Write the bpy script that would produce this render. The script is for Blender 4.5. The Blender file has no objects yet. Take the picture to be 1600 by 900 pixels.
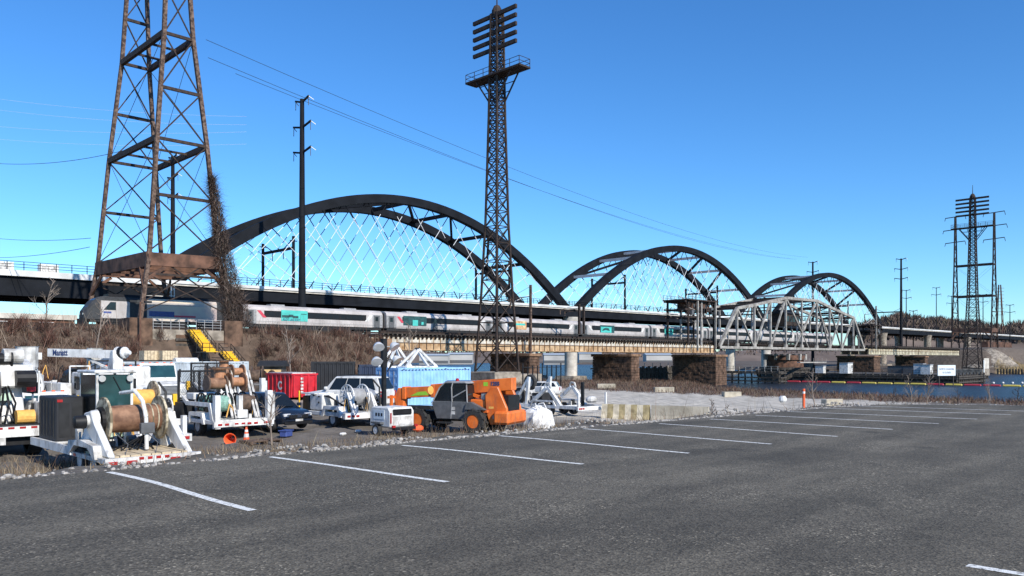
import bpy, bmesh, math, random
import numpy as np
from mathutils import Vector, Matrix, Quaternion
random.seed(7); RNG = np.random.default_rng(11)
SC = bpy.context.scene
COL = SC.collection
# ---------------------------------------------------------------- camera, world, sun, exposure
# world axes: X runs along the railway (to the right and away), Y across it (away from the car park), Z up
FPX, HY, EYE = 1244.0, 560.0, 1.65
cam = bpy.data.cameras.new('camera'); camo = bpy.data.objects.new('camera', cam); COL.objects.link(camo)
camo.location = (0, 0, EYE); camo.rotation_euler = (math.radians(90), 0, math.radians(-45))
cam.sensor_width = 36; cam.lens = FPX / 1600 * 36; cam.shift_y = (HY - 450) / 1600
cam.clip_start = 0.1; cam.clip_end = 20000
SC.camera = camo
TO_SUN = Vector((-0.13, -1.0, 0.0)).normalized() * math.cos(math.radians(34)) + Vector((0, 0, math.sin(math.radians(34))))
wd = bpy.data.worlds.new('World'); SC.world = wd; wd.use_nodes = True
nt = wd.node_tree; nt.nodes.clear()
sky = nt.nodes.new('ShaderNodeTexSky'); sky.sky_type = 'NISHITA'; sky.sun_disc = False
sky.sun_elevation = math.radians(34); sky.sun_rotation = math.atan2(TO_SUN.x, TO_SUN.y)
sky.air_density = 1.0; sky.dust_density = 0.0; sky.ozone_density = 3.0; sky.altitude = 0
hs = nt.nodes.new('ShaderNodeHueSaturation'); hs.inputs['Saturation'].default_value = 1.18; hs.inputs['Value'].default_value = 1.0
bg = nt.nodes.new('ShaderNodeBackground'); bg.inputs['Strength'].default_value = 0.15
wo = nt.nodes.new('ShaderNodeOutputWorld')
tint = nt.nodes.new('ShaderNodeMix'); tint.data_type = 'RGBA'; tint.blend_type = 'MULTIPLY'; tint.inputs['Factor'].default_value = 1; tint.inputs['B'].default_value = (.50, .76, .98, 1)   # deep clear winter blue
nt.links.new(sky.outputs[0], hs.inputs['Color']); nt.links.new(hs.outputs[0], tint.inputs['A']); nt.links.new(tint.outputs['Result'], bg.inputs[0]); nt.links.new(bg.outputs[0], wo.inputs[0])
sl = bpy.data.lights.new('sun', 'SUN'); sl.energy = 4.6; sl.angle = math.radians(0.53); sl.color = (1.0, 0.94, 0.84)
so = bpy.data.objects.new('sun', sl); COL.objects.link(so); so.rotation_euler = TO_SUN.to_track_quat('Z', 'Y').to_euler(); so.location = (-20, -80, 80)
SC.view_settings.view_transform = 'Standard'; SC.view_settings.look = 'None'; SC.view_settings.exposure = 0.32; SC.view_settings.gamma = 1
SC.cycles.max_bounces = 5; SC.cycles.diffuse_bounces = 3; SC.cycles.glossy_bounces = 3; SC.cycles.transparent_max_bounces = 8
# ---------------------------------------------------------------- coordinates
R2 = math.sqrt(2)
def atdep(px, py, dep):
    r = (px - 800) / FPX * dep
    return Vector(((r + dep) / R2, (dep - r) / R2, EYE + (HY - py) / FPX * dep))
def atY(px, py, Y):
    t = (px - 800) / FPX; X = Y * (1 + t) / (1 - t); dep = (X + Y) / R2
    return Vector((X, Y, EYE + (HY - py) / FPX * dep))
def gp(px, py, z): return atdep(px, py, (EYE - z) * FPX / (py - HY))
# ---------------------------------------------------------------- materials
MT = {}
def mat(name, col, rough=0.6, metal=0.0, var=0.15, scale=4.0, bump=0.0, bscale=30.0, col2=None, spec=0.5, grime=0.0, contrast=(0.35, 0.65)):
    m = bpy.data.materials.new(name); m.use_nodes = True; n = m.node_tree.nodes; l = m.node_tree.links
    b = n['Principled BSDF']; b.inputs['Roughness'].default_value = rough; b.inputs['Metallic'].default_value = metal
    b.inputs['Specular IOR Level'].default_value = spec
    tc = n.new('ShaderNodeNewGeometry')
    ns = n.new('ShaderNodeTexNoise'); ns.inputs['Scale'].default_value = scale; ns.inputs['Detail'].default_value = 6
    l.new(tc.outputs['Position'], ns.inputs['Vector'])
    rp = n.new('ShaderNodeValToRGB'); rp.color_ramp.elements[0].position = contrast[0]; rp.color_ramp.elements[1].position = contrast[1]
    c1 = [c * (1 - var) for c in col]; c2 = col2 if col2 else [min(1, c * (1 + var)) for c in col]
    rp.color_ramp.elements[0].color = (*c1, 1); rp.color_ramp.elements[1].color = (*c2, 1)
    l.new(ns.outputs['Fac'], rp.inputs['Fac']); out = rp.outputs['Color']
    if grime > 0:   # dried mud and rust-brown smears
        mp = n.new('ShaderNodeMapping'); mp.inputs['Scale'].default_value = (1.6, 1.6, .55); l.new(tc.outputs['Position'], mp.inputs[0])
        gn = n.new('ShaderNodeTexNoise'); gn.inputs['Scale'].default_value = 2.4; gn.inputs['Detail'].default_value = 9; gn.inputs['Roughness'].default_value = .68; l.new(mp.outputs[0], gn.inputs['Vector'])
        gm = n.new('ShaderNodeMapRange'); gm.inputs[1].default_value = .50; gm.inputs[2].default_value = .72; gm.inputs[3].default_value = 0; gm.inputs[4].default_value = grime; l.new(gn.outputs['Fac'], gm.inputs[0])
        mx = n.new('ShaderNodeMix'); mx.data_type = 'RGBA'; mx.inputs['B'].default_value = (.13, .105, .08, 1); l.new(gm.outputs[0], mx.inputs['Factor']); l.new(out, mx.inputs['A']); out = mx.outputs['Result']
    l.new(out, b.inputs['Base Color'])
    if bump > 0:
        nb = n.new('ShaderNodeTexNoise'); nb.inputs['Scale'].default_value = bscale; nb.inputs['Detail'].default_value = 4
        l.new(tc.outputs['Position'], nb.inputs['Vector'])
        bp = n.new('ShaderNodeBump'); bp.inputs['Strength'].default_value = bump; bp.inputs['Distance'].default_value = 0.05
        l.new(nb.outputs['Fac'], bp.inputs['Height']); l.new(bp.outputs['Normal'], b.inputs['Normal'])
    MT[name] = m
    return m
mat('white', (.66, .655, .63), .42, var=.14, scale=2.2, col2=(.78, .775, .75), grime=.75)
mat('dirty_white', (.50, .48, .44), .6, var=.3, scale=3, col2=(.70, .69, .66), grime=.9)
mat('black', (.012, .012, .013), .5, var=.3, spec=.3)
mat('rubber', (.028, .027, .026), .85, var=.35, scale=12, bump=.3, bscale=60)
mat('dark_grey', (.026, .027, .029), .7, var=.2, spec=.2)
mat('grey', (.28, .28, .28), .55, var=.2)
mat('mid_grey', (.10, .102, .105), .5, var=.2)
mat('glass', (.010, .013, .015), .12, var=.1, spec=.5)
mat('glass_teal', (.02, .06, .062), .08, var=.3, spec=.8, scale=1.5)
mat('pane_dark', (.012, .014, .016), .35, var=.2, spec=.3)
mat('loco_grey', (.042, .044, .047), .6, var=.2, spec=.25)
mat('chrome', (.7, .7, .7), .2, metal=1, var=.05)
mat('steel', (.42, .42, .42), .45, metal=.6, var=.15)
mat('rust_dark', (.022, .016, .0135), .85, var=.4, scale=3, col2=(.05, .031, .023))
mat('rust_red', (.085, .045, .03), .9, var=.4, scale=.7, col2=(.18, .09, .057), bump=.3)
mat('rust_leg', (.075, .043, .031), .9, var=.4, scale=2.5, col2=(.20, .135, .10), contrast=(.40, .70))
mat('bridge_black', (.009, .0105, .014), .75, var=.3, scale=.35, spec=.15)
mat('bridge_strut', (.42, .43, .45), .45, var=.12, scale=.5)
mat('hanger_white', (.72, .73, .74), .4, var=.05)
mat('concrete', (.50, .46, .40), .85, var=.2, scale=.6, col2=(.62, .58, .51), bump=.15, bscale=4)
mat('concrete_edge', (.58, .58, .56), .75, var=.15, scale=.3, col2=(.70, .70, .69))
mat('old_concrete', (.21, .175, .135), .9, var=.35, scale=1.0, col2=(.36, .31, .25), bump=.4, bscale=6)
mat('girder_upper', (.50, .45, .37), .8, var=.25, scale=1.1, col2=(.64, .61, .54), grime=.4)
mat('girder_rust', (.40, .225, .10), .85, var=.3, scale=.9, col2=(.56, .40, .24), grime=.4)
mat('girder_cream', (.50, .46, .32), .8, var=.3, scale=.8, col2=(.66, .62, .47))
mat('truss_paint', (.27, .25, .22), .75, var=.3, scale=.8, col2=(.40, .38, .345), grime=.65)
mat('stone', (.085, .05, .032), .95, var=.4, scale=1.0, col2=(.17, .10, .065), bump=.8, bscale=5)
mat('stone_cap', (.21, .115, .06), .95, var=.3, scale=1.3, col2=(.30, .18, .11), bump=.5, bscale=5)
mat('timber', (.045, .038, .032), .9, var=.4, scale=2, col2=(.09, .078, .066))
mat('timber_pale', (.35, .33, .3), .9, var=.3, scale=2)
mat('train_silver', (.44, .405, .385), .42, metal=.0, var=.14, scale=.5, col2=(.52, .48, .46), grime=.35)
mat('train_red', (.55, .06, .09), .45, var=.1)
mat('train_pink', (.64, .50, .46), .65, var=.15, scale=.3, col2=(.66, .58, .46), spec=.2)
mat('train_blue', (.05, .08, .25), .45, var=.2)
mat('ad_teal', (.07, .47, .41), .5, var=.15, scale=1)
mat('ad_dark', (.02, .07, .07), .5, var=.4, scale=2)
mat('ad_orange', (.62, .25, .10), .5, var=.35, scale=1.5, col2=(.75, .6, .35))
mat('orange', (.70, .135, .016), .48, var=.15, scale=2, col2=(.80, .19, .03), grime=.55)
mat('lime', (.28, .55, .04), .5, var=.1)
mat('cone_orange', (.85, .13, .04), .5, var=.08)
mat('red', (.50, .018, .03), .5, var=.2, scale=2)
mat('tail_red', (.35, .02, .02), .3, var=.1)
mat('container_blue', (.23, .46, .78), .55, var=.10, scale=1.2, col2=(.30, .54, .84), grime=.35)
mat('container_navy', (.010, .022, .055), .6, var=.3, scale=1.5)
mat('container_black', (.012, .013, .016), .6, var=.3, scale=1.5)
mat('container_grey', (.36, .41, .45), .6, var=.12, scale=1.2, col2=(.46, .51, .55), grime=.4)
mat('reel_brown', (.19, .09, .05), .75, var=.35, scale=4, col2=(.31, .17, .10))
mat('reel_wood', (.33, .26, .16), .85, var=.5, scale=5, col2=(.55, .47, .33), contrast=(.42, .58))
mat('reel_dark', (.10, .065, .045), .8, var=.4, scale=5)
mat('rope_yellow', (.72, .39, .09), .7, var=.15, scale=8)
mat('rope_green', (.20, .36, .29), .8, var=.3, scale=9)
mat('copper', (.42, .20, .10), .55, var=.3, scale=6)
mat('plywood', (.62, .42, .19), .8, var=.15, scale=3)
mat('wood_deck', (.52, .42, .28), .85, var=.25, scale=5)
mat('yellow', (.80, .47, .02), .55, var=.1)
mat('car_navy', (.012, .018, .032), .18, var=.1, spec=.7)
mat('sack', (.70, .69, .67), .9, var=.2, scale=6)
mat('barrier', (.42, .37, .28), .9, var=.3, scale=1.5, col2=(.47, .42, .33), bump=.4, bscale=8)
mat('barrier_yellow', (.33, .265, .14), .9, var=.35, scale=3)
mat('barrier_white', (.58, .51, .38), .9, var=.2, scale=3)
mat('boom_red', (.38, .035, .05), .5, var=.2)
mat('boom_yellow', (.55, .44, .09), .5, var=.15)
mat('sign_white', (.66, .72, .74), .5, var=.05)
mat('ink', (.03, .05, .14), .6, var=.1)
mat('paint_line', (.24, .235, .22), .85, var=.2, scale=22, col2=(.76, .75, .70), bump=.2, bscale=120, contrast=(.34, .50))
mat('far_wall', (.42, .41, .39), .8, var=.15, scale=.05)
mat('rock_white', (.20, .18, .16), .95, var=.4, scale=9, col2=(.46, .43, .39), bump=.5, bscale=12)
mat('vine', (.055, .04, .033), .95, var=.4, scale=2)
mat('bark', (.20, .16, .13), .95, var=.3, scale=3)
mat('lamp', (.72, .72, .70), .25, metal=.3, var=.1)
mat('green_panel', (.45, .60, .48), .6, var=.15)
mat('hill', (.12, .09, .075), 1, var=.3, scale=.02, col2=(.17, .13, .105))
def attr_mat(name, rough=.95, nscale=3.0, lo=.7, hi=1.25, bump=0.0, bscale=8.0):
    m = bpy.data.materials.new(name); m.use_nodes = True; n = m.node_tree.nodes; l = m.node_tree.links
    b = n['Principled BSDF']; b.inputs['Roughness'].default_value = rough; b.inputs['Specular IOR Level'].default_value = .2
    at = n.new('ShaderNodeAttribute'); at.attribute_name = 'Col'
    tc = n.new('ShaderNodeNewGeometry'); ns = n.new('ShaderNodeTexNoise'); ns.inputs['Scale'].default_value = nscale; ns.inputs['Detail'].default_value = 8
    l.new(tc.outputs['Position'], ns.inputs['Vector'])
    mr = n.new('ShaderNodeMapRange'); mr.inputs[1].default_value = .3; mr.inputs[2].default_value = .7; mr.inputs[3].default_value = lo; mr.inputs[4].default_value = hi
    l.new(ns.outputs['Fac'], mr.inputs[0])
    mx = n.new('ShaderNodeVectorMath'); mx.operation = 'SCALE'
    l.new(at.outputs['Color'], mx.inputs[0]); l.new(mr.outputs[0], mx.inputs['Scale']); l.new(mx.outputs[0], b.inputs['Base Color'])
    if bump:
        nb = n.new('ShaderNodeTexNoise'); nb.inputs['Scale'].default_value = bscale; nb.inputs['Detail'].default_value = 5
        l.new(tc.outputs['Position'], nb.inputs['Vector'])
        bp = n.new('ShaderNodeBump'); bp.inputs['Strength'].default_value = bump; bp.inputs['Distance'].default_value = .1
        l.new(nb.outputs['Fac'], bp.inputs['Height']); l.new(bp.outputs['Normal'], b.inputs['Normal'])
    MT[name] = m
attr_mat('ground', nscale=.9, lo=.65, hi=1.3, bump=.6, bscale=5)
attr_mat('blades', nscale=.22, lo=.5, hi=1.25)
# asphalt: fine aggregate speckle, faint pale worn patches and tyre-polished bands
def asphalt():
    m = bpy.data.materials.new('asphalt'); m.use_nodes = True; n = m.node_tree.nodes; l = m.node_tree.links; b = n['Principled BSDF']
    tc = n.new('ShaderNodeNewGeometry')
    def noise(s, d=4, r=.5):
        q = n.new('ShaderNodeTexNoise'); q.inputs['Scale'].default_value = s; q.inputs['Detail'].default_value = d; q.inputs['Roughness'].default_value = r
        l.new(tc.outputs['Position'], q.inputs['Vector']); return q.outputs['Fac']
    def mrange(f, a, b2, c, d):
        q = n.new('ShaderNodeMapRange'); q.inputs[1].default_value = a; q.inputs[2].default_value = b2; q.inputs[3].default_value = c; q.inputs[4].default_value = d
        l.new(f, q.inputs[0]); return q.outputs[0]
    def mul(a, c):
        q = n.new('ShaderNodeMath'); q.operation = 'MULTIPLY'; l.new(a, q.inputs[0]); l.new(c, q.inputs[1]); return q.outputs[0]
    def add(a, c):
        q = n.new('ShaderNodeMath'); q.operation = 'ADD'; l.new(a, q.inputs[0]); l.new(c, q.inputs[1]); return q.outputs[0]
    big = mrange(noise(.22, 5, .6), .3, .7, .72, 1.32)
    mid = mrange(noise(1.6, 6, .65), .3, .7, .88, 1.12)
    vo = n.new('ShaderNodeTexVoronoi'); vo.inputs['Scale'].default_value = 55; l.new(tc.outputs['Position'], vo.inputs['Vector'])
    sep = n.new('ShaderNodeSeparateColor'); l.new(vo.outputs['Color'], sep.inputs[0])
    spk = mrange(sep.outputs[0], 0, 1, .5, 1.5)
    chip = mrange(sep.outputs[1], .90, .97, 0, 1)
    worn = mrange(noise(.55, 6, .7), .46, .66, 0.10, 1.0)
    chips = mul(chip, worn)
    q = n.new('ShaderNodeMath'); q.operation = 'MULTIPLY'; q.inputs[1].default_value = .30; l.new(chips, q.inputs[0])
    mp = n.new('ShaderNodeMapping'); mp.inputs['Rotation'].default_value = (0, 0, .5); mp.inputs['Scale'].default_value = (.16, 1.1, 1); l.new(tc.outputs['Position'], mp.inputs[0])
    st = n.new('ShaderNodeTexNoise'); st.inputs['Scale'].default_value = 1.0; st.inputs['Detail'].default_value = 5; l.new(mp.outputs[0], st.inputs['Vector'])
    streak = mrange(st.outputs['Fac'], .42, .68, .90, 1.42)
    wob = n.new('ShaderNodeVectorMath'); wob.operation = 'MULTIPLY_ADD'; wn = n.new('ShaderNodeTexNoise'); wn.inputs['Scale'].default_value = 1.3; l.new(tc.outputs['Position'], wn.inputs['Vector']); l.new(wn.outputs['Color'], wob.inputs[0]); wob.inputs[1].default_value = (.9, .9, .9); l.new(tc.outputs['Position'], wob.inputs[2])
    ck = n.new('ShaderNodeTexVoronoi'); ck.feature = 'DISTANCE_TO_EDGE'; ck.inputs['Scale'].default_value = .24; l.new(wob.outputs[0], ck.inputs['Vector'])
    crack = mrange(ck.outputs['Distance'], .0, .003, .68, 1.0)
    stain = mrange(noise(.9, 3, .5), .64, .74, 1.0, .70)
    base = mul(mul(mul(mul(mul(big, mid), spk), streak), crack), stain)
    q2 = n.new('ShaderNodeMath'); q2.operation = 'MULTIPLY'; q2.inputs[1].default_value = .084; l.new(base, q2.inputs[0])
    v = add(q2.outputs[0], q.outputs[0])
    cb = n.new('ShaderNodeCombineColor'); qr = n.new('ShaderNodeMath'); qr.operation = 'MULTIPLY'; qr.inputs[1].default_value = 1.15; l.new(v, qr.inputs[0]); l.new(qr.outputs[0], cb.inputs[0]); l.new(v, cb.inputs[1])
    q3 = n.new('ShaderNodeMath'); q3.operation = 'MULTIPLY'; q3.inputs[1].default_value = .745; l.new(v, q3.inputs[0]); l.new(q3.outputs[0], cb.inputs[2])
    l.new(cb.outputs[0], b.inputs['Base Color']); b.inputs['Roughness'].default_value = .88; b.inputs['Specular IOR Level'].default_value = .3
    bp = n.new('ShaderNodeBump'); bp.inputs['Strength'].default_value = .45; bp.inputs['Distance'].default_value = .012
    l.new(vo.outputs['Distance'], bp.inputs['Height']); l.new(bp.outputs['Normal'], b.inputs['Normal'])
    MT['asphalt'] = m
asphalt()
def water():
    m = bpy.data.materials.new('water'); m.use_nodes = True; n = m.node_tree.nodes; l = m.node_tree.links; b = n['Principled BSDF']
    b.inputs['Base Color'].default_value = (.020, .027, .038, 1); b.inputs['Roughness'].default_value = .30; b.inputs['IOR'].default_value = 1.33; b.inputs['Specular IOR Level'].default_value = .22
    tc = n.new('ShaderNodeNewGeometry'); mp = n.new('ShaderNodeMapping'); mp.inputs['Scale'].default_value = (.9, .45, 1); l.new(tc.outputs['Position'], mp.inputs[0])
    a = n.new('ShaderNodeTexNoise'); a.inputs['Scale'].default_value = 1.2; a.inputs['Detail'].default_value = 6; l.new(mp.outputs[0], a.inputs['Vector'])
    bp = n.new('ShaderNodeBump'); bp.inputs['Strength'].default_value = 1.0; bp.inputs['Distance'].default_value = .9
    l.new(a.outputs['Fac'], bp.inputs['Height']); l.new(bp.outputs['Normal'], b.inputs['Normal']); MT['water'] = m
water()
# ---------------------------------------------------------------- mesh helpers
class M:
    def __init__(s): s.v = []; s.f = []
    def add(s, vs, fs):
        k = len(s.v); s.v += [tuple(p) for p in vs]; s.f += [tuple(i + k for i in q) for q in fs]; return s
    def box(s, x0, x1, y0, y1, z0, z1):
        return s.add([(x0, y0, z0), (x1, y0, z0), (x1, y1, z0), (x0, y1, z0), (x0, y0, z1), (x1, y0, z1), (x1, y1, z1), (x0, y1, z1)],
                     [(0, 3, 2, 1), (4, 5, 6, 7), (0, 1, 5, 4), (1, 2, 6, 5), (2, 3, 7, 6), (3, 0, 4, 7)])
    def bar(s, p, q, w, h=None, up=(0, 0, 1)):
        p, q = Vector(p), Vector(q); h = h or w; d = (q - p).normalized(); up = Vector(up)
        if abs(d.dot(up)) > .98: up = Vector((0, 1, 0))
        a = d.cross(up).normalized() * w / 2; b = a.cross(d).normalized() * h / 2
        vs = [p - a - b, p + a - b, p + a + b, p - a + b, q - a - b, q + a - b, q + a + b, q - a + b]
        return s.add(vs, [(0, 1, 2, 3), (7, 6, 5, 4), (0, 4, 5, 1), (1, 5, 6, 2), (2, 6, 7, 3), (3, 7, 4, 0)])
    def lathe(s, prof, p, d, n=16, caps=True):
        p, d = Vector(p), Vector(d).normalized(); a = d.orthogonal().normalized(); b = d.cross(a); vs = []
        for r, h in prof:
            for i in range(n):
                t = 2 * math.pi * i / n; vs.append(p + d * h + (a * math.cos(t) + b * math.sin(t)) * r)
        fs = [(j * n + i, j * n + (i + 1) % n, (j + 1) * n + (i + 1) % n, (j + 1) * n + i) for j in range(len(prof) - 1) for i in range(n)]
        if caps: fs += [tuple(range(n - 1, -1, -1)), tuple(range((len(prof) - 1) * n, len(prof) * n))]
        return s.add(vs, fs)
    def cyl(s, p, q, r, r2=None, n=12):
        p, q = Vector(p), Vector(q); return s.lathe([(r, 0), (r if r2 is None else r2, (q - p).length)], p, q - p, n)
    def tube(s, pts, r, n=6):
        for a, b in zip(pts[:-1], pts[1:]): s.cyl(a, b, r, n=n)
        return s
    def prism(s, prof, axis, a0, a1):   # prof: 2D points in the other two axes (x: y,z / y: x,z / z: x,y)
        n = len(prof); mk = {'x': lambda p, a: (a, p[0], p[1]), 'y': lambda p, a: (p[0], a, p[1]), 'z': lambda p, a: (p[0], p[1], a)}[axis]
        return s.add([mk(p, a0) for p in prof] + [mk(p, a1) for p in prof],
                     [tuple(range(n - 1, -1, -1)), tuple(range(n, 2 * n))] + [(i, (i + 1) % n, n + (i + 1) % n, n + i) for i in range(n)])
    def loft(s, rings, caps=True):
        n = len(rings[0]); vs = [p for r in rings for p in r]
        fs = [(j * n + i, j * n + (i + 1) % n, (j + 1) * n + (i + 1) % n, (j + 1) * n + i) for j in range(len(rings) - 1) for i in range(n)]
        if caps: fs += [tuple(range(n - 1, -1, -1)), tuple(range((len(rings) - 1) * n, len(rings) * n))]
        return s.add(vs, fs)
    def ball(s, c, r, n=10, sq=(1, 1, 1)):
        c = Vector(c); rings = []
        for j in range(1, n // 2):
            t = math.pi * j / (n // 2); rings.append([c + Vector((math.sin(t) * math.cos(2 * math.pi * i / n) * r * sq[0], math.sin(t) * math.sin(2 * math.pi * i / n) * r * sq[1], math.cos(t) * r * sq[2])) for i in range(n)])
        return s.loft(rings)
    def mesh(s, name, m, bevel=0, smooth=False):
        me = bpy.data.meshes.new(name); me.from_pydata(s.v, [], s.f)
        bm = bmesh.new(); bm.from_mesh(me)
        bmesh.ops.recalc_face_normals(bm, faces=bm.faces)
        if bevel: bmesh.ops.bevel(bm, geom=list(bm.edges), offset=bevel, segments=1, affect='EDGES', profile=.5)
        if smooth:
            for f in bm.faces: f.smooth = True
        bm.to_mesh(me); bm.free()
        if smooth: me.set_sharp_from_angle(angle=math.radians(40))
        me.materials.append(MT[m] if isinstance(m, str) else m); return me
    def build(s, name, m, parent=None, bevel=0, smooth=False, loc=None):
        o = bpy.data.objects.new(name, s.mesh(name, m, bevel, smooth)); COL.objects.link(o)
        if parent is not None: o.parent = parent
        if loc is not None: o.location = loc
        return o
def tag(o, label=None, cat=None, group=None, kind=None):
    if label: o['label'] = label
    if cat: o['category'] = cat
    if group: o['group'] = group
    if kind: o['kind'] = kind
    return o
def thing(name, label, cat, loc=(0, 0, 0), rz=0, group=None):
    o = bpy.data.objects.new(name, None); COL.objects.link(o); o.location = loc; o.rotation_euler = (0, 0, rz); o.empty_display_size = .5
    return tag(o, label, cat, group)
def inst(name, me, parent, loc=(0, 0, 0), rz=0):
    o = bpy.data.objects.new(name, me); COL.objects.link(o); o.parent = parent; o.location = loc; o.rotation_euler = (0, 0, rz); return o
def copy_tree(o, parent=None):
    c = o.copy(); COL.objects.link(c); c.parent = parent
    for ch in o.children: copy_tree(ch, c)
    return c
_U = {}
def ubar(name, p, q, w, h, m, parent, up=(0, 0, 1)):   # one straight member, sharing a unit box
    if m not in _U: _U[m] = M().box(-.5, .5, -.5, .5, 0, 1).mesh('member_' + m, m)
    p, q = Vector(p), Vector(q); d = (q - p); L = d.length; d.normalize(); u = Vector(up)
    if abs(d.dot(u)) > .98: u = Vector((0, 1, 0))
    a = d.cross(u).normalized(); b = a.cross(d).normalized()
    o = bpy.data.objects.new(name, _U[m]); COL.objects.link(o)
    if parent is not None: o.parent = parent
    mt = Matrix(((a.x, b.x, d.x, 0), (a.y, b.y, d.y, 0), (a.z, b.z, d.z, 0), (0, 0, 0, 1))).to_4x4()
    o.matrix_basis = Matrix.Translation(p) @ mt @ Matrix.Diagonal((w, h, L, 1)); return o
_C = {}
def urod(name, p, q, r, m, parent, n=8):
    if (m, n) not in _C: _C[m, n] = M().cyl((0, 0, 0), (0, 0, 1), 1, n=n).mesh('rod_' + m, m, smooth=True)
    p, q = Vector(p), Vector(q); d = q - p
    o = bpy.data.objects.new(name, _C[m, n]); COL.objects.link(o)
    if parent is not None: o.parent = parent
    o.matrix_basis = Matrix.Translation(p) @ d.to_track_quat('Z', 'Y').to_matrix().to_4x4() @ Matrix.Diagonal((r, r, d.length, 1)); return o
def npmesh(name, V, F, m, cols=None):   # numpy verts (n,3) and tris (k,3)
    me = bpy.data.meshes.new(name); me.vertices.add(len(V)); me.vertices.foreach_set('co', V.astype(np.float32).ravel())
    k = F.shape[1]; me.loops.add(F.size); me.loops.foreach_set('vertex_index', F.astype(np.int32).ravel())
    me.polygons.add(len(F)); me.polygons.foreach_set('loop_start', np.arange(0, F.size, k, dtype=np.int32)); me.polygons.foreach_set('loop_total', np.full(len(F), k, dtype=np.int32))
    if cols is not None:
        a = me.color_attributes.new('Col', 'FLOAT_COLOR', 'POINT'); c4 = np.ones((len(V), 4), np.float32); c4[:, :3] = cols; a.data.foreach_set('color', c4.ravel())
    me.update(calc_edges=True); me.validate(); me.materials.append(MT[m]); return me
def blades(name, P, H, W, lean, cols, m='blades', parent=None, down=0):   # thin tapering blades / twigs
    n = len(P); az = RNG.uniform(0, 2 * np.pi, n); le = RNG.uniform(0, lean, n)
    d = np.stack([np.sin(le) * np.cos(az), np.sin(le) * np.sin(az), np.cos(le)], 1)
    b = RNG.uniform(0, 2 * np.pi, n); a = np.stack([np.cos(b), np.sin(b), np.zeros(n)], 1) * (W / 2)[:, None]
    mid = P + d * (H * .55)[:, None] + np.stack([np.cos(az), np.sin(az), np.zeros(n)], 1) * (H * .05)[:, None]
    bend = d + np.stack([np.cos(az), np.sin(az), np.full(n, -.15)], 1) * (lean * .35)
    tip = mid + bend * (H * .45)[:, None]
    V = np.stack([P - a, P + a, mid + a * .7, mid - a * .7, tip], 1).reshape(-1, 3); i = np.arange(n)[:, None] * 5
    F = np.concatenate([i + [0, 1, 2], i + [0, 2, 3], i + [3, 2, 4]], 0)
    C = np.array(cols)[RNG.integers(0, len(cols), n)] * RNG.uniform(.7, 1.25, (n, 1))
    o = bpy.data.objects.new(name, npmesh(name, V, F, m, np.repeat(C, 5, 0))); COL.objects.link(o)
    if parent is not None: o.parent = parent
    return o
def text(name, s, size, m, parent, loc, rot, ext=.004, align='CENTER', sx=1.0, bold=0.0):
    cu = bpy.data.curves.new(name, 'FONT'); cu.body = s; cu.size = size; cu.extrude = ext; cu.align_x = align; cu.align_y = 'CENTER'; cu.offset = bold
    t = bpy.data.objects.new(name + '_tmp', cu); COL.objects.link(t)
    me = bpy.data.meshes.new_from_object(t.evaluated_get(bpy.context.evaluated_depsgraph_get())); bpy.data.objects.remove(t); bpy.data.curves.remove(cu)
    me.materials.clear(); me.materials.append(MT[m])
    o = bpy.data.objects.new(name, me); COL.objects.link(o); o.parent = parent; o.location = loc; o.rotation_euler = rot; o.scale = (sx, 1, 1); return o
RX = math.pi / 2
def smooth(x): x = np.clip(x, 0, 1); return x * x * (3 - 2 * x)
# ---------------------------------------------------------------- terrain
LOT = [(-60, 14.6), (-20, 13.2), (2.7, 12.55), (12, 12.35), (20, 11.75), (26, 11.35), (29.6, 10.7), (31.6, 8.6), (33.3, 5.5), (36, 0), (40, -12), (42, -60), (-60, -60)]
def poly_sd(X, Y, P):
    d = np.full(X.shape, 1e9); ins = np.zeros(X.shape, bool); n = len(P)
    for i in range(n):
        (ax, ay), (bx, by) = P[i], P[(i + 1) % n]; ex, ey = bx - ax, by - ay
        t = np.clip(((X - ax) * ex + (Y - ay) * ey) / (ex * ex + ey * ey), 0, 1)
        d = np.minimum(d, np.hypot(X - ax - t * ex, Y - ay - t * ey))
        with np.errstate(divide='ignore', invalid='ignore'):
            c = ((ay > Y) != (by > Y)) & (X < (bx - ax) * (Y - ay) / (by - ay + 1e-12) + ax)
        ins ^= c
    return np.where(ins, -d, d)
WATER_Z = -5.2
def shore(Y): return np.interp(Y, [-400, 0, 30, 70, 88, 104, 125, 150, 175, 210, 300, 2000], [118, 122, 127, 138, 150, 170, 168, 150, 118, 60, -60, -300])
def shore_r(Y): return np.interp(Y, [-400, 60, 100, 130, 250, 500, 900, 2000], [380, 392, 398, 404, 430, 640, 900, 1500])
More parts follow.
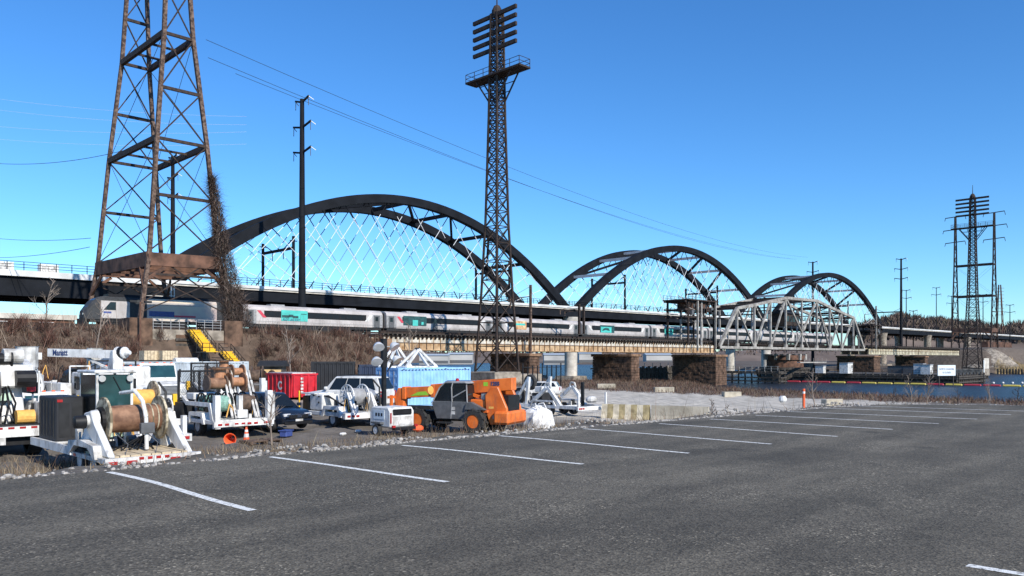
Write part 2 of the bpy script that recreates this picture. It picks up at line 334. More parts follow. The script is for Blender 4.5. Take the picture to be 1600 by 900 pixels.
def gh(X, Y):
    X = np.asarray(X, float); Y = np.asarray(Y, float)
    sd = poly_sd(X, Y, LOT)
    z = np.where(sd < 0, -.06, -.03 - 1.77 * smooth(sd / 9))
    yard = .6 * np.clip((Y - 30) / 26, 0, 1) * (1 - smooth((X - 48) / 18)); z = z + yard * smooth((sd - 6) / 10)
    xs = shore(Y); u = np.clip((X - (xs - 95)) / 95, 0, 1); z = z - 2.3 * u * smooth((sd - 4) / 10)
    z = z - 2.4 * smooth((X - (xs - 9)) / 14)
    emb = smooth((Y - 90.5) / 15.5) * (1 - smooth((Y - 128) / 16)) * (1 - smooth((X - 71) / 9))
    notch = smooth((X - 35.5) / 2) * (1 - smooth((X - 51) / 2.5)) * (1 - smooth((Y - 102.3) / .7)); emb = emb * (1 - .8 * notch)
    z = z + emb * (5.5 - z)
    # right bank
    xr = shore_r(Y); rb = smooth((X - (xr - 2)) / 6)
    zr = -3.6 + 1.5 * smooth((X - xr) / 40) + 9.2 * smooth((Y - 92) / 14) * (1 - smooth((Y - 132) / 18)) * smooth((X - xr + 6) / 14)
    z = np.where(X > (xs + xr) / 2, -7 + rb * (zr + 7), z)
    far = smooth((np.hypot(X, Y) - 1000) / 500); z = z + far * (np.maximum(z, -3) - z)
    n = .10 * np.sin(X * .9 + 1.3 * np.sin(Y * .7)) * np.sin(Y * 1.1 + .8) + .07 * np.sin(X * 2.3 + Y * 1.7)
    return z + np.where(sd > .6, n, 0) * np.where(np.hypot(X, Y) < 300, 1, 0)
def gz(X, Y): return float(gh(np.array([X]), np.array([Y]))[0])
def axis(segs):
    a = [segs[0][0]]
    for lo, hi, st in segs: a += list(np.arange(lo + st, hi + st * .5, st))
    return np.array(a)
xs_ = axis([(-4000, -200, 200), (-200, -20, 15), (-20, 60, .8), (60, 190, 2.0), (190, 440, 5), (440, 1000, 40), (1000, 6000, 400)])
ys_ = axis([(-4000, -200, 200), (-200, -20, 20), (-20, 5, 2.5), (5, 60, .8), (60, 150, 1.8), (150, 440, 6), (440, 1000, 40), (1000, 6000, 400)])
GX, GY = np.meshgrid(xs_, ys_); GZ = gh(GX, GY)
nx, ny = len(xs_), len(ys_); ii = (np.arange(ny - 1)[:, None] * nx + np.arange(nx - 1)[None, :]).ravel()
F = np.stack([ii, ii + 1, ii + nx + 1, ii + nx], 1)
sdg = poly_sd(GX, GY, LOT)
dirt = np.array([.155, .132, .108]); yardc = np.array([.15, .132, .112]); gravel = np.array([.46, .42, .355]); brown = np.array([.12, .085, .062]); straw = np.array([.20, .165, .115]); stonec = np.array([.33, .31, .28])
C = np.broadcast_to(yardc, GX.shape + (3,)).copy()
def blend(w, c): global C; C = C * (1 - w[..., None]) + c * w[..., None]
blend(smooth((sdg) / 2) * (1 - smooth((sdg - 11) / 5)), straw * .85)
gr = smooth((GX - 33 + .25 * (GY - 25)) / 5) * (1 - smooth((GX + .15 * GY - 97) / 8)) * (1 - smooth((GY - 74) / 12)) * smooth((sdg - 6) / 5)
blend(gr, gravel)
blend(smooth((GX + .15 * GY - 97) / 8) * smooth((sdg - 9) / 6), brown * 1.15)
blend(smooth((GY - 84) / 8), brown)
blend((np.abs(GY - 117) < 9.5) & (GX < 76) & (GX > -400) & True if False else smooth((9.6 - np.abs(GY - 117)) / 1.5) * (1 - smooth((GX - 70) / 6)), np.array([.10, .088, .078]))
blend(smooth((GX - 360) / 20), np.array([.125, .10, .08]))
blend(smooth((GX - 385) / 8) * (1 - smooth((GX - 412) / 10)) * (GY < 96), np.array([.34, .26, .14]))
g = bpy.data.objects.new('ground', npmesh('ground', np.stack([GX, GY, GZ], -1).reshape(-1, 3), F, 'ground', C.reshape(-1, 3))); COL.objects.link(g); tag(g, kind='structure')
for p in g.data.polygons: p.use_smooth = True
wm = M().box(-6000, 6000, -6000, 6000, WATER_Z - 3, WATER_Z); w_ = wm.build('water', 'water'); tag(w_, kind='structure')
# car park: asphalt sheet with its painted stripes
lot = M(); lp = [(x, y) for x, y in LOT]
# ragged far edge
edge = []
for (a, b) in zip(LOT[:9], LOT[1:10]):
    L = math.hypot(b[0] - a[0], b[1] - a[1]); k = max(1, int(L / .6)) if a[0] > -3 else 1
    for i in range(k): edge.append((a[0] + (b[0] - a[0]) * i / k + random.uniform(-.05, .05), a[1] + (b[1] - a[1]) * i / k + random.uniform(-.09, .09)))
edge += LOT[9:]
lot.prism(edge, 'z', -.10, 0); lot_o = lot.build('parking_lot', 'asphalt'); tag(lot_o, kind='structure')
stripes = [((168, 737), (400, 797)), ((422, 714), (700, 753)), ((628, 696), (913, 725)), ((780, 681), (1078, 708)), ((912, 670), (1206, 694)), ((1030, 662), (1309, 682)), ((1110, 655), (1395, 671)), ((1180, 649), (1467, 662)), ((1230, 643), (1528, 655)), ((1290, 638), (1580, 648))]
def stripe(a, b, wob):
    a, b = Vector(a), Vector(b); d = (b - a); n = Vector((-d.y, d.x, 0)).normalized() * .052; k = 14; L = []; R = []
    for i in range(k + 1):
        t = i / k; c = a + d * t + n * (wob * math.sin(t * 5.2) + random.uniform(-.06, .06)); L.append(c + n); R.append(c - n)
    m = M(); m.add([(p.x, p.y, .004) for p in L + R], [(i, i + 1, k + 2 + i, k + 1 + i) for i in range(k)]); m.build('painted_stripe', 'paint_line', lot_o)
for i, (p, q) in enumerate(stripes):
    a, b = gp(*p, 0), gp(*q, 0); stripe((a.x, min(a.y, 12.3), 0), (b.x, b.y, 0), .9 if i in (0, 2, 3) else .4)
stripe((28.0, 11.0, 0), (29.0, 6.0, 0), .3)
stripe((7.05, 1.92, 0), (7.05, -3.2, 0), .3)
# ---------------------------------------------------------------- far shore, hills
def ridge(name, pts, depth, seed):   # low wooded hills: a long mound with a ragged crest
    r = random.Random(seed); m = M(); rings = []
    for i, (x, y, h) in enumerate(pts):
        d = Vector((x, y, 0)).normalized(); rings.append([(x - d.x * depth * f, y - d.y * depth * f, -6 + (h + 6) * g_) for f, g_ in ((1, 0), (.75, .35), (.45, .7), (.15, .95), (-.1, 1), (-.6, .5), (-1.2, 0))])
    m.loft(rings, caps=False); o = m.build(name, 'hill', smooth=True); return tag(o, kind='structure')
def hillpts(px0, px1, dep, prof, step=12):
    out = []
    px = px0
    while px <= px1:
        y = np.interp(px, [p[0] for p in prof], [p[1] for p in prof]); q = atdep(px, y + 1.5 * math.sin(px * .11) + 1.0 * math.sin(px * .31), dep); out.append((q.x, q.y, q.z)); px += step
    return out
HP = hillpts(1340, 1760, 980, [(1340, 514), (1370, 504), (1400, 495), (1430, 499), (1480, 504), (1530, 509), (1570, 514), (1600, 508), (1680, 500), (1760, 505)])
ridge('hills', HP, 160, 3)
HP2 = hillpts(-260, 1370, 1300, [(-260, 548), (300, 549), (640, 549), (800, 550), (1100, 548), (1250, 545), (1370, 542)], 40)
ridge('far_shore_land', HP2, 120, 5)
# far-off bare wood on the hills: one mass
P = []; Hh = []
for k in range(7000):
    i = random.randrange(len(HP) - 1); t = random.random(); x, y, h = [HP[i][j] * (1 - t) + HP[i + 1][j] * t for j in range(3)]
    d = Vector((x, y, 0)).normalized(); f = random.uniform(-.12, .62); zz = -6 + (h + 6) * np.interp(f, [-.1, .15, .45, .75], [1, .95, .7, .35]) - 1
    P.append((x - d.x * 160 * f, y - d.y * 160 * f, zz)); Hh.append(random.uniform(5, 11))
o = blades('far_wood', np.array(P), np.array(Hh), RNG.uniform(.8, 2.6, len(P)), .55, [(.13, .096, .08), (.18, .135, .11), (.10, .075, .065), (.15, .12, .085)]); tag(o, 'brown leafless wood covering the distant hill behind the bridges', 'wood', kind='stuff')
P = []; Hh = []
for k in range(2600):
    i = random.randrange(len(HP2) - 1); t = random.random(); x, y, h = [HP2[i][j] * (1 - t) + HP2[i + 1][j] * t for j in range(3)]
    d = Vector((x, y, 0)).normalized(); f = random.uniform(0, .6); P.append((x - d.x * 120 * f, y - d.y * 120 * f, -6 + (h + 6) * (1 - f))); Hh.append(random.uniform(3, 8))
o = blades('far_shore_wood', np.array(P), np.array(Hh), RNG.uniform(2, 5, len(P)), .6, [(.12, .085, .068), (.16, .125, .10), (.09, .07, .06)]); tag(o, 'low leafless wood along the far river shore under the bridge', 'wood', kind='stuff')
# pale low buildings on the far shore
for i, (a, b, y0, y1, dep) in enumerate([(655, 700, 553, 559, 900), (700, 738, 551, 558, 930), (850, 900, 552, 560, 900), (905, 940, 550, 560, 940), (1010, 1050, 552, 560, 920)]):
    p, q = atdep(a, y1, dep), atdep(b, y1, dep); zt = atdep(a, y0 + 2.5, dep).z; c = (p + q) / 2; d = (q - p); L = d.length
    th = thing('warehouse', ['long pale warehouse on the far shore left of the lattice tower', 'white warehouse on the far shore just left of the lattice tower', 'white flat-roofed warehouse on the far shore beside the concrete bridge column', 'pale warehouse on the far shore between column and second stone pier', 'white warehouse on the far shore left of the third stone pier'][i], 'warehouse', (c.x, c.y, -4), math.atan2(d.y, d.x))
    M().box(-L / 2, L / 2, 0, 25, -2, zt + 4).build('wall', 'far_wall', th)
    M().prism([(-1, zt + 4), (26, zt + 4), (12.5, zt + 6)], 'x', -L / 2 - .5, L / 2 + .5).build('roof', 'container_grey', th)
    M().box(-L / 2, L / 2, -.25, 0, 0, (zt + 4) * .35).build('plinth', 'mid_grey', th)
# ---------------------------------------------------------------- new arch bridge
def DZ(X): return 17.2 + .0036 * (X - 35)
YN, YF = 163.0, 180.6
def beam_x(m, x0, x1, y0, y1, a, b):   # box following the deck grade
    m.add([(x0, y0, DZ(x0) + a), (x1, y0, DZ(x1) + a), (x1, y1, DZ(x1) + a), (x0, y1, DZ(x0) + a), (x0, y0, DZ(x0) + b), (x1, y0, DZ(x1) + b), (x1, y1, DZ(x1) + b), (x0, y1, DZ(x0) + b)],
          [(0, 3, 2, 1), (4, 5, 6, 7), (0, 1, 5, 4), (1, 2, 6, 5), (2, 3, 7, 6), (3, 0, 4, 7)])
def deck(th, x0, x1, gd):
    m = M(); beam_x(m, x0, x1, YN - 1.0, YF + 1.0, -.9, -.35); m.build('deck_slab', 'concrete', th)
    for yy in (YN - 1.25, YF + .95): m = M(); beam_x(m, x0, x1, yy, yy + .3, -.95 if x0 < 0 else -.5, .12); m.build('edge_parapet', 'concrete_edge', th)
    for yy in (YN - .6, YN + 5.5, YF - 6.1, YF): m = M(); beam_x(m, x0, x1, yy, yy + .6, -gd, -.9); m.build('edge_girder', 'bridge_black', th)
    m = M()
    n = max(1, int((x1 - x0) / 6))
    for k in range(n + 1):
        X = x0 + (x1 - x0) * k / n; m.bar((X, YN, DZ(X) - 1.9), (X, YF, DZ(X) - 1.9), .5, 1.6)
    m.build('floor_beams', 'bridge_black', th)['kind'] = 'stuff'
    for yy in (YN - 1.1, YF + 1.1):   # railing: posts and three rails
        n = max(4, int((x1 - x0) / 2.6))
        for k in range(n + 1):
            if yy > YF: continue
            X = x0 + .2 + (x1 - x0 - .4) * k / n; ubar('railing_post', (X, yy, DZ(X)), (X, yy, DZ(X) + 1.65), .11, .11, 'bridge_black', th)
        for h in (.65, 1.15, 1.65): ubar('railing_rail', (x0, yy, DZ(x0) + h), (x1, yy, DZ(x1) + h), .07, .09, 'bridge_black', th)
hm = M().cyl((0, 0, 0), (0, 0, 1), 1, n=6); hang_me = hm.mesh('hanger_rod', 'hanger_white', smooth=True)
def arch(x0, x1, label, strutm):
    th = thing('tied_arch_span', label, 'bridge', ((x0 + x1) / 2, (YN + YF) / 2, 0), group='new black arch bridge'); off = Vector((-(x0 + x1) / 2, -(YN + YF) / 2, 0))
    g = thing_shift(th)
    zc = lambda u: DZ(x0) - .6 + (41.9 - DZ(x0) + .6) * 4 * u * (1 - u)
    for y in (YN, YF):
        n = 44; rings = []
        for k in range(n + 1):
            u = k / n; dz = (41.9 - DZ(x0)) * 4 * (1 - 2 * u) / (x1 - x0); t = Vector((1, 0, dz)).normalized(); nn = Vector((-t.z, 0, t.x)); c = Vector((x0 + (x1 - x0) * u, y, zc(u))) + off
            hw, hd = .85, 1.0 + .25 * abs(2 * u - 1); rings.append([c + nn * hd + Vector((0, hw, 0)), c + nn * hd - Vector((0, hw, 0)), c - nn * hd - Vector((0, hw, 0)), c - nn * hd + Vector((0, hw, 0))])
        M().loft(rings).build('arch_rib', 'bridge_black', th)
        for sgn in (1, -1):
            for k in range(18):
                ub = .045 + k * .91 / 17; ut = ub + sgn * .135 * (1 - .15 * abs(ub - .5))
                if not .05 < ut < .95: continue
                a = Vector((x0 + (x1 - x0) * ub, y + sgn * .12, DZ(x0) + .1)) + off; b = Vector((x0 + (x1 - x0) * ut, y + sgn * .12, zc(ut) - .8)) + off
                urod('hanger', a, b, .075, 'hanger_white', th, 6)
                d = (b - a); urod('hanger_sleeve', a, a + d * .10, .12, 'bridge_black', th, 6); urod('hanger_sleeve', a + d * .86, b, .12, 'bridge_black', th, 6)
                if k % 3 == 0 and .2 < ut < .8: urod('hanger_damper', a + d * .62, a + d * .70, .10, 'bridge_black', th, 6)
    us = [.15 + .1167 * k for k in range(7)]
    P = lambda u, y: Vector((x0 + (x1 - x0) * u, y, zc(u))) + off
    for u in us: ubar('strut', P(u, YN + .8), P(u, YF - .8), .8, .9, strutm, th)
    for i in range(6):
        a, b = (us[i], us[i + 1]) if i >= 3 else (us[i + 1], us[i])
        ubar('brace', P(a, YN + .8), P(b, YF - .8), .65, .75, 'bridge_black', th)
    e = thing_shift(th, off); deck(e, x0, x1, 3.2); fold(e, th)
    return th
def thing_shift(th, off=None):
    if off is None: return th
    e = bpy.data.objects.new('tmp', None); COL.objects.link(e); e['off'] = tuple(off); return e
def fold(e, th):   # hand the temporary holder's parts to the thing, shifted into its frame
    off = Vector(e['off'])
    for c in list(e.children):
        c.parent = th; c.matrix_basis = Matrix.Translation(off) @ c.matrix_basis
    bpy.data.objects.remove(e)
arch(65, 187, 'nearest and largest black steel arch span with white crossing hangers', 'bridge_black')
arch(192, 314, 'middle black arch span of the three, rising behind the plate girders', 'bridge_strut')
arch(319, 446, 'farthest black arch span, rising behind the old truss span', 'bridge_strut')
for (a, b, lab) in ((-60, 65, 'approach viaduct left of the arches passing behind the rusty transmission tower'), (446, 760, 'approach viaduct right of the arches running towards the brown hill'), (187, 192, 'short deck piece between the first and second arch'), (314, 319, 'short deck piece between the second and third arch')):
    th = thing('approach_viaduct', lab, 'bridge', ((a + b) / 2, (YN + YF) / 2, 0)); e = thing_shift(th, (-(a + b) / 2, -(YN + YF) / 2, 0)); deck(e, a, b, 3.4 if a > 0 else 4.4); fold(e, th)
for i, X in enumerate((62, 189.5, 316.5, 448, 520, 600)):   # concrete piers: two flared columns on a footing and a cap beam
    zb = -6 if 150 < X < 400 else -3.5
    th = thing('bridge_pier', ['concrete pier of the arch bridge behind the embankment', 'pale two-column concrete pier where first and second arch meet', 'pale two-column concrete pier behind the old truss span', 'concrete pier at the right end of the farthest arch', 'first concrete pier under the right approach viaduct', 'second concrete pier under the right approach viaduct'][i], 'bridge pier', (X, (YN + YF) / 2, zb), group='piers of the new bridge')
    zt = DZ(X) - 3.2 - zb
    for s in (-1, 1):
        c = M(); c.lathe([(2.0, 1.5), (2.0, zt - 3), (2.5, zt)], (0, s * 8.4, 0), (0, 0, 1), 16); c.build('column', 'concrete' if X < 440 else 'old_concrete', th, smooth=True)
        M().prism([(-4.2, 0), (4.2, 0), (3.0, 2.2), (-3.0, 2.2)], 'y', s * 8.4 - 3.8, s * 8.4 + 3.8).build('footing', 'old_concrete', th)
# portal frames of the overhead line on the new bridge
for i, X in enumerate((93.7, 163.5, 219, 279, 345, 405, 480)):
    z0 = DZ(X); th = thing('catenary_portal', ['catenary portal frame on the deck inside the nearest arch, right of the rusty tower', 'catenary portal frame on the deck behind the tall lattice tower', 'catenary portal frame on the deck inside the middle arch, left part', 'catenary portal frame on the deck inside the middle arch, right part', 'catenary portal frame inside the farthest arch, left part', 'catenary portal frame inside the farthest arch, right part', 'catenary portal frame on the right approach viaduct'][i], 'catenary portal', (X, (YN + YF) / 2, z0), group='catenary portals on the new bridge')
    for s in (-1, 1):
        ubar('post', (0, s * 7.2, -.3), (0, s * 7.2, 12.3 if s < 0 else 12), .5, .5, 'bridge_black', th); ubar('crossarm', (-.9, s * 7.2, 11.2), (.9, s * 7.2, 11.2), .2, .2, 'bridge_black', th)
        ubar('knee_brace', (0, s * 7.2, 11.8), (0, s * 3.0, 9.9), .16, .16, 'bridge_black', th)
    ubar('beam', (0, -7.2, 9.6), (0, 7.2, 9.6), .5, .6, 'bridge_black', th)
    for s in (-1, 1): ubar('drop_arm', (0, s * 2.6, 9.6), (0, s * 2.6, 7.4), .14, .14, 'bridge_black', th)
# small white vehicles and cabinets on the left viaduct
for i, (a, b) in enumerate(((-40, 22), (62, 92))):
    p, q = atY(a, 420, 166), atY(b, 420, 166); th = thing('site_cabinet', ['white cabinet behind the viaduct railing at the left picture edge', 'white cabinet behind the viaduct railing left of the rusty tower'][i], 'cabinet', ((p.x + q.x) / 2, 166, DZ(p.x) - .35)); L = (q.x - p.x) / 2
    M().box(-L, L, 0, 1.5, 0, 2.3).build('housing', 'white', th, bevel=.04); M().box(-L * .8, L * .8, -.04, 0, .3, 2.0).build('door', 'dirty_white', th)
# ---------------------------------------------------------------- old railway bridge: plate girder spans
RAIL = 6.02
def girder_span(x0, x1, label, web_hi, web_lo, yn=109.6, yf=119.2, zb=3.05, zt=5.55):
    th = thing('plate_girder_span', label, 'bridge', ((x0 + x1) / 2, yn, zb), group='plate girder spans of the old bridge'); L = (x1 - x0) / 2 - .12; H = zt - zb; zm = H * .50
    for y, far in ((0, 0), (yf - yn, 1), ((yf - yn) * .35, 1), ((yf - yn) * .65, 1)):
        M().box(-L, L, y, y + .12, .12, zm).build('web_lower', web_lo, th); M().box(-L, L, y, y + .12, zm + .1, H - .15).build('web_upper', web_hi, th)
        M().box(-L, L, y - .2, y + .32, 0, .12).build('bottom_flange', web_lo, th); M().box(-L, L, y - .2, y + .32, H - .15, H).build('top_flange', 'rust_dark', th)
        M().box(-L, L, y - .11, y + .23, zm, zm + .1).build('mid_rib', 'rust_red', th)
        if far: continue
        me = M().box(-.045, .045, -.16, 0, 0, zm - .12).mesh('stiffener', 'reel_dark'); me2 = M().box(-.04, .04, -.15, 0, 0, H - zm - .25).mesh('stiffener', 'girder_rust')
        n = int(2 * L / 1.55)
        for k in range(n + 1):
            x = -L + .05 + (2 * L - .1) * k / n; inst('stiffener', me, th, (x, y, .12)); inst('stiffener', me2, th, (x, y, zm + .1))
    me = M().box(-.13, .13, -.62, yf - yn + .6, 0, .26).mesh('tie', 'timber'); n = int(2 * L / .95)
    bm = M().prism([(-.55, 0), (0, 0), (0, -.55), (-.14, -.55)], 'x', -.16, .16).mesh('bracket', 'rust_dark')
    for k in range(n + 1):
        x = -L + .1 + (2 * L - .2) * k / n; inst('tie', me, th, (x, 0, H + .001)); inst('bracket', bm, th, (x, -.02, H - .02))
    for y in (1.5, 2.94, 6.24, 7.68): ubar('rail', (-L, y, H + .33), (L, y, H + .33), .08, .14, 'steel', th)
    M().box(-L, L, -.66, -.1, H + .262, H + .32).build('walkway', 'timber', th)
    n = int(2 * L / 2.4)
    for k in range(n + 1): x = -L + .06 + (2 * L - .12) * k / n; ubar('railing_post', (x, -.62, H + .25), (x, -.62, H + 1.35), .06, .06, 'rust_dark', th)
    for h in (.75, 1.33): ubar('railing_rail', (-L, -.62, H + h), (L, -.62, H + h), .05, .05, 'rust_dark', th)
    M().box(-L, L, .6, yf - yn - .5, H - .9, H - .6).build('lateral_bracing', 'rust_dark', th); M().box(-L, L, .3, .75, H + .27, H + .78).build('cable_trough', 'rust_dark', th); M().box(-L, L, 4.2, 5.0, H + .27, H + .7).build('ballast_guard', 'rust_dark', th)
    return th
girder_span(78.5, 112.5, 'first plate girder span, cream above tan, right of the brush embankment', 'girder_upper', 'girder_rust')
girder_span(112.5, 145.5, 'plate girder span with orange lower panels right of the lattice tower', 'girder_upper', 'girder_rust')
girder_span(145.5, 184, 'plate girder span with orange lower panels ending at the truss span', 'girder_upper', 'girder_rust')
girder_span(287, 338, 'cream plate girder span just right of the truss span', 'girder_cream', 'girder_cream')
girder_span(338, 390, 'cream plate girder span ending at the right river bank', 'girder_cream', 'girder_cream')
def stone_pier(x, w, y0, y1, zb, zt, label, group='stone piers of the old bridge'):
    th = thing('stone_pier', label, 'bridge pier', (x, (y0 + y1) / 2, zb), group=group); hy = (y1 - y0) / 2; H = zt - zb - .55; r = random.Random(int(x * 10))
    m = M(); nz = max(3, int(H / .55)); hz = H / nz
    M().box(-w / 2 + .2, w / 2 - .2, -hy + .2, hy - .2, -1.5, H).build('core', 'stone', th)
    for k in range(nz):
        bt = (H - k * hz) * .02
        for (ax, lo, hi, fix) in (('y', -hy - bt, hy + bt, -w / 2 - bt), ('y', -hy - bt, hy + bt, w / 2 + bt), ('x', -w / 2 - bt, w / 2 + bt, -hy - bt), ('x', -w / 2 - bt, w / 2 + bt, hy + bt)):
            a = lo
            while a < hi - .1:
                b = min(hi, a + r.uniform(.8, 1.5)); b = hi if hi - b < .45 else b; p = r.uniform(0, .12); s = 1 if fix > 0 else -1
                q0, q1 = sorted((fix - s * .4, fix + s * p))
                if ax == 'y': m.box(q0, q1, a + .025, b - .025, k * hz + .02, (k + 1) * hz - .02)
                else: m.box(a + .025, b - .025, q0, q1, k * hz + .02, (k + 1) * hz - .02)
                a = b
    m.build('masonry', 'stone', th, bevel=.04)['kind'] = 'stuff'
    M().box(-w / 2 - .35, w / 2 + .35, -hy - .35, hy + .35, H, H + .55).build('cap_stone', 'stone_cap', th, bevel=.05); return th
stone_pier(112.8, 2.7, 106.6, 117.6, -2.8, 2.6, 'brown stone pier right behind the foot of the tall lattice tower')
stone_pier(145.6, 2.8, 106.6, 117.6, -3.4, 2.6, 'brown stone pier in the middle under the orange plate girders')
stone_pier(181.8, 5.0, 106.2, 119, -5.8, 2.6, 'broad brown stone pier carrying the left end of the truss span')
stone_pier(286, 5.5, 106.2, 119, -6, 2.6, 'stone pier carrying the right end of the truss span')
stone_pier(338, 3.3, 106.6, 117.6, -6, 2.6, 'stone pier between the two cream plate girders')
# abutment at the left end
th = thing('bridge_abutment', 'brown stone abutment wall where the brush embankment meets the bridge', 'abutment', (76.6, 117, -1.5))
M().box(-3.2, 1.9, -10.2, 9.2, 0, 4.4).build('wall', 'stone', th); M().box(-3.4, 2.1, -10.4, 9.4, 4.4, 6.4).build('parapet', 'stone_cap', th); M().box(-12, -3.2, -10.8, -9.6, 1.5, 6.3).build('wing_wall', 'stone', th)
# ---------------------------------------------------------------- swing truss span
def truss():
    y0, y1 = 109.6, 120.5; cx = 235.0; zb = 4.6
    th = thing('swing_truss_span', 'old grey riveted swing truss span standing over the dark channel', 'bridge', (cx, (y0 + y1) / 2, zb)); hw = (y1 - y0) / 2
    top = [(-39, 10.7), (-29.5, 12.0), (-20, 13.5), (-10.5, 15.0), (10.5, 15.2), (20, 13.6), (29.5, 12.2), (39, 10.9)]; bx = [-48.4, -39, -29.5, -20, -10.5, 0, 10.5, 20, 29.5, 39, 48.4]
    tm = 'truss_paint'
    for s in (-1, 1):
        y = s * hw; P = lambda x, z: (x, y, z)
        for i in range(10): ubar('bottom_chord', P(bx[i], 0), P(bx[i + 1], 0), .65, .7, tm, th)
        for a, b in zip(top[:-1], top[1:]): ubar('top_chord', P(*a), P(*b), .75, .8, tm, th)
        ubar('end_post', P(-48.4, 0), P(*top[0]), .75, .75, tm, th); ubar('end_post', P(48.4, 0), P(*top[-1]), .75, .75, tm, th)
        for x, z in top: ubar('vertical', P(x, 0), P(x, z), .48, .48, tm, th)
        ubar('vertical', P(0, 0), P(0, 15.1), .42, .42, tm, th)
        T = dict(top)
        for a, b in ((-39, -29.5), (-20, -29.5), (-10.5, -20), (10.5, 20), (20, 29.5) if False else (29.5, 20), (39, 29.5), (20, 29.5)): ubar('diagonal', P(a, T[a]), P(b, 0), .45, .4, tm, th)
        ubar('diagonal', P(-10.5, 15), P(0, 5), .5, .45, tm, th); ubar('diagonal', P(0, 5), P(-5, 0), .3, .3, tm, th); ubar('diagonal', P(10.5, 15.2), P(0, 5), .5, .4, tm, th); ubar('diagonal', P(0, 5), P(5, 0), .3, .3, tm, th)
        for x in (-43.7, 43.7): ubar('sub_vertical', P(x, 0), P(x, np.interp(x, [-48.4] + [t[0] for t in top] + [48.4], [0] + [t[1] for t in top] + [0]) * .97), .22, .22, tm, th)
        gm = M().prism([(-.9, -.3), (.9, -.3), (.6, 1.2), (-.6, 1.2)], 'y', -.34, .34).mesh('gusset', tm)
        for x in bx[1:-1]: inst('gusset', gm, th, (x, y, 0))
        ubar('walk_rail', P(-48, 1.5), P(48, 1.5), .07, .07, 'rust_dark', th)
    for x, z in top: ubar('top_strut', (x, -hw, z), (x, hw, z), .35, .7, 'rust_dark', th); ubar('sway_beam', (x, -hw, z - 2.6), (x, hw, z - 2.6), .25, .3, 'rust_dark', th)
    for (a, b) in zip(top[:-1], top[1:]):
        ubar('top_lateral', (a[0], -hw, a[1]), (b[0], hw, b[1]), .22, .22, 'rust_dark', th); ubar('top_lateral', (a[0], hw, a[1]), (b[0], -hw, b[1]), .22, .22, 'rust_dark', th)
    for x in bx: ubar('floor_beam', (x, -hw, .2), (x, hw, .2), .4, 1.0, 'rust_dark', th)
    M().box(-48, 48, -hw + .6, hw - .6, .75, 1.1).build('floor', 'rust_dark', th)
    me = M().box(-.12, .12, -hw + .1, hw - .1, 0, .25).mesh('tie', 'timber')
    for k in range(96): inst('tie', me, th, (-47.6 + k, 0, 1.1))
    # operator's cabin inside the towers at mid span
    cab = M().box(-4.5, 4.5, -2.5, 2.5, 7.2, 10.8).build('operator_cabin', 'rust_dark', th); M().prism([(-3, 10.8), (3, 10.8), (0, 12)], 'x', -5, 5).build('cabin_roof', 'dark_grey', cab)
    for k in range(4): M().box(-4 + k * 2.1, -2.4 + k * 2.1, -2.56, -2.5, 8.3, 10).build('cabin_window', 'glass', cab)
    return th
truss()
th = thing('pivot_pier', 'round stone pivot pier under the middle of the truss span', 'bridge pier', (235, 115, -6))
M().lathe([(7.2, 0), (7.2, 4.2), (7.5, 4.2), (7.5, 4.9)], (0, 0, 0), (0, 0, 1), 28).build('drum', 'timber', th); M().lathe([(5.5, 4.9), (5.5, 7.2), (6.0, 7.2), (6.0, 8.6)], (0, 0, 0), (0, 0, 1), 28).build('turntable', 'rust_red', th)  # stone drum in dark timber colour, standing in for shade below the span
for k in range(10): t = k * .628; M().box(-.5, .5, -.4, .4, 7.2, 9).build('roller_box', 'truss_paint', th, loc=(5.9 * math.cos(t), 5.9 * math.sin(t), 0))
M().box(-9, 9, -9.2, -8.2, 6.3, 6.6).build('service_walk', 'timber_pale', th)
for k in range(7): ubar('walk_post', (-9 + k * 3, -9.1, 6.6), (-9 + k * 3, -9.1, 7.7), .08, .08, 'timber_pale', th)
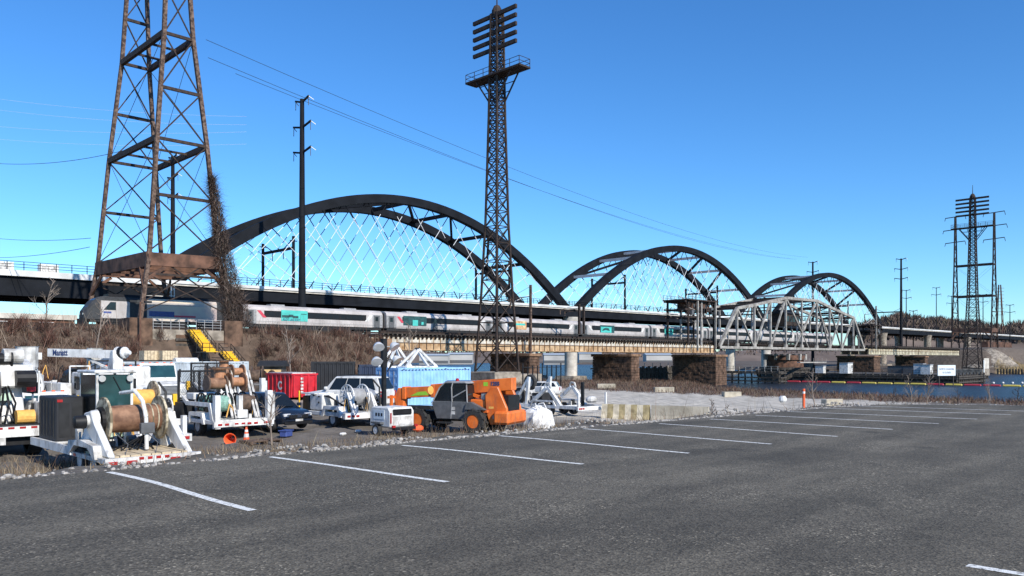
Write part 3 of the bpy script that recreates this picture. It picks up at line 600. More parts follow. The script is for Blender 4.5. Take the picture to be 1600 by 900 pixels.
# gantry crowded with old catenary gear at both ends of the truss
def gantry(x, w, label, s):
    th = thing('catenary_gantry', label, 'gantry', (x, 108.4, 5.6)); r = random.Random(int(x)); D = 6
    for a in (-w / 2, 0, w / 2):
        for y in (0, D): ubar('post', (a, y, -.6), (a, y, 10.4 * s), .4, .4, 'rust_dark' if a else 'timber_pale', th)
    for z in (6.4 * s, 8.2 * s, 10.2 * s):
        for y in (0, D): ubar('beam', (-w / 2 - 1.5, y, z), (w / 2 + 1.5, y, z), .25, .4, 'rust_dark', th)
        for a in (-w / 2, w / 2): ubar('beam', (a, 0, z), (a, D, z), .25, .4, 'rust_dark', th)
    M().box(-w / 2 - 1, w / 2 + 1, -.8, D + .8, 10.2 * s + .25, 10.2 * s + .55).build('platform', 'rust_dark', th)
    for y in (-.7, D + .7):
        n = int(w / 1.4)
        for k in range(n + 1): a = -w / 2 - .9 + (w + 1.8) * k / n; ubar('railing_post', (a, y, 10.2 * s + .5), (a, y, 10.2 * s + 1.7), .08, .08, 'rust_dark', th)
        for h in (1.1, 1.7): ubar('railing_rail', (-w / 2 - 1, y, 10.2 * s + h), (w / 2 + 1, y, 10.2 * s + h), .07, .07, 'rust_dark', th)
    for k in range(26):
        a = r.uniform(-w / 2 - 2, w / 2 + 2); y = r.uniform(0, D); z = r.uniform(5.4, 12.2) * s; L = r.uniform(1.2, 5)
        ubar('pipe', (a - L / 2, y, z), (a + L / 2, y + r.uniform(-1, 1), z + r.uniform(-.7, .7)), .12, .12, r.choice(['rust_dark', 'rust_dark', 'truss_paint', 'timber_pale']), th)
    for k in range(8): a = r.uniform(-w / 2, w / 2); z = r.uniform(6.5, 10) * s; M().box(a - .5, a + .5, -.5, .3, z, z + 1.1).build('equipment_box', r.choice(['rust_dark', 'mid_grey', 'dark_grey']), th)
    for k in range(5): a = -w / 2 + w * k / 4; ubar('x_brace', (a - 1.2, -.02, 6.5 * s), (a + 1.2, -.02, 10 * s), .12, .12, 'rust_dark', th); ubar('x_brace', (a + 1.2, -.06, 6.5 * s), (a - 1.2, -.06, 10 * s), .12, .12, 'rust_dark', th)
    return th
GT = gantry(176, 12, 'dark gantry cluttered with catenary gear at the left end of the truss span', 1.0)
M().box(-4, 4, .2, 4.5, 8.6, 10.1).build('machinery_house', 'rust_red', GT)
for k in range(4): M().box(-3.6 + k * 1.9, -2.6 + k * 1.9, .14, .2, 8.8, 9.7).build('house_panel', 'mid_grey', GT)
gantry(291, 8, 'small gantry of catenary gear at the right end of the truss span', .72)
# old-line catenary posts
for i, (px, yt, yb, lab) in enumerate(((829, 445, 552, 'tall rusty catenary post just right of the lattice tower'), (905, 475, 522, 'slender catenary post in front of the train right of the first arch foot'), (912, 478, 522, 'second slender catenary post in front of the train right of the first arch foot'), (1090, 470, 548, 'pale catenary post left of the truss span'), (1118, 470, 545, 'pale catenary post at the left end of the truss span'), (1369, 478, 545, 'catenary post at the right end of the truss span'))):
    p = atY(px, yt, 107.8); q = atY(px, yb, 107.8); th = thing('catenary_post', lab, 'catenary post', (q.x, 107.8, q.z)); h = p.z - q.z; m = 'rust_leg' if i < 1 else 'rust_dark' if i < 3 else 'truss_paint'
    M().box(-.2, .2, -.2, -.14, 0, h).box(-.2, .2, .14, .2, 0, h).box(-.05, .05, -.14, .14, 0, h).build('post', m, th)
    ubar('crossarm', (-.1, 0, h * .83), (-2.6, 3, h * .80), .12, .14, 'rust_dark', th); ubar('stay', (0, 0, h * .98), (-2.6, 3, h * .81), .06, .06, 'rust_dark', th); M().cyl((-2.6, 3, h * .66), (-2.6, 3, h * .8), .12).build('insulator', 'reel_dark', th)
# ---------------------------------------------------------------- train
def coach_me():
    L = 12.95
    prof = [(-1.52, 1.0), (-1.56, 1.4), (-1.56, 3.15), (-1.36, 3.62), (-.8, 3.95), (0, 4.02), (.8, 3.95), (1.36, 3.62), (1.56, 3.15), (1.56, 1.4), (1.52, 1.0)]
    d = {}
    d['body'] = M().prism(prof, 'x', -L, L).mesh('body', 'train_silver')
    d['window_band'] = M().box(-9.5, 9.5, -1.585, -1.5, 2.08, 3.1).mesh('window_band', 'black')
    d['pane'] = M().box(-.52, .52, -1.6, -1.56, 2.26, 2.98).mesh('pane', 'pane_dark')
    d['door'] = M().box(-.62, .62, -1.59, -1.5, 1.05, 3.1).mesh('door', 'mid_grey'); d['door_window'] = M().box(-.3, .3, -1.605, -1.58, 2.1, 2.85).mesh('door_window', 'glass')
    d['stripe'] = M().add([(x, y, z) for y in (-1.595, -1.565) for x, z in ((-10.7, 3.1), (-10.1, 3.1), (-9.1, 2.0), (-9.7, 2.0))], [(0, 1, 2, 3), (7, 6, 5, 4), (0, 4, 5, 1), (1, 5, 6, 2), (2, 6, 7, 3), (3, 7, 4, 0)]).mesh('stripe', 'train_red')
    d['stripe_w'] = M().add([(x, y, z) for y in (-1.595, -1.565) for x, z in ((10.2, 3.1), (10.9, 3.1), (9.9, 2.0), (9.2, 2.0))], [(0, 1, 2, 3), (7, 6, 5, 4), (0, 4, 5, 1), (1, 5, 6, 2), (2, 6, 7, 3), (3, 7, 4, 0)]).mesh('stripe', 'white')
    d['underframe'] = M().box(-L + .2, L - .2, -1.4, 1.4, .55, 1.0).box(-6.5, -3.4, -1.4, 1.4, .1, .55).box(-3, .2, -1.4, 1.4, .18, .55).box(.6, 3.2, -1.4, 1.4, .1, .55).box(3.6, 6.6, -1.4, 1.4, .2, .55).mesh('underframe', 'dark_grey')
    t = M().box(-1.7, 1.7, -1.2, -1.0, .3, .75).box(-1.7, 1.7, 1.0, 1.2, .3, .75)
    for x in (-1.25, 1.25):
        for y in (-.75, .75): t.cyl((x, y - .07, .45), (x, y + .07, .45), .45, n=14)
    d['bogie'] = t.mesh('bogie', 'black'); d['gangway'] = M().box(-.35, .35, -1.0, 1.0, 1.0, 3.6).mesh('gangway', 'black')
    d['roof_unit'] = M().prism([(-.9, 3.9), (.9, 3.9), (.7, 4.2), (-.7, 4.2)], 'x', -1.2, 1.2).mesh('roof_unit', 'grey')
    d['vestibule'] = M().box(-1.05, 1.05, -1.575, -1.5, 1.05, 3.2).mesh('vestibule_panel', 'grey')
    d['skirt'] = M().box(-L, L, -1.575, -1.5, 1.38, 1.44).mesh('skirt_rib', 'grey')
    return d
CM = coach_me()
def coach(xc, label, red):
    th = thing('train_coach', label, 'train car', (xc, 116.56, RAIL - .95 + .95), group='coaches of the train')
    for n in ('body', 'window_band', 'underframe', 'skirt'): inst({'skirt': 'skirt_rib'}.get(n, n), CM[n], th)
    for k in range(15): inst('pane', CM['pane'], th, (-8.2 + k * 1.17, 0, 0))
    for x in (-11.85, 11.85): inst('vestibule_panel', CM['vestibule'], th, (x, 0, 0))
    for x in (-11.9, 11.7): d = inst('door', CM['door'], th, (x, 0, 0)); inst('door_window', CM['door_window'], d)
    inst('stripe', CM['stripe'] if red else CM['stripe_w'], th) if red else None
    o = inst('stripe', CM['stripe_w'], th)
    if not red: o = inst('stripe', CM['stripe_w'], th); o.scale = (-1, 1, 1)
    for x in (-9, 9): inst('bogie', CM['bogie'], th, (x, 0, 0)); inst('roof_unit', CM['roof_unit'], th, (x * .75, 0, 0))
    inst('gangway', CM['gangway'], th, (13.3, 0, 0)); return th
def poster(th, x0, x1, m, name='advert_panel'):
    return M().box(x0, x1, -1.625, -1.59, 1.6, 3.3).build(name, m, th)
cabx = [69.9 + 26.75 * k for k in range(8)]
cl = ['silver coach behind the locomotive with a large turquoise advert beside its windows', 'second silver coach with a dark green advert and middle door', 'third silver coach with an orange and teal advert by the lattice tower', 'fourth silver coach with a teal and white advert', 'fifth silver coach with a small turquoise advert', 'sixth silver coach seen through the truss span, left half', 'seventh silver coach seen through the truss span, right half', 'last silver coach right of the truss midpoint']
for k, x in enumerate(cabx):
    th = coach(x, cl[k], k < 2)
    if k == 0:
        poster(th, -6.6, -1.9, 'ad_teal'); text('advert_lettering', 'PLOT LIKE EXIT', .52, 'ink', th, (-4.8, -1.632, 1.78), (RX, 0, 0), bold=.012, sx=.85)
        M().box(-6.5, -5.2, -1.64, -1.62, 2.1, 2.5).box(-4.6, -3.6, -1.64, -1.62, 2.08, 2.45).box(-5.3, -4.5, -1.64, -1.62, 2.2, 2.62).build('advert_picture', 'ad_dark', th)
        M().box(-3.1, -2.1, -1.64, -1.62, 2.72, 2.82).build('advert_caption', 'ad_dark', th)
    if k == 1:
        poster(th, -9.3, -4.0, 'ad_dark'); M().box(-7.2, -6.0, -1.64, -1.62, 1.55, 2.6).box(-5.2, -4.7, -1.64, -1.62, 1.8, 2.3).build('advert_picture', 'ad_teal', th); d = inst('door', CM['door'], th, (-1.9, 0, 0)); inst('door_window', CM['door_window'], d)
    if k == 2: poster(th, -7.8, -4.2, 'ad_orange'); M().box(-7.6, -4.6, -1.64, -1.62, 2.45, 2.85).build('advert_picture', 'ad_teal', th)
    if k == 3: poster(th, -6.6, -1.3, 'ad_dark'); M().box(-6.3, -2.4, -1.64, -1.62, 1.6, 2.9).build('advert_picture', 'ad_teal', th); M().prism([(-6, 1.9), (-4.6, 2.2), (-3, 2.0), (-3.4, 2.6), (-4.4, 2.75), (-5.4, 2.5)], 'y', -1.655, -1.642).build('advert_figure', 'ad_dark', th)
    if k == 4: poster(th, -7.4, -3.6, 'ad_teal'); M().box(-7, -4.0, -1.64, -1.62, 2.35, 2.6).box(-6.2, -5.0, -1.64, -1.62, 1.75, 2.0).build('advert_picture', 'ad_dark', th)
# locomotive
th = thing('locomotive', 'dark grey and silver locomotive leading the train past the rusty tower', 'locomotive', (45.6, 116.5, RAIL)); W = 1.48
def lbox(name, x0, x1, z0, z1, m, w=W): return M().prism([(-w, z0), (w, z0), (w, z1 - .35 if z1 > 3.5 else z1), (w - .35, z1), (-w + .35, z1), (-w, z1 - .35 if z1 > 3.5 else z1)], 'x', x0, x1).build(name, m, th)
rings = []
for x, zt, hw in ((-10.9, 2.0, .95), (-10.5, 2.5, 1.2), (-9.9, 3.3, 1.36), (-9.2, 3.85, 1.44), (-8.4, 4.1, W)):
    rings.append([(x, -hw, .9), (x, hw, .9), (x, hw, zt - .45), (x, hw - .35, zt), (x, -hw + .35, zt), (x, -hw, zt - .45)])
M().loft(rings).build('nose', 'loco_grey', th, smooth=False)
M().add([(-10.42, -.95, 2.62), (-10.42, .95, 2.62), (-9.42, 1.0, 3.72), (-9.42, -1.0, 3.72)], [(0, 1, 2, 3)]).build('windscreen', 'glass', th)
lbox('cab', -8.4, -6.0, .95, 4.1, 'loco_grey'); M().box(-8.9, -5.2, -W - .03, -W, 1.1, 3.45).build('cab_side', 'train_silver', th)
M().add([(-8.6, -W - .045, 2.2), (-7.0, -W - .045, 2.2), (-7.0, -W - .045, 3.3), (-7.7, -W - .045, 3.3)], [(0, 1, 2, 3)]).build('cab_window', 'glass', th)
lbox('front_body', -6.0, -2.9, .95, 4.1, 'loco_grey', W + .01); lbox('body', -2.9, 7.2, .95, 4.1, 'train_pink'); lbox('rear_body', 7.2, 10.6, .95, 4.1, 'loco_grey', W + .01)
M().prism([(-1.2, 4.05), (1.2, 4.05), (.9, 4.45), (-.9, 4.45)], 'x', -7.8, 10.2).build('roof', 'black', th); M().box(-2.9, 7.2, -W - .02, -W, 3.15, 3.55).build('upper_panel', 'train_silver', th)
M().box(-2.6, .9, -W - .02, -W, 1.55, 2.3).build('blue_stripe', 'train_blue', th); M().box(.9, 4, -W - .02, -W, 1.55, 1.8).build('red_stripe', 'train_red', th); M().box(-8.6, -7.6, -W - .05, -W - .03, 1.75, 2.0).build('emblem', 'train_blue', th)
M().box(-10.2, 10.4, -1.3, 1.3, .6, .95).box(-2.5, 2.8, -1.4, 1.4, .25, .6).build('underframe', 'dark_grey', th); M().box(-11.1, -10.5, -1.2, 1.2, .25, 1.0).build('pilot', 'black', th)
for x in (-7, 7): inst('bogie', CM['bogie'], th, (x, 0, 0))
for z in (2.0,): M().cyl((-10.75, -.7, 1.6), (-10.95, -.7, 1.6), .14).build('headlight', 'lamp', th); M().cyl((-10.75, .7, 1.6), (-10.95, .7, 1.6), .14).build('headlight', 'lamp', th)
pan = [(2.5, 0, 4.5), (4.2, 0, 5.1), (2.2, 0, 5.7)]; M().tube(pan, .07).bar((2.2, -.9, 5.75), (2.2, .9, 5.75), .1).build('pantograph', 'dark_grey', th)
# tracks and ballast kerb on the embankment
for y, n in ((116.56, 'track'), (112.0, 'track')):
    th = thing('railway_track', 'railway track on the embankment under the locomotive' if y > 114 else 'empty railway track on the embankment in front of the locomotive', 'track', (-10, y, 5.25))
    for s in (-.72, .72): ubar('rail', (-90, s, .72), (85, s, .72), .08, .14, 'steel', th)
    me = M().box(-.12, .12, -1.3, 1.3, .42, .64).mesh('tie', 'timber')
    for k in range(150): inst('tie', me, th, (-8 + k * .62, 0, 0))
    M().prism([(-2.6, -.3), (2.6, -.3), (1.7, .5), (-1.7, .5)], 'x', -90, 85).build('ballast', 'timber', th); bx_ = M().box(-90, 85, -2.3, -2.0, 0, .8).build('cable_trough', 'rust_dark', th)
# low structure beyond the tracks at far left
th = thing('low_viaduct', 'low brown viaduct with pale parapet behind the tracks at the left edge', 'bridge', (20, 134, 5.5)); M().box(-60, 19, 0, 3, 0, 2.0).build('girder', 'rust_red', th); M().box(-60, 19.3, -.3, 3.3, 2.0, 2.8).build('parapet', 'concrete', th)
for k in range(3): M().box(2 + k * 6, 4 + k * 6, -.34, -.3, .5, 1.6).build('panel', 'concrete_edge', th)
# right bank freight cars
for k, x in enumerate((470, 486, 502)):
    th = thing('freight_car', ['brown freight car on the right bank, nearest the river', 'brown freight car on the right bank, middle one', 'brown freight car on the right bank, last one at the picture edge'][k], 'train car', (x, 118, 6.4), group='freight cars on the right bank')
    M().box(-7.4, 7.4, -1.5, 1.5, 1.0, 4.0).build('body', 'rust_red', th, bevel=.05); M().box(-7.3, 7.3, -1.2, 1.2, .7, 1.0).build('underframe', 'black', th)
    for j in range(8): M().box(-7.2 + j * 2, -7.0 + j * 2, -1.58, -1.5, 1.0, 4.0).build('rib', 'rust_dark', th)
    for xx in (-5, 5): inst('bogie', CM['bogie'], th, (xx, 0, 0))
# ---------------------------------------------------------------- lattice towers
def A_tower(cx, cy, z0, label, joined=False, s=1.0, mleg='rust_leg', mbr='rust_dark', straight=None):
    """transmission tower straddling the tracks: two narrow lattice frames (one each side), tied by ring beams"""
    th = thing('transmission_tower', label, 'transmission tower', (cx, cy, z0)); r = random.Random(3)
    def hw(z): return np.interp(z, [0, 9, 24, 38.5, 62], [6.0, 4.6, 3.35, 1.95, .75])
    def hy(z): return straight or np.interp(z, [0, 9, 24, 38.5, 62], [10.4, 9.8, 9.0, 7.8, 6.6]) * s
    acc = {}
    def br(n, p, q, w, h, m):
        if joined: acc.setdefault((n, m), M()).bar(p, q, w, h)
        else: ubar(n, p, q, w, h, m, th)
    lv = [0, 2.2, 9, 16.5, 24, 31, 38.5, 45, 50, 54.5, 58, 61.5]
    for sy in (-1, 1):
        for sx in (-1, 1):
            for a, b in ((0, 9), (9, 24), (24, 38.5), (38.5, 62)):
                br('leg', (sx * hw(a), sy * hy(a), a), (sx * hw(b), sy * hy(b), b), .5, .5, mleg)
        for a, b in zip(lv[1:-1], lv[2:]):
            y0, y1 = sy * hy(a), sy * hy(b)
            if b not in (9,): br('strut', (-hw(b), y1, b), (hw(b), y1, b), .3, .4, mbr)
            br('brace', (-hw(a), y0, a), (hw(b), y1, b), .16, .16, mbr); br('brace', (hw(a), y0 + .15, a), (-hw(b), y1 + .15, b), .16, .16, mbr)
        br('strut', (-hw(6), sy * hy(6), 6), (hw(6), sy * hy(6), 6), .25, .3, mbr)
        for z, L in ((62, 4.2), (56, 5), (50, 4.2)): br('crossarm', (-.2, sy * hy(z) - L, z + .2), (-.2, sy * hy(z) + L, z - .2), .3, .35, mbr); [br('insulator', (-.2, sy * hy(z) + q * L, z), (-.2, sy * hy(z) + q * L * 1.08, z - 1.6), .2, .2, mbr) for q in (-1, 1)]
    for z in (24, 38.5):   # ring beams across the tracks
        for sx in (-1, 1): br('ring_beam', (sx * hw(z), -hy(z), z), (sx * hw(z), hy(z), z), .5, .75, mbr)
        for f in (-.33, .33): br('ring_tie', (-hw(z), hy(z) * f, z), (hw(z), hy(z) * f, z), .2, .3, mbr)
    for a, b in ((9, 24), (24, 38.5)):   # thin diagonal tie rods on the broad faces
        for sx in (-1, 1): br('tie_rod', (sx * hw(a), -hy(a), a), (sx * hw(b), hy(b), b), .05, .05, mbr); br('tie_rod', (sx * hw(a), hy(a), a), (sx * hw(b), -hy(b), b), .05, .05, mbr)
    # heavy riveted girder ring over the tracks
    for sx in (-1, 1): br('portal_girder', (sx * hw(8), -hy(8), 7.9), (sx * hw(8), hy(8), 8.1), .5, 1.9, 'rust_red')
    for sy in (-1, 1): br('portal_girder', (-hw(8), sy * hy(8), 7.9), (hw(8), sy * hy(8), 8.1), .5, 1.7, 'rust_red')
    for f in (-.6, -.2, .2, .6): br('portal_floor_beam', (-hw(8), hy(8) * f, 7.4), (hw(8), hy(8) * f, 7.4), .4, .9, 'rust_red')
    for sy in (-1, 1):
        for sx in (-1, 1): br('knee', (sx * hw(3), sy * hy(3), 4.2), (sx * hw(7), sy * (hy(7) - 2.6), 6.9), .25, .5, 'rust_red'); br('knee', (sx * hw(4), sy * hy(4), 5.0), (sx * (hw(7) - 2.2), sy * hy(7), 7.0), .2, .4, 'rust_red')
        br('brace', (-hw(1), sy * hy(1), 1), (hw(6), sy * hy(6), 6), .14, .14, mbr); br('brace', (hw(1), sy * hy(1), 1), (-hw(6), sy * hy(6), 6), .14, .14, mbr)
    for (n, m), mb in acc.items(): mb.build(n, m, th)['kind'] = 'stuff'
    return th
TWX, TWY = 44.2, 115.6
tower = A_tower(TWX, TWY, 6.6, 'huge rusty four-legged transmission tower straddling the tracks over the locomotive')
A_tower(415, 110, 6.6, 'distant dark transmission tower with crossarms behind the right signal tower', True, .88, 'rust_dark', straight=8.1)
# dead vine hanging on the near right leg
n = 10000; z = 6.0 + 20.5 * RNG.uniform(0, 1, n) ** 1.3; f = np.clip((27.5 - z) / 20, 0, 1)
lx = TWX + np.interp(z - 6.6, [0, 9, 24, 38.5], [6.0, 4.6, 3.35, 1.95]); ly = TWY - np.interp(z - 6.6, [0, 9, 24, 38.5], [10.4, 9.8, 9.0, 7.8])
rad = .2 + 1.6 * f ** .8; a = RNG.uniform(0, 2 * np.pi, n); q = rad * np.sqrt(RNG.uniform(0, 1, n))
P = np.stack([lx + .9 * f + q * np.cos(a) * 1.05, ly - .2 + q * np.sin(a), z], 1)
o = blades('dead_vine', P, RNG.uniform(.5, 1.6, n), RNG.uniform(.03, .085, n), 2.6, [(.10, .07, .058), (.15, .11, .09), (.07, .048, .04), (.20, .15, .125)]); vroot = thing('climbing_vine', 'tangled dead brown vine covering the right leg of the rusty tower', 'vine', (TWX + 6, TWY - 10.4, 6.6)); o.name = 'twigs'; o.parent = vroot; o.location = (-(TWX + 6), -(TWY - 10.4), -6.6); o['kind'] = 'stuff'
rv = random.Random(12)
for k in range(11):
    zt_ = rv.uniform(10, 20.5); pts = []; ph = rv.uniform(0, 6.28); off_ = rv.uniform(.1, .9)
    for i in range(15):
        zz = zt_ * i / 14; fx = np.interp(zz, [0, 9, 24, 38.5], [6.0, 4.6, 3.35, 1.95]) - 6; fy = 10.4 - np.interp(zz, [0, 9, 24, 38.5], [10.4, 9.8, 9.0, 7.8]); w_ = off_ * max(.25, 1 - zz / 30); pts.append((fx + .4 + w_ * math.cos(ph + zz * .35) + rv.uniform(-.1, .1), fy - .2 + w_ * math.sin(ph + zz * .35), zz))
    M().tube(pts, rv.uniform(.05, .1), 5).build('woody_stem', 'bark', vroot)
def signal_tower(cx, cy, z0, H, label, joined=False, sgn=None):
    """slender tapering lattice mast with a railed platform and five pairs of bars at the top"""
    th = thing('signal_tower', label, 'lattice tower', (cx, cy, z0)); acc = {}
    k = H / 61.0
    def br(n, p, q, w, h, m='rust_dark'):
        if joined: acc.setdefault((n, m), M()).bar(p, q, w, h)
        else: ubar(n, p, q, w, h, m, th)
    hw = lambda z: np.interp(z / k, [0, 12, 25, 43, 61], [2.6, 1.92, 1.38, .98, .72])
    lv = [0]; st = 4.3
    while lv[-1] < 60 * k: lv.append(min(60.5 * k, lv[-1] + max(1.25, st) * k)); st *= .93
    for sx in (-1, 1):
        for sy in (-1, 1):
            for a, b in ((0, 12), (12, 25), (25, 43), (43, 60.5)): br('leg', (sx * hw(a * k), sy * hw(a * k), a * k), (sx * hw(b * k), sy * hw(b * k), b * k), .3, .3)
    for a, b in zip(lv[:-1], lv[1:]):
        w0, w1 = hw(a), hw(b)
        for (p, q) in (((-1, -1), (1, -1)), ((1, -1), (1, 1)), ((1, 1), (-1, 1)), ((-1, 1), (-1, -1))):
            br('brace', (p[0] * w0, p[1] * w0, a), (q[0] * w1, q[1] * w1, b), .13, .13); br('brace', (q[0] * w0, q[1] * w0, a), (p[0] * w1, p[1] * w1, b), .13, .13)
            br('horizontal', (p[0] * w1, p[1] * w1, b), (q[0] * w1, q[1] * w1, b), .13, .13)
    M().lathe([(.95, 60.2 * k), (.9, 61 * k), (.5, 61.8 * k), (.12, 62 * k), (.06, 65 * k)], (0, 0, 0), (0, 0, 1), 10).build('cap', 'rust_dark', th)
    for i in range(5):
        z = (54.4 + i * 1.42) * k
        for x in (-.6, .6)[:1]: br('signal_bar', (x, -5.2, z), (x, 5.2, z), .42, .62)
    z = 50 * k
    M().box(-1.3, 1.3, -6.6, 6.6, z - .15, z + .15).build('platform', 'rust_dark', th)
    for s in (-1, 1):
        for y in (-6.5, -4.3, -2.1, 0, 2.1, 4.3, 6.5): br('railing_post', (s * 1.25, y, z), (s * 1.25, y, z + 1.45), .08, .08)
        for h in (.75, 1.45): br('railing_rail', (s * 1.25, -6.5, z + h), (s * 1.25, 6.5, z + h), .07, .07); br('railing_rail', (-1.25, s * 6.5, z + h), (1.25, s * 6.5, z + h), .07, .07)
        for x in (-.9, .9):
            br('bracket', (x, s * 4.2, z - .2), (x, s * 1.0, z - 4.4), .2, .2)
            for h in (1.2, 2.6): br('bracket_web', (x, s * (4.2 - h * .76), z - .2 - h), (x, s * .9, z - .2 - h), .1, .1)
    for (n, m), mb in acc.items(): mb.build(n, m, th)['kind'] = 'stuff'
    return th
SX, SY = 93.4, 97.0
signal_tower(SX, SY, -.6, 61, 'tall dark lattice signal tower with five bars and railed platform, centre of the scene')
th = thing('tower_foundation', 'low weathered concrete foundation under the tall lattice tower', 'foundation', (SX, SY, -3.2))
M().box(-3.9, 2.2, -3.6, 3.9, 0, 2.6).build('block', 'old_concrete', th, bevel=.08); M().box(2.3, 7.6, -3.4, 3.4, 0, 2.2).build('block', 'old_concrete', th, bevel=.08)
RTX, RTY = 309, 82.5
signal_tower(RTX, RTY, -2.0, 60, 'distant dark lattice signal tower with five bars at the right river bank', True)
th = thing('tower_crib', 'timber and concrete crib under the right lattice signal tower', 'foundation', (RTX, RTY, -6.5)); M().box(-4.2, 4.2, -4.2, 4.2, 2.2, 4.5).build('cap', 'old_concrete', th, bevel=.08)
for sx in (-3.6, -1.2, 1.2, 3.6):
    for sy in (-3.6, 3.6): M().cyl((sx, sy, -1), (sx, sy, 2.2), .35).build('pile', 'timber', th)
M().box(-3, 3, -4.3, -4.21, 4.6, 8.2).build('lattice_panel', 'concrete', th)
# steel monopoles
def monopole(cx, cy, zt, label, small=False, arms=3, zb=-2):
    th = thing('utility_monopole', label, 'utility pole', (cx, cy, zb), group='steel monopoles of the power line'); h = zt - zb; r0, r1 = (.85, .42) if not small else (.4, .22)
    M().lathe([(r0, 0), (r0 * .85, h * .33), (r0 * .93, h * .33), (r0 * .93, h * .335), (r0 * .82, h * .335), (r1, h)], (0, 0, 0), (0, 0, 1), 12).build('shaft', 'bridge_black', th, smooth=True)
    for k in range(arms):
        z = h - .6 - k * 5.0; L = (2.5, 3.3, 3.3)[k % 3]
        for s in (-1, 1):
            M().bar((0, 0, z), (0, s * L, z + .7), .28, .34).build('crossarm', 'bridge_black', th); M().bar((0, s * L, z + .65), (0.9, s * (L + .3), z + .1), .1, .1).build('insulator', 'hanger_white' if s < 0 else 'mid_grey', th); M().bar((0, s * L * .95, z + .5), (0, s * L * .97, z - 1.1), .1, .1).build('hanger_insulator', 'mid_grey', th)
    return th
for px, yt, dep, lab, sm in ((472, 155, 156.7, 'tall dark steel monopole in front of the nearest arch', 0), (270, 244, 201.6, 'dark steel monopole seen between the legs of the rusty tower', 0), (1408, 404, 409, 'dark steel monopole right of the farthest arch', 0), (1270, 409, 422, 'dark steel monopole behind the top of the farthest arch', 0),
                             (1416, 453, 520, 'thin pole just right of the monopole beyond the arches', 1), (1463, 449, 577, 'thin pole midway between the arches and right signal tower', 1), (1487, 462, 560, 'thin pole just left of the right signal tower', 1), (1536, 460, 560, 'thin pole just right of the right signal tower', 1), (1578, 476, 560, 'thin pole near the right picture edge', 1), (1427, 485, 500, 'short thin pole by the right approach viaduct', 1)):
    p = atdep(px, yt, dep); monopole(p.x, p.y, p.z, lab, bool(sm), 3 if not sm else 2, 5.5 if sm else -3)
p = atdep(1562, 445, 760); th = thing('radio_mast', 'far pale lattice mast behind the right transmission tower', 'mast', (p.x, p.y, 0))
for sx in (-1, 1):
    for sy in (-1, 1): ubar('leg', (sx * 4, sy * 4, 0), (sx * .8, sy * .8, p.z), .6, .6, 'rust_red', th)
for k in range(9): a = k / 9; w = 4 - 3.2 * a; ubar('brace', (-w, -w, p.z * a), (w * .8, -w * .8, p.z * (a + .11)), .35, .35, 'rust_red', th); ubar('crossarm', (-3, 3, p.z * (a * .4 + .6)), (3, -3, p.z * (a * .4 + .6)), .3, .3, 'rust_red', th)
# overhead wires
def wire(a, b, sag, lab, r=.045):
    n = 24; pts = [a.lerp(b, i / n) - Vector((0, 0, sag * 4 * (i / n) * (1 - i / n))) for i in range(n + 1)]; o = M().tube(pts, r, 4).build('overhead_wire', 'dark_grey'); tag(o, lab, 'wire', 'overhead power wires')
wire(atdep(322, 62, 112), atdep(1262, 402, 422), 6, 'topmost overhead wire running from the rusty tower towards the farthest arch', .035)
wire(atdep(325, 90, 112), atdep(1245, 405, 422), 6, 'middle overhead wire running from the rusty tower above the monopole', .035)
wire(atdep(368, 115, 125), atdep(1235, 404, 422), 5, 'lowest of the three overhead wires right of the rusty tower', .035)
wire(atdep(-40, 252, 130), atdep(240, 222, 112), 1.5, 'overhead wire from the left picture edge to the rusty tower, mid height', .04)
wire(atdep(-40, 368, 150), atdep(142, 372, 118), .6, 'overhead wire low at the left picture edge, upper one', .045)
wire(atdep(-40, 402, 150), atdep(140, 386, 118), .6, 'overhead wire low at the left picture edge, lower one', .045)
def pale_wire(y0, y1, dep, lab):
    a, b = atdep(-60, y0, dep + 30), atdep(385, y1, dep); n = 20; pts = [a.lerp(b, i / n) - Vector((0, 0, 1.2 * 4 * (i / n) * (1 - i / n))) for i in range(n + 1)]; o = M().tube(pts, .022, 4).build('overhead_wire', 'hanger_white'); tag(o, lab, 'wire', 'overhead power wires')  # white colour stands in for sunlight on these wires
for i_, (y0, y1) in enumerate(((146, 182), (164, 195), (192, 206), (212, 225))): pale_wire(y0, y1, 175, ['thin sunlit wire behind the rusty tower, topmost of four', 'thin sunlit wire behind the rusty tower, second of four', 'thin sunlit wire behind the rusty tower, third of four', 'thin sunlit wire behind the rusty tower, lowest of four'][i_])
# ---------------------------------------------------------------- timber fenders, dock, boom
def fender(x0, x1, y0, y1, ztop, label, pm='timber'):
    th = thing('timber_fender', label, 'fender', ((x0 + x1) / 2, y0, WATER_Z)); X0, X1, L = -(x1 - x0) / 2, (x1 - x0) / 2, y1 - y0; H = ztop - WATER_Z
    pile = M().cyl((0, 0, -1.5), (0, 0, H), .26, .22, 8).mesh('pile', pm)
    n = int(L / 1.9)
    for k in range(n + 1): inst('pile', pile, th, (X0 - .1, L * k / n, 0)).scale = (1, 1, 1 + .12 * (k % 3 == 0))
    n = int((x1 - x0) / 1.6)
    for k in range(n + 1): inst('pile', pile, th, (X0 + (X1 - X0) * k / n, -.1, 0)).scale = (1, 1, 1 + .2 * (k % 2))
    for z in (.6, 1.6, H - .5): ubar('wale', (X0 - .42, -.3, z), (X0 - .42, L, z), .3, .35, pm, th); ubar('wale', (X0 - .3, -.44, z), (X1 + .3, -.44, z), .3, .35, pm, th)
    return th, X0, X1, L, H
DKX0, DKX1 = 226, 250
th, X0, X1, L, H = fender(DKX0, DKX1, 64, 108, -2.6, 'long dark timber fender pier stretching from the truss towards the right')
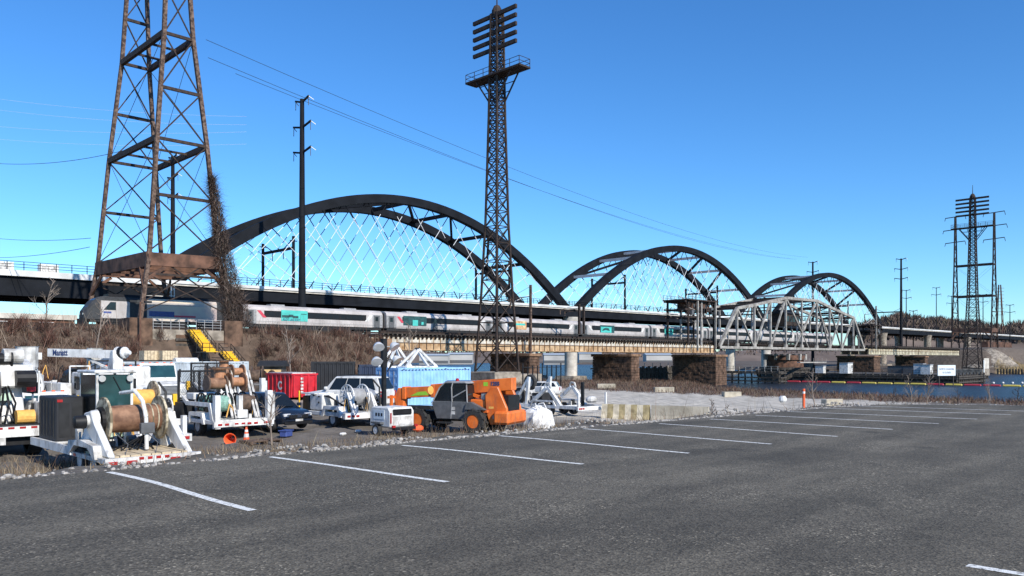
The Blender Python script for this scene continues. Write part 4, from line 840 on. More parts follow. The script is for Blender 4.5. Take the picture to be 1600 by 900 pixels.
M().box(X0, X1, .3, L, H - .35, H).build('deck', 'timber', th); M().box(X0 + .3, X0 + .6, .3, L, -.5, H - .4).build('sheeting', 'timber', th); M().box(X0 + .3, X1, .4, .7, -.5, H - .4).build('sheeting', 'timber', th)
for k in range(16): ubar('railing_post', (X0 + .1, 3 + k * 2.6, H), (X0 + .1, 3 + k * 2.6, H + 1.1), .1, .1, 'rust_dark', th)
for h in (.6, 1.1): ubar('railing_rail', (X0 + .1, 3, H + h), (X0 + .1, 42, H + h), .08, .08, 'rust_dark', th)
th, X0, X1, L, H = fender(203, 206, 101, 117, -1.9, 'short timber fender with pale tops beside the left end of the truss')
M().box(X0, X1, 0, L, H - .3, H).build('deck', 'timber', th)
for k in range(9): ubar('railing_post', (X0, .4 + k * 1.9, H), (X0, .4 + k * 1.9, H + 1.4), .14, .14, 'timber_pale', th)
for h in (.7, 1.4): ubar('railing_rail', (X0, 0, H + h), (X0, L, H + h), .09, .09, 'timber_pale', th)
def shed(px, py, Y, w, h, label):
    t = (px - 800) / FPX; X = Y * (1 + t) / (1 - t); th = thing('site_shed', label, 'shed', (X, Y, -2.6), group='white sheds on the fender pier')
    M().box(-w / 2, w / 2, -1.2, 1.2, 0, h).build('wall', 'white', th, bevel=.03); M().prism([(-1.35, h), (1.35, h), (1.2, h + .18), (-1.2, h + .18)], 'x', -w / 2 - .1, w / 2 + .1).build('roof', 'grey', th)
    M().box(-.4, .4, -1.24, -1.2, .05, h * .85).build('door', 'dirty_white', th); M().box(w / 2 - .9, w / 2 - .3, -1.23, -1.2, h * .5, h * .8).build('window', 'glass', th)
shed(1437, 0, 74, 2.4, 2.7, 'white shed on the fender pier left of the channel sign'); shed(1448, 0, 71.5, 2.2, 2.5, 'white shed on the fender pier nearest the channel sign'); shed(1322, 0, 92, 3.4, 2.9, 'white shed on the fender pier under the right half of the truss')
shed(1282, 0, 99, 1.6, 2.0, 'small white cabinet on the fender pier below the truss midpoint')
for k in range(2):
    p = atY(1425 - k * 25, 572, 77 + 5 * k); th = thing('deck_container', ['dark low container behind the white sheds on the fender pier', 'second dark low container on the fender pier, farther left'][k], 'container', (p.x + 4, p.y, -2.6)); M().box(-2, 2, -3, 3, 0, 2.0).build('body', 'mid_grey', th, bevel=.05); M().box(-2.1, 2.1, -3.1, 3.1, 2.0, 2.15).build('lid', 'dark_grey', th)
# channel sign on the corner of the fender pier
p = atY(1479, 580, 63.0); th = thing('channel_sign', 'white channel notice board on posts at the near corner of the fender pier', 'sign', (p.x, 63.0, -4.2), math.radians(-32)); hw = 2.55
M().box(-hw, hw, -.06, .06, 1.6, 4.2).build('board', 'sign_white', th)
for x in (-hw + .5, hw - .5): ubar('post', (x, .12, -1), (x, .12, 4.0), .18, .18, 'timber', th)
text('sign_lettering', 'NORTH CHANNEL', .56, 'ink', th, (0, -.066, 3.2), (RX, 0, 0), bold=.012, sx=.92); text('sign_lettering', 'IS CLOSED', .56, 'ink', th, (0, -.066, 2.35), (RX, 0, 0), bold=.012, sx=.92)
p = atY(1535, 578, 63.0); th = thing('marker_board', 'upright white marker board at the outer corner of the fender pier', 'sign', (p.x, 62.6, -3.4)); M().box(-.45, .45, -.05, .05, 1.2, 4.6).build('board', 'white', th); ubar('post', (0, .12, -2), (0, .12, 4.4), .2, .2, 'timber', th)
th = thing('containment_boom', 'floating red and yellow containment boom alongside the dark fender pier', 'boom', (220, 107, WATER_Z)); y = 0; k = 0
seq = ['boom_red', 'boom_red', 'boom_red', 'boom_yellow', 'boom_red', 'boom_yellow', 'boom_yellow', 'boom_yellow', 'boom_yellow', 'boom_red', 'boom_yellow', 'boom_red', 'boom_red', 'boom_yellow', 'boom_yellow', 'boom_red', 'boom_red', 'boom_yellow']
BM_ = {m: M().lathe([(.05, 0), (.32, .25), (.34, 1), (.34, 3), (.32, 3.75), (.05, 4)], (0, 0, 0), (0, -1, 0), 10).mesh('boom_float', m, smooth=True) for m in ('boom_red', 'boom_yellow')}
for k in range(24):
    m = seq[k % len(seq)]; o = inst('boom_float', BM_[m], th, (-.1 + .5 * math.sin(k * .5) + k * .22, -k * 4.15, .12)); o.rotation_euler = (0, 0, .05 + .06 * math.cos(k * .5))
for k in range(5): p = gp(1552 + k * 15, 599.5, WATER_Z); o = M().ball((0, 0, .2), .35).build('mooring_buoy', 'white', loc=p); tag(o, f'small white buoy on the water right of the fender pier, {["first", "second", "third", "fourth", "fifth"][k]} from the pier', 'buoy', 'small white buoys')
th = thing('timber_bulkhead', 'dark timber bulkhead in the shade behind the two middle stone piers', 'bulkhead', (181, 125, WATER_Z)); pm = M().box(-.42, .42, -.15, .15, -1, 4.3).mesh('sheet_plank', 'timber')  # dark planking added to deepen the shadowed gap under the girders
for k in range(30): inst('sheet_plank', pm, th, (-14 + k * .92, .1 * (k % 2), .25 * (k % 3)))
for z in (1.2, 3.0): ubar('wale', (-14, -.3, z), (13.2, -.3, z), .3, .35, 'timber', th)
for k in range(8): ubar('railing_post', (-13.5 + k * 3.7, 0, 4.2), (-13.5 + k * 3.7, 0, 5.6), .14, .14, 'timber_pale', th)
th = thing('moored_barge', 'dark flat barge moored under the right half of the truss span', 'barge', (268, 128, WATER_Z)); M().prism([(-16, .1), (16, .1), (18, 2.6), (-18, 2.6)], 'y', -5, 5).build('hull', 'black', th); M().box(-17.8, 17.8, -4.9, 4.9, 2.6, 2.85).build('deck', 'timber', th)  # dark hull and cargo added to stand in for shade below the truss
for k in range(5): M().box(-14 + k * 6.4, -10.5 + k * 6.4, -3, 3, 2.85, 4.6 + .8 * (k % 2)).build('deck_cargo', ('rust_red', 'dark_grey', 'rust_dark', 'mid_grey', 'dark_grey')[k], th)
# right bank retaining piles
th = thing('pile_wall', 'row of dark timber piles along the right river bank below the reeds', 'retaining wall', (397, 96, WATER_Z)); pm = M().cyl((0, 0, -1), (0, 0, 2.3), .35, n=7).mesh('pile', 'timber')
for k in range(40): inst('pile', pm, th, (-.4 - .05 * k, -k * 1.15, 0))
th = thing('crushed_stone_heap', 'heap of brown crushed stone on the right bank below the tower', 'stone heap', (412, 103, -2.5)); m = M()
r = random.Random(4); rings = []
for j, (rr, hh) in enumerate(((13, 0), (11, 1.6), (8, 4), (5, 6.4), (2.2, 8), (.3, 8.6))): rings.append([(rr * (1 + r.uniform(-.08, .08)) * math.cos(t * .349), rr * (1 + r.uniform(-.08, .08)) * math.sin(t * .349), hh + r.uniform(-.3, .3)) for t in range(18)])
m.loft(rings).build('rubble', 'old_concrete', th)
# ---------------------------------------------------------------- yard: shared bits
_W = {}
def wheel(parent, x, y, r, w, rim='dirty_white', side=-1, tm='rubber', z=None, name='wheel'):
    k = (round(r, 2), round(w, 2), rim, side)
    if k not in _W:
        t = M().lathe([(r * .6, -w / 2), (r * .93, -w / 2), (r, -w * .3), (r, w * .3), (r * .93, w / 2), (r * .6, w / 2)], (0, 0, 0), (1, 0, 0), 22, caps=False).mesh('tyre', tm, smooth=True)
        q = M().lathe([(r * .61, -w * .46), (r * .55, -w * .47), (r * .48, -w * .30), (r * .2, -w * .28), (r * .18, -w * .48), (.02, -w * .48)], (0, 0, 0), (-side, 0, 0), 18).mesh('rim', rim, smooth=True)
        _W[k] = (t, q)
    t, q = _W[k]; o = inst(name, t, parent, (x, y, r if z is None else z)); inst('rim', q, o); return o
def lugwheel(parent, x, y, r, w, rim):
    m = M().lathe([(r * .55, -w / 2), (r * .9, -w / 2), (r * .95, -w * .3), (r * .95, w * .3), (r * .9, w / 2), (r * .55, w / 2)], (0, 0, 0), (1, 0, 0), 24, caps=False)
    for k in range(18):
        a = k * math.pi / 9; s = 1 if k % 2 else -1; c, d = math.cos(a), math.sin(a); m.bar((s * w * .05, c * r * .97, d * r * .97), (s * w * .5, math.cos(a + .16) * r * .95, math.sin(a + .16) * r * .95), .09, .1)
    o = m.build('wheel', 'rubber', parent, loc=(x, y, r)); M().lathe([(r * .57, -w * .42), (r * .52, -w * .44), (r * .45, -w * .18), (r * .2, -w * .15), (r * .16, -w * .3), (.02, -w * .3)], (0, 0, 0), (1, 0, 0), 20).build('rim', rim, o, smooth=True); return o
def yard_thing(name, label, cat, x, y, hd=(0, 1), group=None, dz=0): return thing(name, label, cat, (x, y, gz(x, y) + dz), math.atan2(-hd[0], hd[1]), group)
def bx(th, name, m, *a, bevel=0): return M().box(*a).build(name, m, th, bevel=bevel)
def reel(th, x0, x1, y, z, rd, rf, drum, flange, spokes=0, nm='reel_drum'):
    d = M().lathe([(rd, x0), (rd * 1.06, x0 + (x1 - x0) * .3), (rd * 1.06, x0 + (x1 - x0) * .7), (rd, x1)], (0, y, z), (1, 0, 0), 24).build(nm, drum, th, smooth=True)
    for x in (x0, x1):
        if spokes:
            m = M(); n = 28
            for k in range(n): a, b = 2 * math.pi * k / n, 2 * math.pi * (k + 1) / n; m.bar((x, y + rf * math.cos(a), z + rf * math.sin(a)), (x, y + rf * math.cos(b), z + rf * math.sin(b)), .06, .05)
            for k in range(spokes): a = 2 * math.pi * k / spokes; m.bar((x, y, z), (x, y + rf * math.cos(a), z + rf * math.sin(a)), .05, .06)
            m.build('reel_flange', flange, th)
        else: M().lathe([(rf, -.035), (rf, .035)], (x, y, z), (1, 0, 0), 28).build('reel_flange', flange, th, bevel=.01)
    return d
def tape(th, x0, x1, y, z, n, axis='x', m='tail_red', h=.07):
    for k in range(n):
        a = x0 + (x1 - x0) * (k + .15) / n; b = x0 + (x1 - x0) * (k + .7) / n
        if axis == 'x': bx(th, 'reflective_tape', m, a, b, y - .012, y, z, z + h)
        else: bx(th, 'reflective_tape', m, y - .012, y, a, b, z, z + h)
# ---------------------------------------------------------------- near reel trailer with cab
th = yard_thing('reel_trailer', 'white flatbed trailer with cab, black power box and large brown cable reel, nearest machine', 'trailer', 8.45, 25.6, dz=.2)
bx(th, 'chassis', 'dirty_white', -1.25, 1.25, -3.3, 3.5, .48, .6); bx(th, 'bed', 'dark_grey', -1.2, 1.2, -1.2, 3.45, .6, .66)
for k in range(8): bx(th, 'plank', 'wood_deck', -1.1 + k * .275, -.85 + k * .275, -3.2, -1.22, .6, .655 + .01 * (k % 2))
bx(th, 'rear_bumper', 'white', -1.27, 1.27, -3.42, -3.3, .36, .62)
for x in (-1.1, -.6, .55, .95): M().box(x - .14, x + .14, -3.45, -3.42, .43, .54).build('tail_light', 'tail_red', th, bevel=.015)
tape(th, -.45, .45, -3.42, .54, 4); tape(th, -1.0, 3.4, -1.251, .5, 12, 'y')
bx(th, 'side_rail', 'white', -1.3, -1.22, -.6, 3.45, .5, .74)
for y in (-1.0, -2.15): wheel(th, -1.05, y, .39, .26); wheel(th, 1.05, y, .39, .26, side=1)
M().prism([(-2.75, .55), (-2.6, .9), (-1.5, 1.0), (-.5, .92), (-.35, .55), (-.55, .55), (-1.0, .82), (-2.15, .82), (-2.6, .55)], 'x', -1.32, -.9).build('fender', 'dirty_white', th)
for s in (-1, 1):
    M().prism([(-3.25, .62), (-2.5, .62), (-1.25, 1.35), (-1.2, 1.72), (-1.75, 1.80), (-2.1, 1.45)], 'x', s * 1.03 - .09, s * 1.03 + .09).build('reel_arm', 'white', th, bevel=.03)
    M().prism([(-1.9, .66), (-.4, .66), (-1.15, 1.4), (-1.5, 1.4)], 'x', s * 1.0 - .05, s * 1.0 + .05).build('arm_web', 'white', th, bevel=.02)
reel(th, -.72, .80, -1.6, 1.53, .37, .64, 'reel_brown', 'reel_wood')
M().cyl((-.86, -1.6, 1.53), (-.74, -1.6, 1.53), .36, n=20).build('drive_plate', 'black', th); M().lathe([(.30, 0), (.27, .16), (.16, .17), (.15, .34)], (-.9, -1.6, 1.53), (-1, 0, 0), 18).build('drive_hub', 'white', th, smooth=True); M().lathe([(.19, 0), (.17, .28), (.1, .3)], (-1.2, -1.6, 1.5), (-1, 0, 0), 14).build('drive_motor', 'black', th, smooth=True)
for k in range(3): M().lathe([(.40, -.02), (.425, 0), (.40, .02)], (.66 - k * .16, -1.6, 1.53), (1, 0, 0), 26, caps=False).build('rope_turn', 'reel_wood', th)
M().tube([(-.1, -1.1, 2.25), (.05, -1.8, 2.32), (.12, -2.2, 2.05), (.14, -2.4, 1.6), (.14, -2.45, .7)], .055, 8).build('level_wind_arm', 'white', th); M().box(-.05, .33, -2.56, -2.4, 1.15, 1.45).build('guide_roller', 'mid_grey', th, bevel=.02)
for k in range(6): a = -.5 + .2 * k; M().tube([(a, -1.0, .7), (a + .1, -1.5, .68), (a - .1, -2.0 - .05 * k, .68), (.1, -2.35, 1.1)], .02, 5).build('hose', 'black', th)
p = bx(th, 'power_box', 'container_black', -1.15, -.35, 1.35, 3.1, .72, 2.08, bevel=.04)
for k in range(5): bx(p, 'box_rib', 'dark_grey', -1.17, -1.15, 1.5 + k * .34, 1.62 + k * .34, .85, 1.95)
for k in range(2): bx(p, 'box_panel', 'dark_grey', -1.05 + k * .36, -.76 + k * .36, 1.335, 1.35, .85, 1.9)
bx(p, 'badge', 'tail_red', -1.1, -.95, 1.33, 1.35, 1.92, 2.0); bx(th, 'box_skid', 'white', -1.22, -.3, 1.2, 3.2, .66, .72)
cb = bx(th, 'cab_base', 'white', -.28, .78, .42, 1.95, .66, 1.25, bevel=.02)
for x in (-.25, .75):
    for y in (.45, 1.92): ubar('cab_post', (x, y, 1.2), (x, y, 2.82), .07, .07, 'white', th)
M().prism([(-.36, .3), (.86, .3), (.86, 2.02), (-.36, 2.02)], 'z', 2.8, 2.9).build('cab_roof', 'white', th, bevel=.03)
bx(th, 'side_window', 'glass', -.285, -.265, .52, 1.86, 1.28, 2.74); bx(th, 'front_window', 'glass_teal', -.2, .7, .425, .445, 1.1, 2.76); bx(th, 'rear_window', 'glass', -.2, .7, 1.93, 1.95, 1.3, 2.74); bx(th, 'side_window', 'glass', .765, .785, .52, 1.86, 1.28, 2.74)
M().tube([(.2, .40, 2.7), (.45, .39, 2.2)], .015, 5).build('wiper', 'black', th); M().lathe([(.03, 0), (.1, .05), (.1, .1)], (-.15, .38, 2.66), (0, -1, -.2), 12).build('work_light', 'lamp', th); M().lathe([(.03, 0), (.1, .05), (.1, .1)], (.66, .38, 2.66), (0, -1, -.2), 12).build('work_light', 'lamp', th)
bx(th, 'seat', 'black', .05, .5, 1.0, 1.5, 1.2, 1.35); bx(th, 'control_console', 'green_panel', -.15, .65, .3, .42, .85, 1.12)
for x in (-.7, .1, .9): M().tube([(x, -3.2, .66), (x + .25, -2.7, .9), (x + .05, -2.3, 1.2)], .012, 4).build('loose_cable', 'mid_grey', th)
# yellow-rope reel trailer behind it
th = yard_thing('reel_trailer', 'white trailer carrying a reel of yellow rope, behind the nearest reel trailer', 'trailer', 10.95, 31.2)
bx(th, 'chassis', 'white', -1.1, 1.2, -2.6, 2.4, .5, .66); bx(th, 'rear_bumper', 'white', -1.1, 1.2, -2.72, -2.6, .4, .66); wheel(th, -1.0, 0, .38, .25); wheel(th, 1.05, 0, .38, .25, side=1)
for x in (.75, 1.0): M().box(x - .1, x + .1, -2.75, -2.72, .48, .58).build('tail_light', 'tail_red', th)
for s in (-1, 1): M().prism([(-1.6, .66), (-.3, .66), (-.8, 1.95), (-1.05, 1.95)], 'x', s * .62 - .05, s * .62 + .05).build('reel_arm', 'white', th, bevel=.02)
reel(th, -.52, .5, -.95, 1.93, .29, .62, 'rope_yellow', 'reel_wood', nm='rope_drum'); M().cyl((-.6, -.95, 1.93), (-.45, -.95, 1.93), .6, n=26).build('outer_flange', 'reel_dark', th)
bx(th, 'blue_bin', 'train_blue', -.5, .6, -.4, .5, .66, 1.2, bevel=.04); bx(th, 'engine_box', 'white', -.8, .9, .9, 2.1, .66, 1.5, bevel=.04); bx(th, 'jack_post', 'white', 1.0, 1.15, -2.4, -2.2, .3, 1.3)
# ---------------------------------------------------------------- four-reel trailer with black cage
th = yard_thing('reel_trailer', 'white trailer with black mesh cage, green rope reels and raised copper drum, behind the cone', 'trailer', 15.95, 34.1)
bx(th, 'chassis', 'white', -1.3, 1.3, -1.9, 2.1, .52, .7, bevel=.02); bx(th, 'rear_bumper', 'white', -1.35, 1.35, -2.05, -1.9, .42, .64); bx(th, 'tongue', 'white', -.15, .15, 2.1, 3.6, .45, .6)
for x in (-1.1, -.8, .2, .5, .95, 1.15): M().box(x - .09, x + .09, -2.08, -2.05, .48, .57).build('tail_light', 'tail_red', th, bevel=.012)
tape(th, -.5, .1, -2.05, .5, 2)
wheel(th, -1.12, -.2, .38, .28); wheel(th, 1.12, -.2, .38, .28, side=1)
for s in (-1, 1): M().prism([(-.85, .5), (-.7, .82), (.3, .82), (.45, .5), (.62, .5), (.45, .98), (-.85, .98), (-1.05, .5)], 'x', s * 1.15 - .2, s * 1.15 + .2).build('fender', 'white', th)
M().prism([(-1.8, .7), (-1.55, .7), (-1.35, 1.25), (.9, 1.25), (1.3, 1.5), (1.3, 1.65), (.85, 1.42), (-1.5, 1.42)], 'x', -1.3, -1.18).build('side_frame', 'white', th); bx(th, 'jack_leg', 'white', -1.28, -1.05, -2.0, -1.75, .35, 1.75); bx(th, 'jack_leg', 'white', 1.08, 1.32, -2.0, -1.75, .35, 1.9)
M().cyl((1.35, -1.95, .6), (1.35, -1.95, 1.75), .09).build('gas_bottle', 'white', th)
for k, y in enumerate((-.9, .1)):
    reel(th, -.95, -.2, y, 1.35, .33, .44, 'rope_green', 'black', spokes=8); reel(th, .15, .95, y, 1.35, .34, .44, 'reel_dark' if k == 0 else 'grey', 'black', spokes=8)
bx(th, 'centre_post', 'white', -.1, .08, -1.7, -1.45, .7, 1.7); M().box(-.25, .22, -1.9, -1.6, .75, 1.1).build('valve_box', 'white', th, bevel=.02)
for x in (-.45, .6):
    for d in (0, .16): ubar('lift_arm', (x + d, -1.85, .75), (x + d + .35, -.4, 2.3), .09, .09, 'dirty_white', th)
reel(th, -.9, -.1, -.35, 2.2, .24, .36, 'reel_brown', 'reel_dark'); reel(th, .1, .75, -.35, 2.25, .2, .42, 'copper', 'reel_brown'); M().lathe([(.26, 0), (.26, .42), (.48, .43), (.48, .48)], (-.2, -.1, 2.4), (0, 0, 1), 18).build('upright_reel', 'copper', th); M().lathe([(.5, 0), (.5, .05)], (-.2, -.1, 2.86), (0, 0, 1), 18).build('upright_reel_flange', 'reel_dark', th)
bx(th, 'hose_tray', 'white', -.9, .5, 1.0, 1.8, 1.45, 1.75, bevel=.03)
for x in (-1.2, -.25, .7):
    for y in (1.9,): ubar('cage_post', (x, y, .7), (x, y, 2.75), .09, .09, 'black', th)
for z in (1.5, 2.72): ubar('cage_rail', (-1.24, 1.9, z), (.74, 1.9, z), .08, .08, 'black', th)
m = M()
for k in range(26): a = -1.2 + 1.9 * k / 26; m.bar((a, 1.9, 1.5), (min(.7, a + .6), 1.9, 2.72), .012); m.bar((a, 1.91, 2.72), (min(.7, a + .6), 1.91, 1.5), .012)
m.build('cage_mesh', 'dark_grey', th)['kind'] = 'stuff'
M().tube([(-.55, 1.9, 2.75), (-.5, 1.9, 2.92), (.25, 1.9, 2.92), (.3, 1.9, 2.75)], .02, 5).build('cage_handle', 'black', th); bx(th, 'generator', 'black', -1.35, -.75, 1.2, 2.2, .55, 1.35, bevel=.03); bx(th, 'warning_lamp', 'yellow', -1.42, -1.25, 1.95, 2.1, 1.2, 1.7)
# ---------------------------------------------------------------- pulling trailer with spoked reel
th = yard_thing('puller_trailer', 'white cable pulling trailer with a large spoked reel, in front of the white SUV', 'trailer', 22.65, 34.4)
bx(th, 'chassis', 'white', -1.35, 1.4, -1.75, 2.2, .52, .72, bevel=.02); bx(th, 'rear_bumper', 'white', -1.4, 1.45, -1.9, -1.75, .44, .72); bx(th, 'tongue', 'white', -.12, .12, 2.2, 3.4, .45, .6)
for x in (-1.2, -.95, -.7, .3, .6, .95): M().box(x - .09, x + .09, -1.93, -1.9, .52, .62).build('tail_light', 'tail_red', th, bevel=.012)
wheel(th, -1.15, -.6, .37, .28); wheel(th, 1.2, -.6, .37, .28, side=1)
for s in (-1, 1): M().prism([(-1.3, .5), (-1.15, .85), (-.1, .85), (.1, .5), (.3, .5), (.05, 1.02), (-1.3, 1.02), (-1.55, .5)], 'x', s * 1.18 - .22, s * 1.18 + .22).build('fender', 'white', th)
M().box(-1.3, -.3, .3, 1.5, .75, 1.55).build('engine_hood', 'white', th, bevel=.06); bx(th, 'radiator_grille', 'black', -1.32, -.3, 1.5, 2.15, .7, 1.45, bevel=.03); bx(th, 'hood_top', 'white', -1.4, -.25, .9, 2.2, 1.55, 1.61); bx(th, 'step_rail', 'yellow', -1.5, -1.44, 2.2, 2.26, .7, 1.7)
for k, (y, z) in enumerate(((.6, 1.45), (.62, 1.15), (1.1, 1.5))): M().cyl((-1.33, y, z), (-1.3, y, z), .05).build('gauge', 'black', th)
reel(th, -.55, .35, -.75, 1.45, .40, .60, 'grey', 'white', spokes=12); M().lathe([(.35, .0), (.42, .25), (.3, .6)], (.36, -.75, 1.47), (1, 0, 0), 18).build('reel_motor', 'steel', th, smooth=True)
for x in (-.75, -.6, .55, .7): ubar('reel_post', (x, -1.6, .7), (x * .95, -1.0, 1.65), .1, .14, 'white', th)
M().prism([(-1.7, .72), (-.6, .72), (-.9, 1.7), (-1.25, 1.7)], 'x', .48, .56).build('side_plate', 'white', th, bevel=.02); reel(th, 1.0, 1.3, -.9, 1.15, .26, .42, 'black', 'dirty_white', spokes=8)
for k in range(5): M().tube([(-1.2 + .06 * k, .3, 1.5), (-1.1 + .08 * k, -.4, 1.35 - .05 * k), (-.85 + .08 * k, -1.3, .8)], .03, 5).build('hose', 'black', th)
M().tube([(-1.25, .2, 1.0), (-1.2, -.1, .8), (-.8, -.15, .78), (-.75, .2, .95)], .025, 5).build('yellow_hose', 'yellow', th); M().tube([(.9, -1.5, .72), (1.0, -1.3, 1.9), (.8, -1.0, 2.3)], .05, 6).build('crane_arm', 'black', th)
# ---------------------------------------------------------------- mobile light tower
th = yard_thing('light_tower', 'small white towable light tower with four round lamps, left of the orange telehandler', 'light tower', 21.25, 29.2)
M().prism([(-1.15, .42), (.35, .42), (.35, 1.05), (.2, 1.28), (-1.0, 1.28), (-1.15, 1.1)], 'x', -.66, .66).build('housing', 'white', th, bevel=.04); M().box(-.5, .5, -1.175, -1.14, .95, 1.2).build('grille', 'black', th, bevel=.04); M().box(-.672, -.66, -.75, .05, .75, 1.15).build('side_label', 'sign_white', th)
for k in range(3): bx(th, 'label_mark', 'dark_grey', -.676, -.672, -.62 + k * .2, -.5 + k * .2, .88, 1.02)
bx(th, 'rear_panel', 'dirty_white', -.5, .55, -1.17, -1.15, .5, .88); bx(th, 'tow_bar', 'black', -.06, .06, .3, 1.6, .35, .45); bx(th, 'rear_frame', 'black', -.55, .6, -1.35, -1.16, .3, .42); bx(th, 'red_edge', 'tail_red', -.64, -.58, -1.17, -1.15, .6, 1.05)
for x in (-.6, .6): M().box(x - .08, x + .08, -1.38, -1.3, .42, .52).build('tail_light', 'tail_red', th)
wheel(th, -.76, -.35, .27, .2); wheel(th, .76, -.35, .27, .2, side=1); bx(th, 'fender', 'mid_grey', -.85, -.66, -.7, 0, .56, .63); bx(th, 'fender', 'mid_grey', .66, .85, -.7, 0, .56, .63)
ubar('mast', (0, .2, .5), (0, .2, 3.2), .16, .16, 'black', th); ubar('mast_top', (0, .2, 3.0), (0, .2, 4.3), .22, .2, 'black', th)
for (dx, z) in ((-.45, 3.95), (.42, 3.95), (-.55, 3.3), (.55, 3.35)):
    ubar('lamp_arm', (0, .15, z), (dx, .05, z), .05, .05, 'grey', th); L = M().lathe([(.07, -.2), (.16, -.12), (.25, .04), (.26, .08)], (dx, -.02, z), (.25 if dx > 0 else -.25, -.6, -.75), 18).build('lamp_head', 'lamp', th, smooth=True); M().lathe([(.24, .065), (.23, .075)], (dx, -.02, z), (.25 if dx > 0 else -.25, -.6, -.75), 18).build('lamp_glass', 'chrome', L)
for k in range(4): M().tube([(.05, .1, 3.4 + .1 * k), (.25 + .05 * k, 0, 3.2), (.1, .1, 2.8)], .015, 4).build('lamp_cable', 'dark_grey', th)
# ---------------------------------------------------------------- telehandler
th = yard_thing('telehandler', 'orange telescopic handler with grey cab parked behind the roadside weeds', 'telehandler', 25.0, 28.7, (-.336, .94), dz=.12)
for x, y in ((-1.02, 1.5), (-1.02, -1.5), (1.02, 1.5), (1.02, -1.5)): o = lugwheel(th, x, y, .57, .42, 'orange'); o.rotation_euler = (0, 0, 0 if x < 0 else math.pi)
bx(th, 'chassis', 'dark_grey', -.55, .55, -2.4, 2.2, .5, .95, bevel=.05); M().prism([(-3.05, .5), (-2.15, .42), (-1.95, 1.0), (-1.9, 1.75), (-2.2, 2.15), (-2.55, 2.15), (-3.0, 1.2)], 'x', -.8, -.62).build('rear_plate', 'orange', th, bevel=.03); M().prism([(-3.05, .5), (-2.15, .42), (-1.95, 1.0), (-1.9, 1.75), (-2.2, 2.15), (-2.55, 2.15), (-3.0, 1.2)], 'x', .62, .8).build('rear_plate', 'orange', th, bevel=.03)
M().box(-1.0, 1.0, -3.2, -2.4, .45, 1.05).build('counterweight', 'orange', th, bevel=.1); bx(th, 'engine_bay', 'black', -.6, .6, -3.0, -2.2, 1.0, 1.75); bx(th, 'fender_arm', 'orange', -.95, -.75, -2.1, -.9, .95, 1.08, bevel=.02); ubar('fender_stay', (-.85, -.95, 1.05), (-.85, -.7, 1.55), .16, .14, 'orange', th); bx(th, 'mid_hood', 'orange', -.7, .9, -1.9, .2, .95, 1.55, bevel=.05)
M().add([(x, y, z) for x in (-.26, .26) for y, z in ((-3.0, 1.98), (-3.0, 2.56), (1.3, 2.2), (1.3, 1.6))], [(0, 1, 2, 3), (7, 6, 5, 4), (0, 4, 5, 1), (1, 5, 6, 2), (2, 6, 7, 3), (3, 7, 4, 0)]).build('boom', 'orange', th, bevel=.025)
M().add([(x, y, z) for x in (-.2, .2) for y, z in ((1.2, 1.6), (1.2, 2.12), (2.9, 2.02), (2.9, 1.5))], [(0, 1, 2, 3), (7, 6, 5, 4), (0, 4, 5, 1), (1, 5, 6, 2), (2, 6, 7, 3), (3, 7, 4, 0)]).build('boom_section', 'orange', th, bevel=.02)
bx(th, 'boom_collar', 'orange', -.3, .3, 1.1, 1.3, 1.56, 2.2, bevel=.02); bx(th, 'boom_collar', 'orange', -.27, .27, 2.75, 2.95, 1.45, 2.06, bevel=.02)
M().add([(-.272, y, z) for y, z in ((1.05, 1.72), (.45, 1.75), (.35, 1.95), (.6, 1.98), (.85, 1.9))], [(0, 1, 2, 3, 4)]).build('green_emblem', 'lime', th)
M().add([(-.21, 1.45, 1.68), (-.21, 2.5, 1.62), (-.21, 2.05, 1.82), (-.21, 1.6, 1.86)], [(0, 1, 2, 3)]).build('green_emblem', 'lime', th)
M().prism([(2.9, 1.0), (3.25, .85), (3.45, 1.5), (3.2, 2.0), (2.9, 1.95)], 'x', -.22, .22).build('boom_head', 'orange', th, bevel=.02)
for x in (-.5, -.1, .3): ubar('carriage_bar', (x, 3.4, .75), (x, 3.4, 1.65), .14, .1, 'orange', th)
ubar('carriage_rail', (-.75, 3.42, 1.55), (.75, 3.42, 1.55), .1, .12, 'orange', th); ubar('carriage_rail', (-.75, 3.42, .85), (.75, 3.42, .85), .1, .12, 'orange', th)
for x in (-.42, .42): ubar('lift_cylinder', (x, -2.1, 1.45), (x * .8, -.2, 2.0), .13, .13, 'orange', th)
text('boom_lettering', '1255', .24, 'ink', th, (-.275, -2.15, 2.27), (RX, 0, -RX), bold=.01); bx(th, 'boom_decal', 'lime', -.268, -.262, -1.78, -1.55, 2.16, 2.34)
bx(th, 'plate_decal', 'rope_yellow', -.806, -.8, -2.35, -2.1, 1.15, 1.25); bx(th, 'plate_decal', 'dirty_white', -.806, -.8, -2.5, -2.3, .68, .85)
M().prism([(-1.1, .62), (.55, .62), (.78, 1.2), (.72, 1.45), (-1.12, 1.45)], 'x', -1.0, -.22).build('cab_lower', 'mid_grey', th, bevel=.03)
M().prism([(-1.12, 1.45), (.72, 1.45), (.38, 2.05), (.1, 2.3), (-.9, 2.3), (-1.05, 2.2)], 'x', -.96, -.26).build('cab_glass', 'glass', th)
for pts in ([(.74, 1.45), (.40, 2.06), (.1, 2.32)], [(-.22, .65), (-.28, 1.45), (-.25, 2.1), (-.32, 2.32)], [(-1.08, 1.42), (-1.04, 2.24)], [(-.75, 1.45), (-1.0, 2.15)] if False else [(-.3, 1.62), (-1.0, 1.98)]):
    for x in (-.985,): M().tube([(x, y, z) for y, z in pts], .032, 6).build('cab_pillar', 'grey', th)
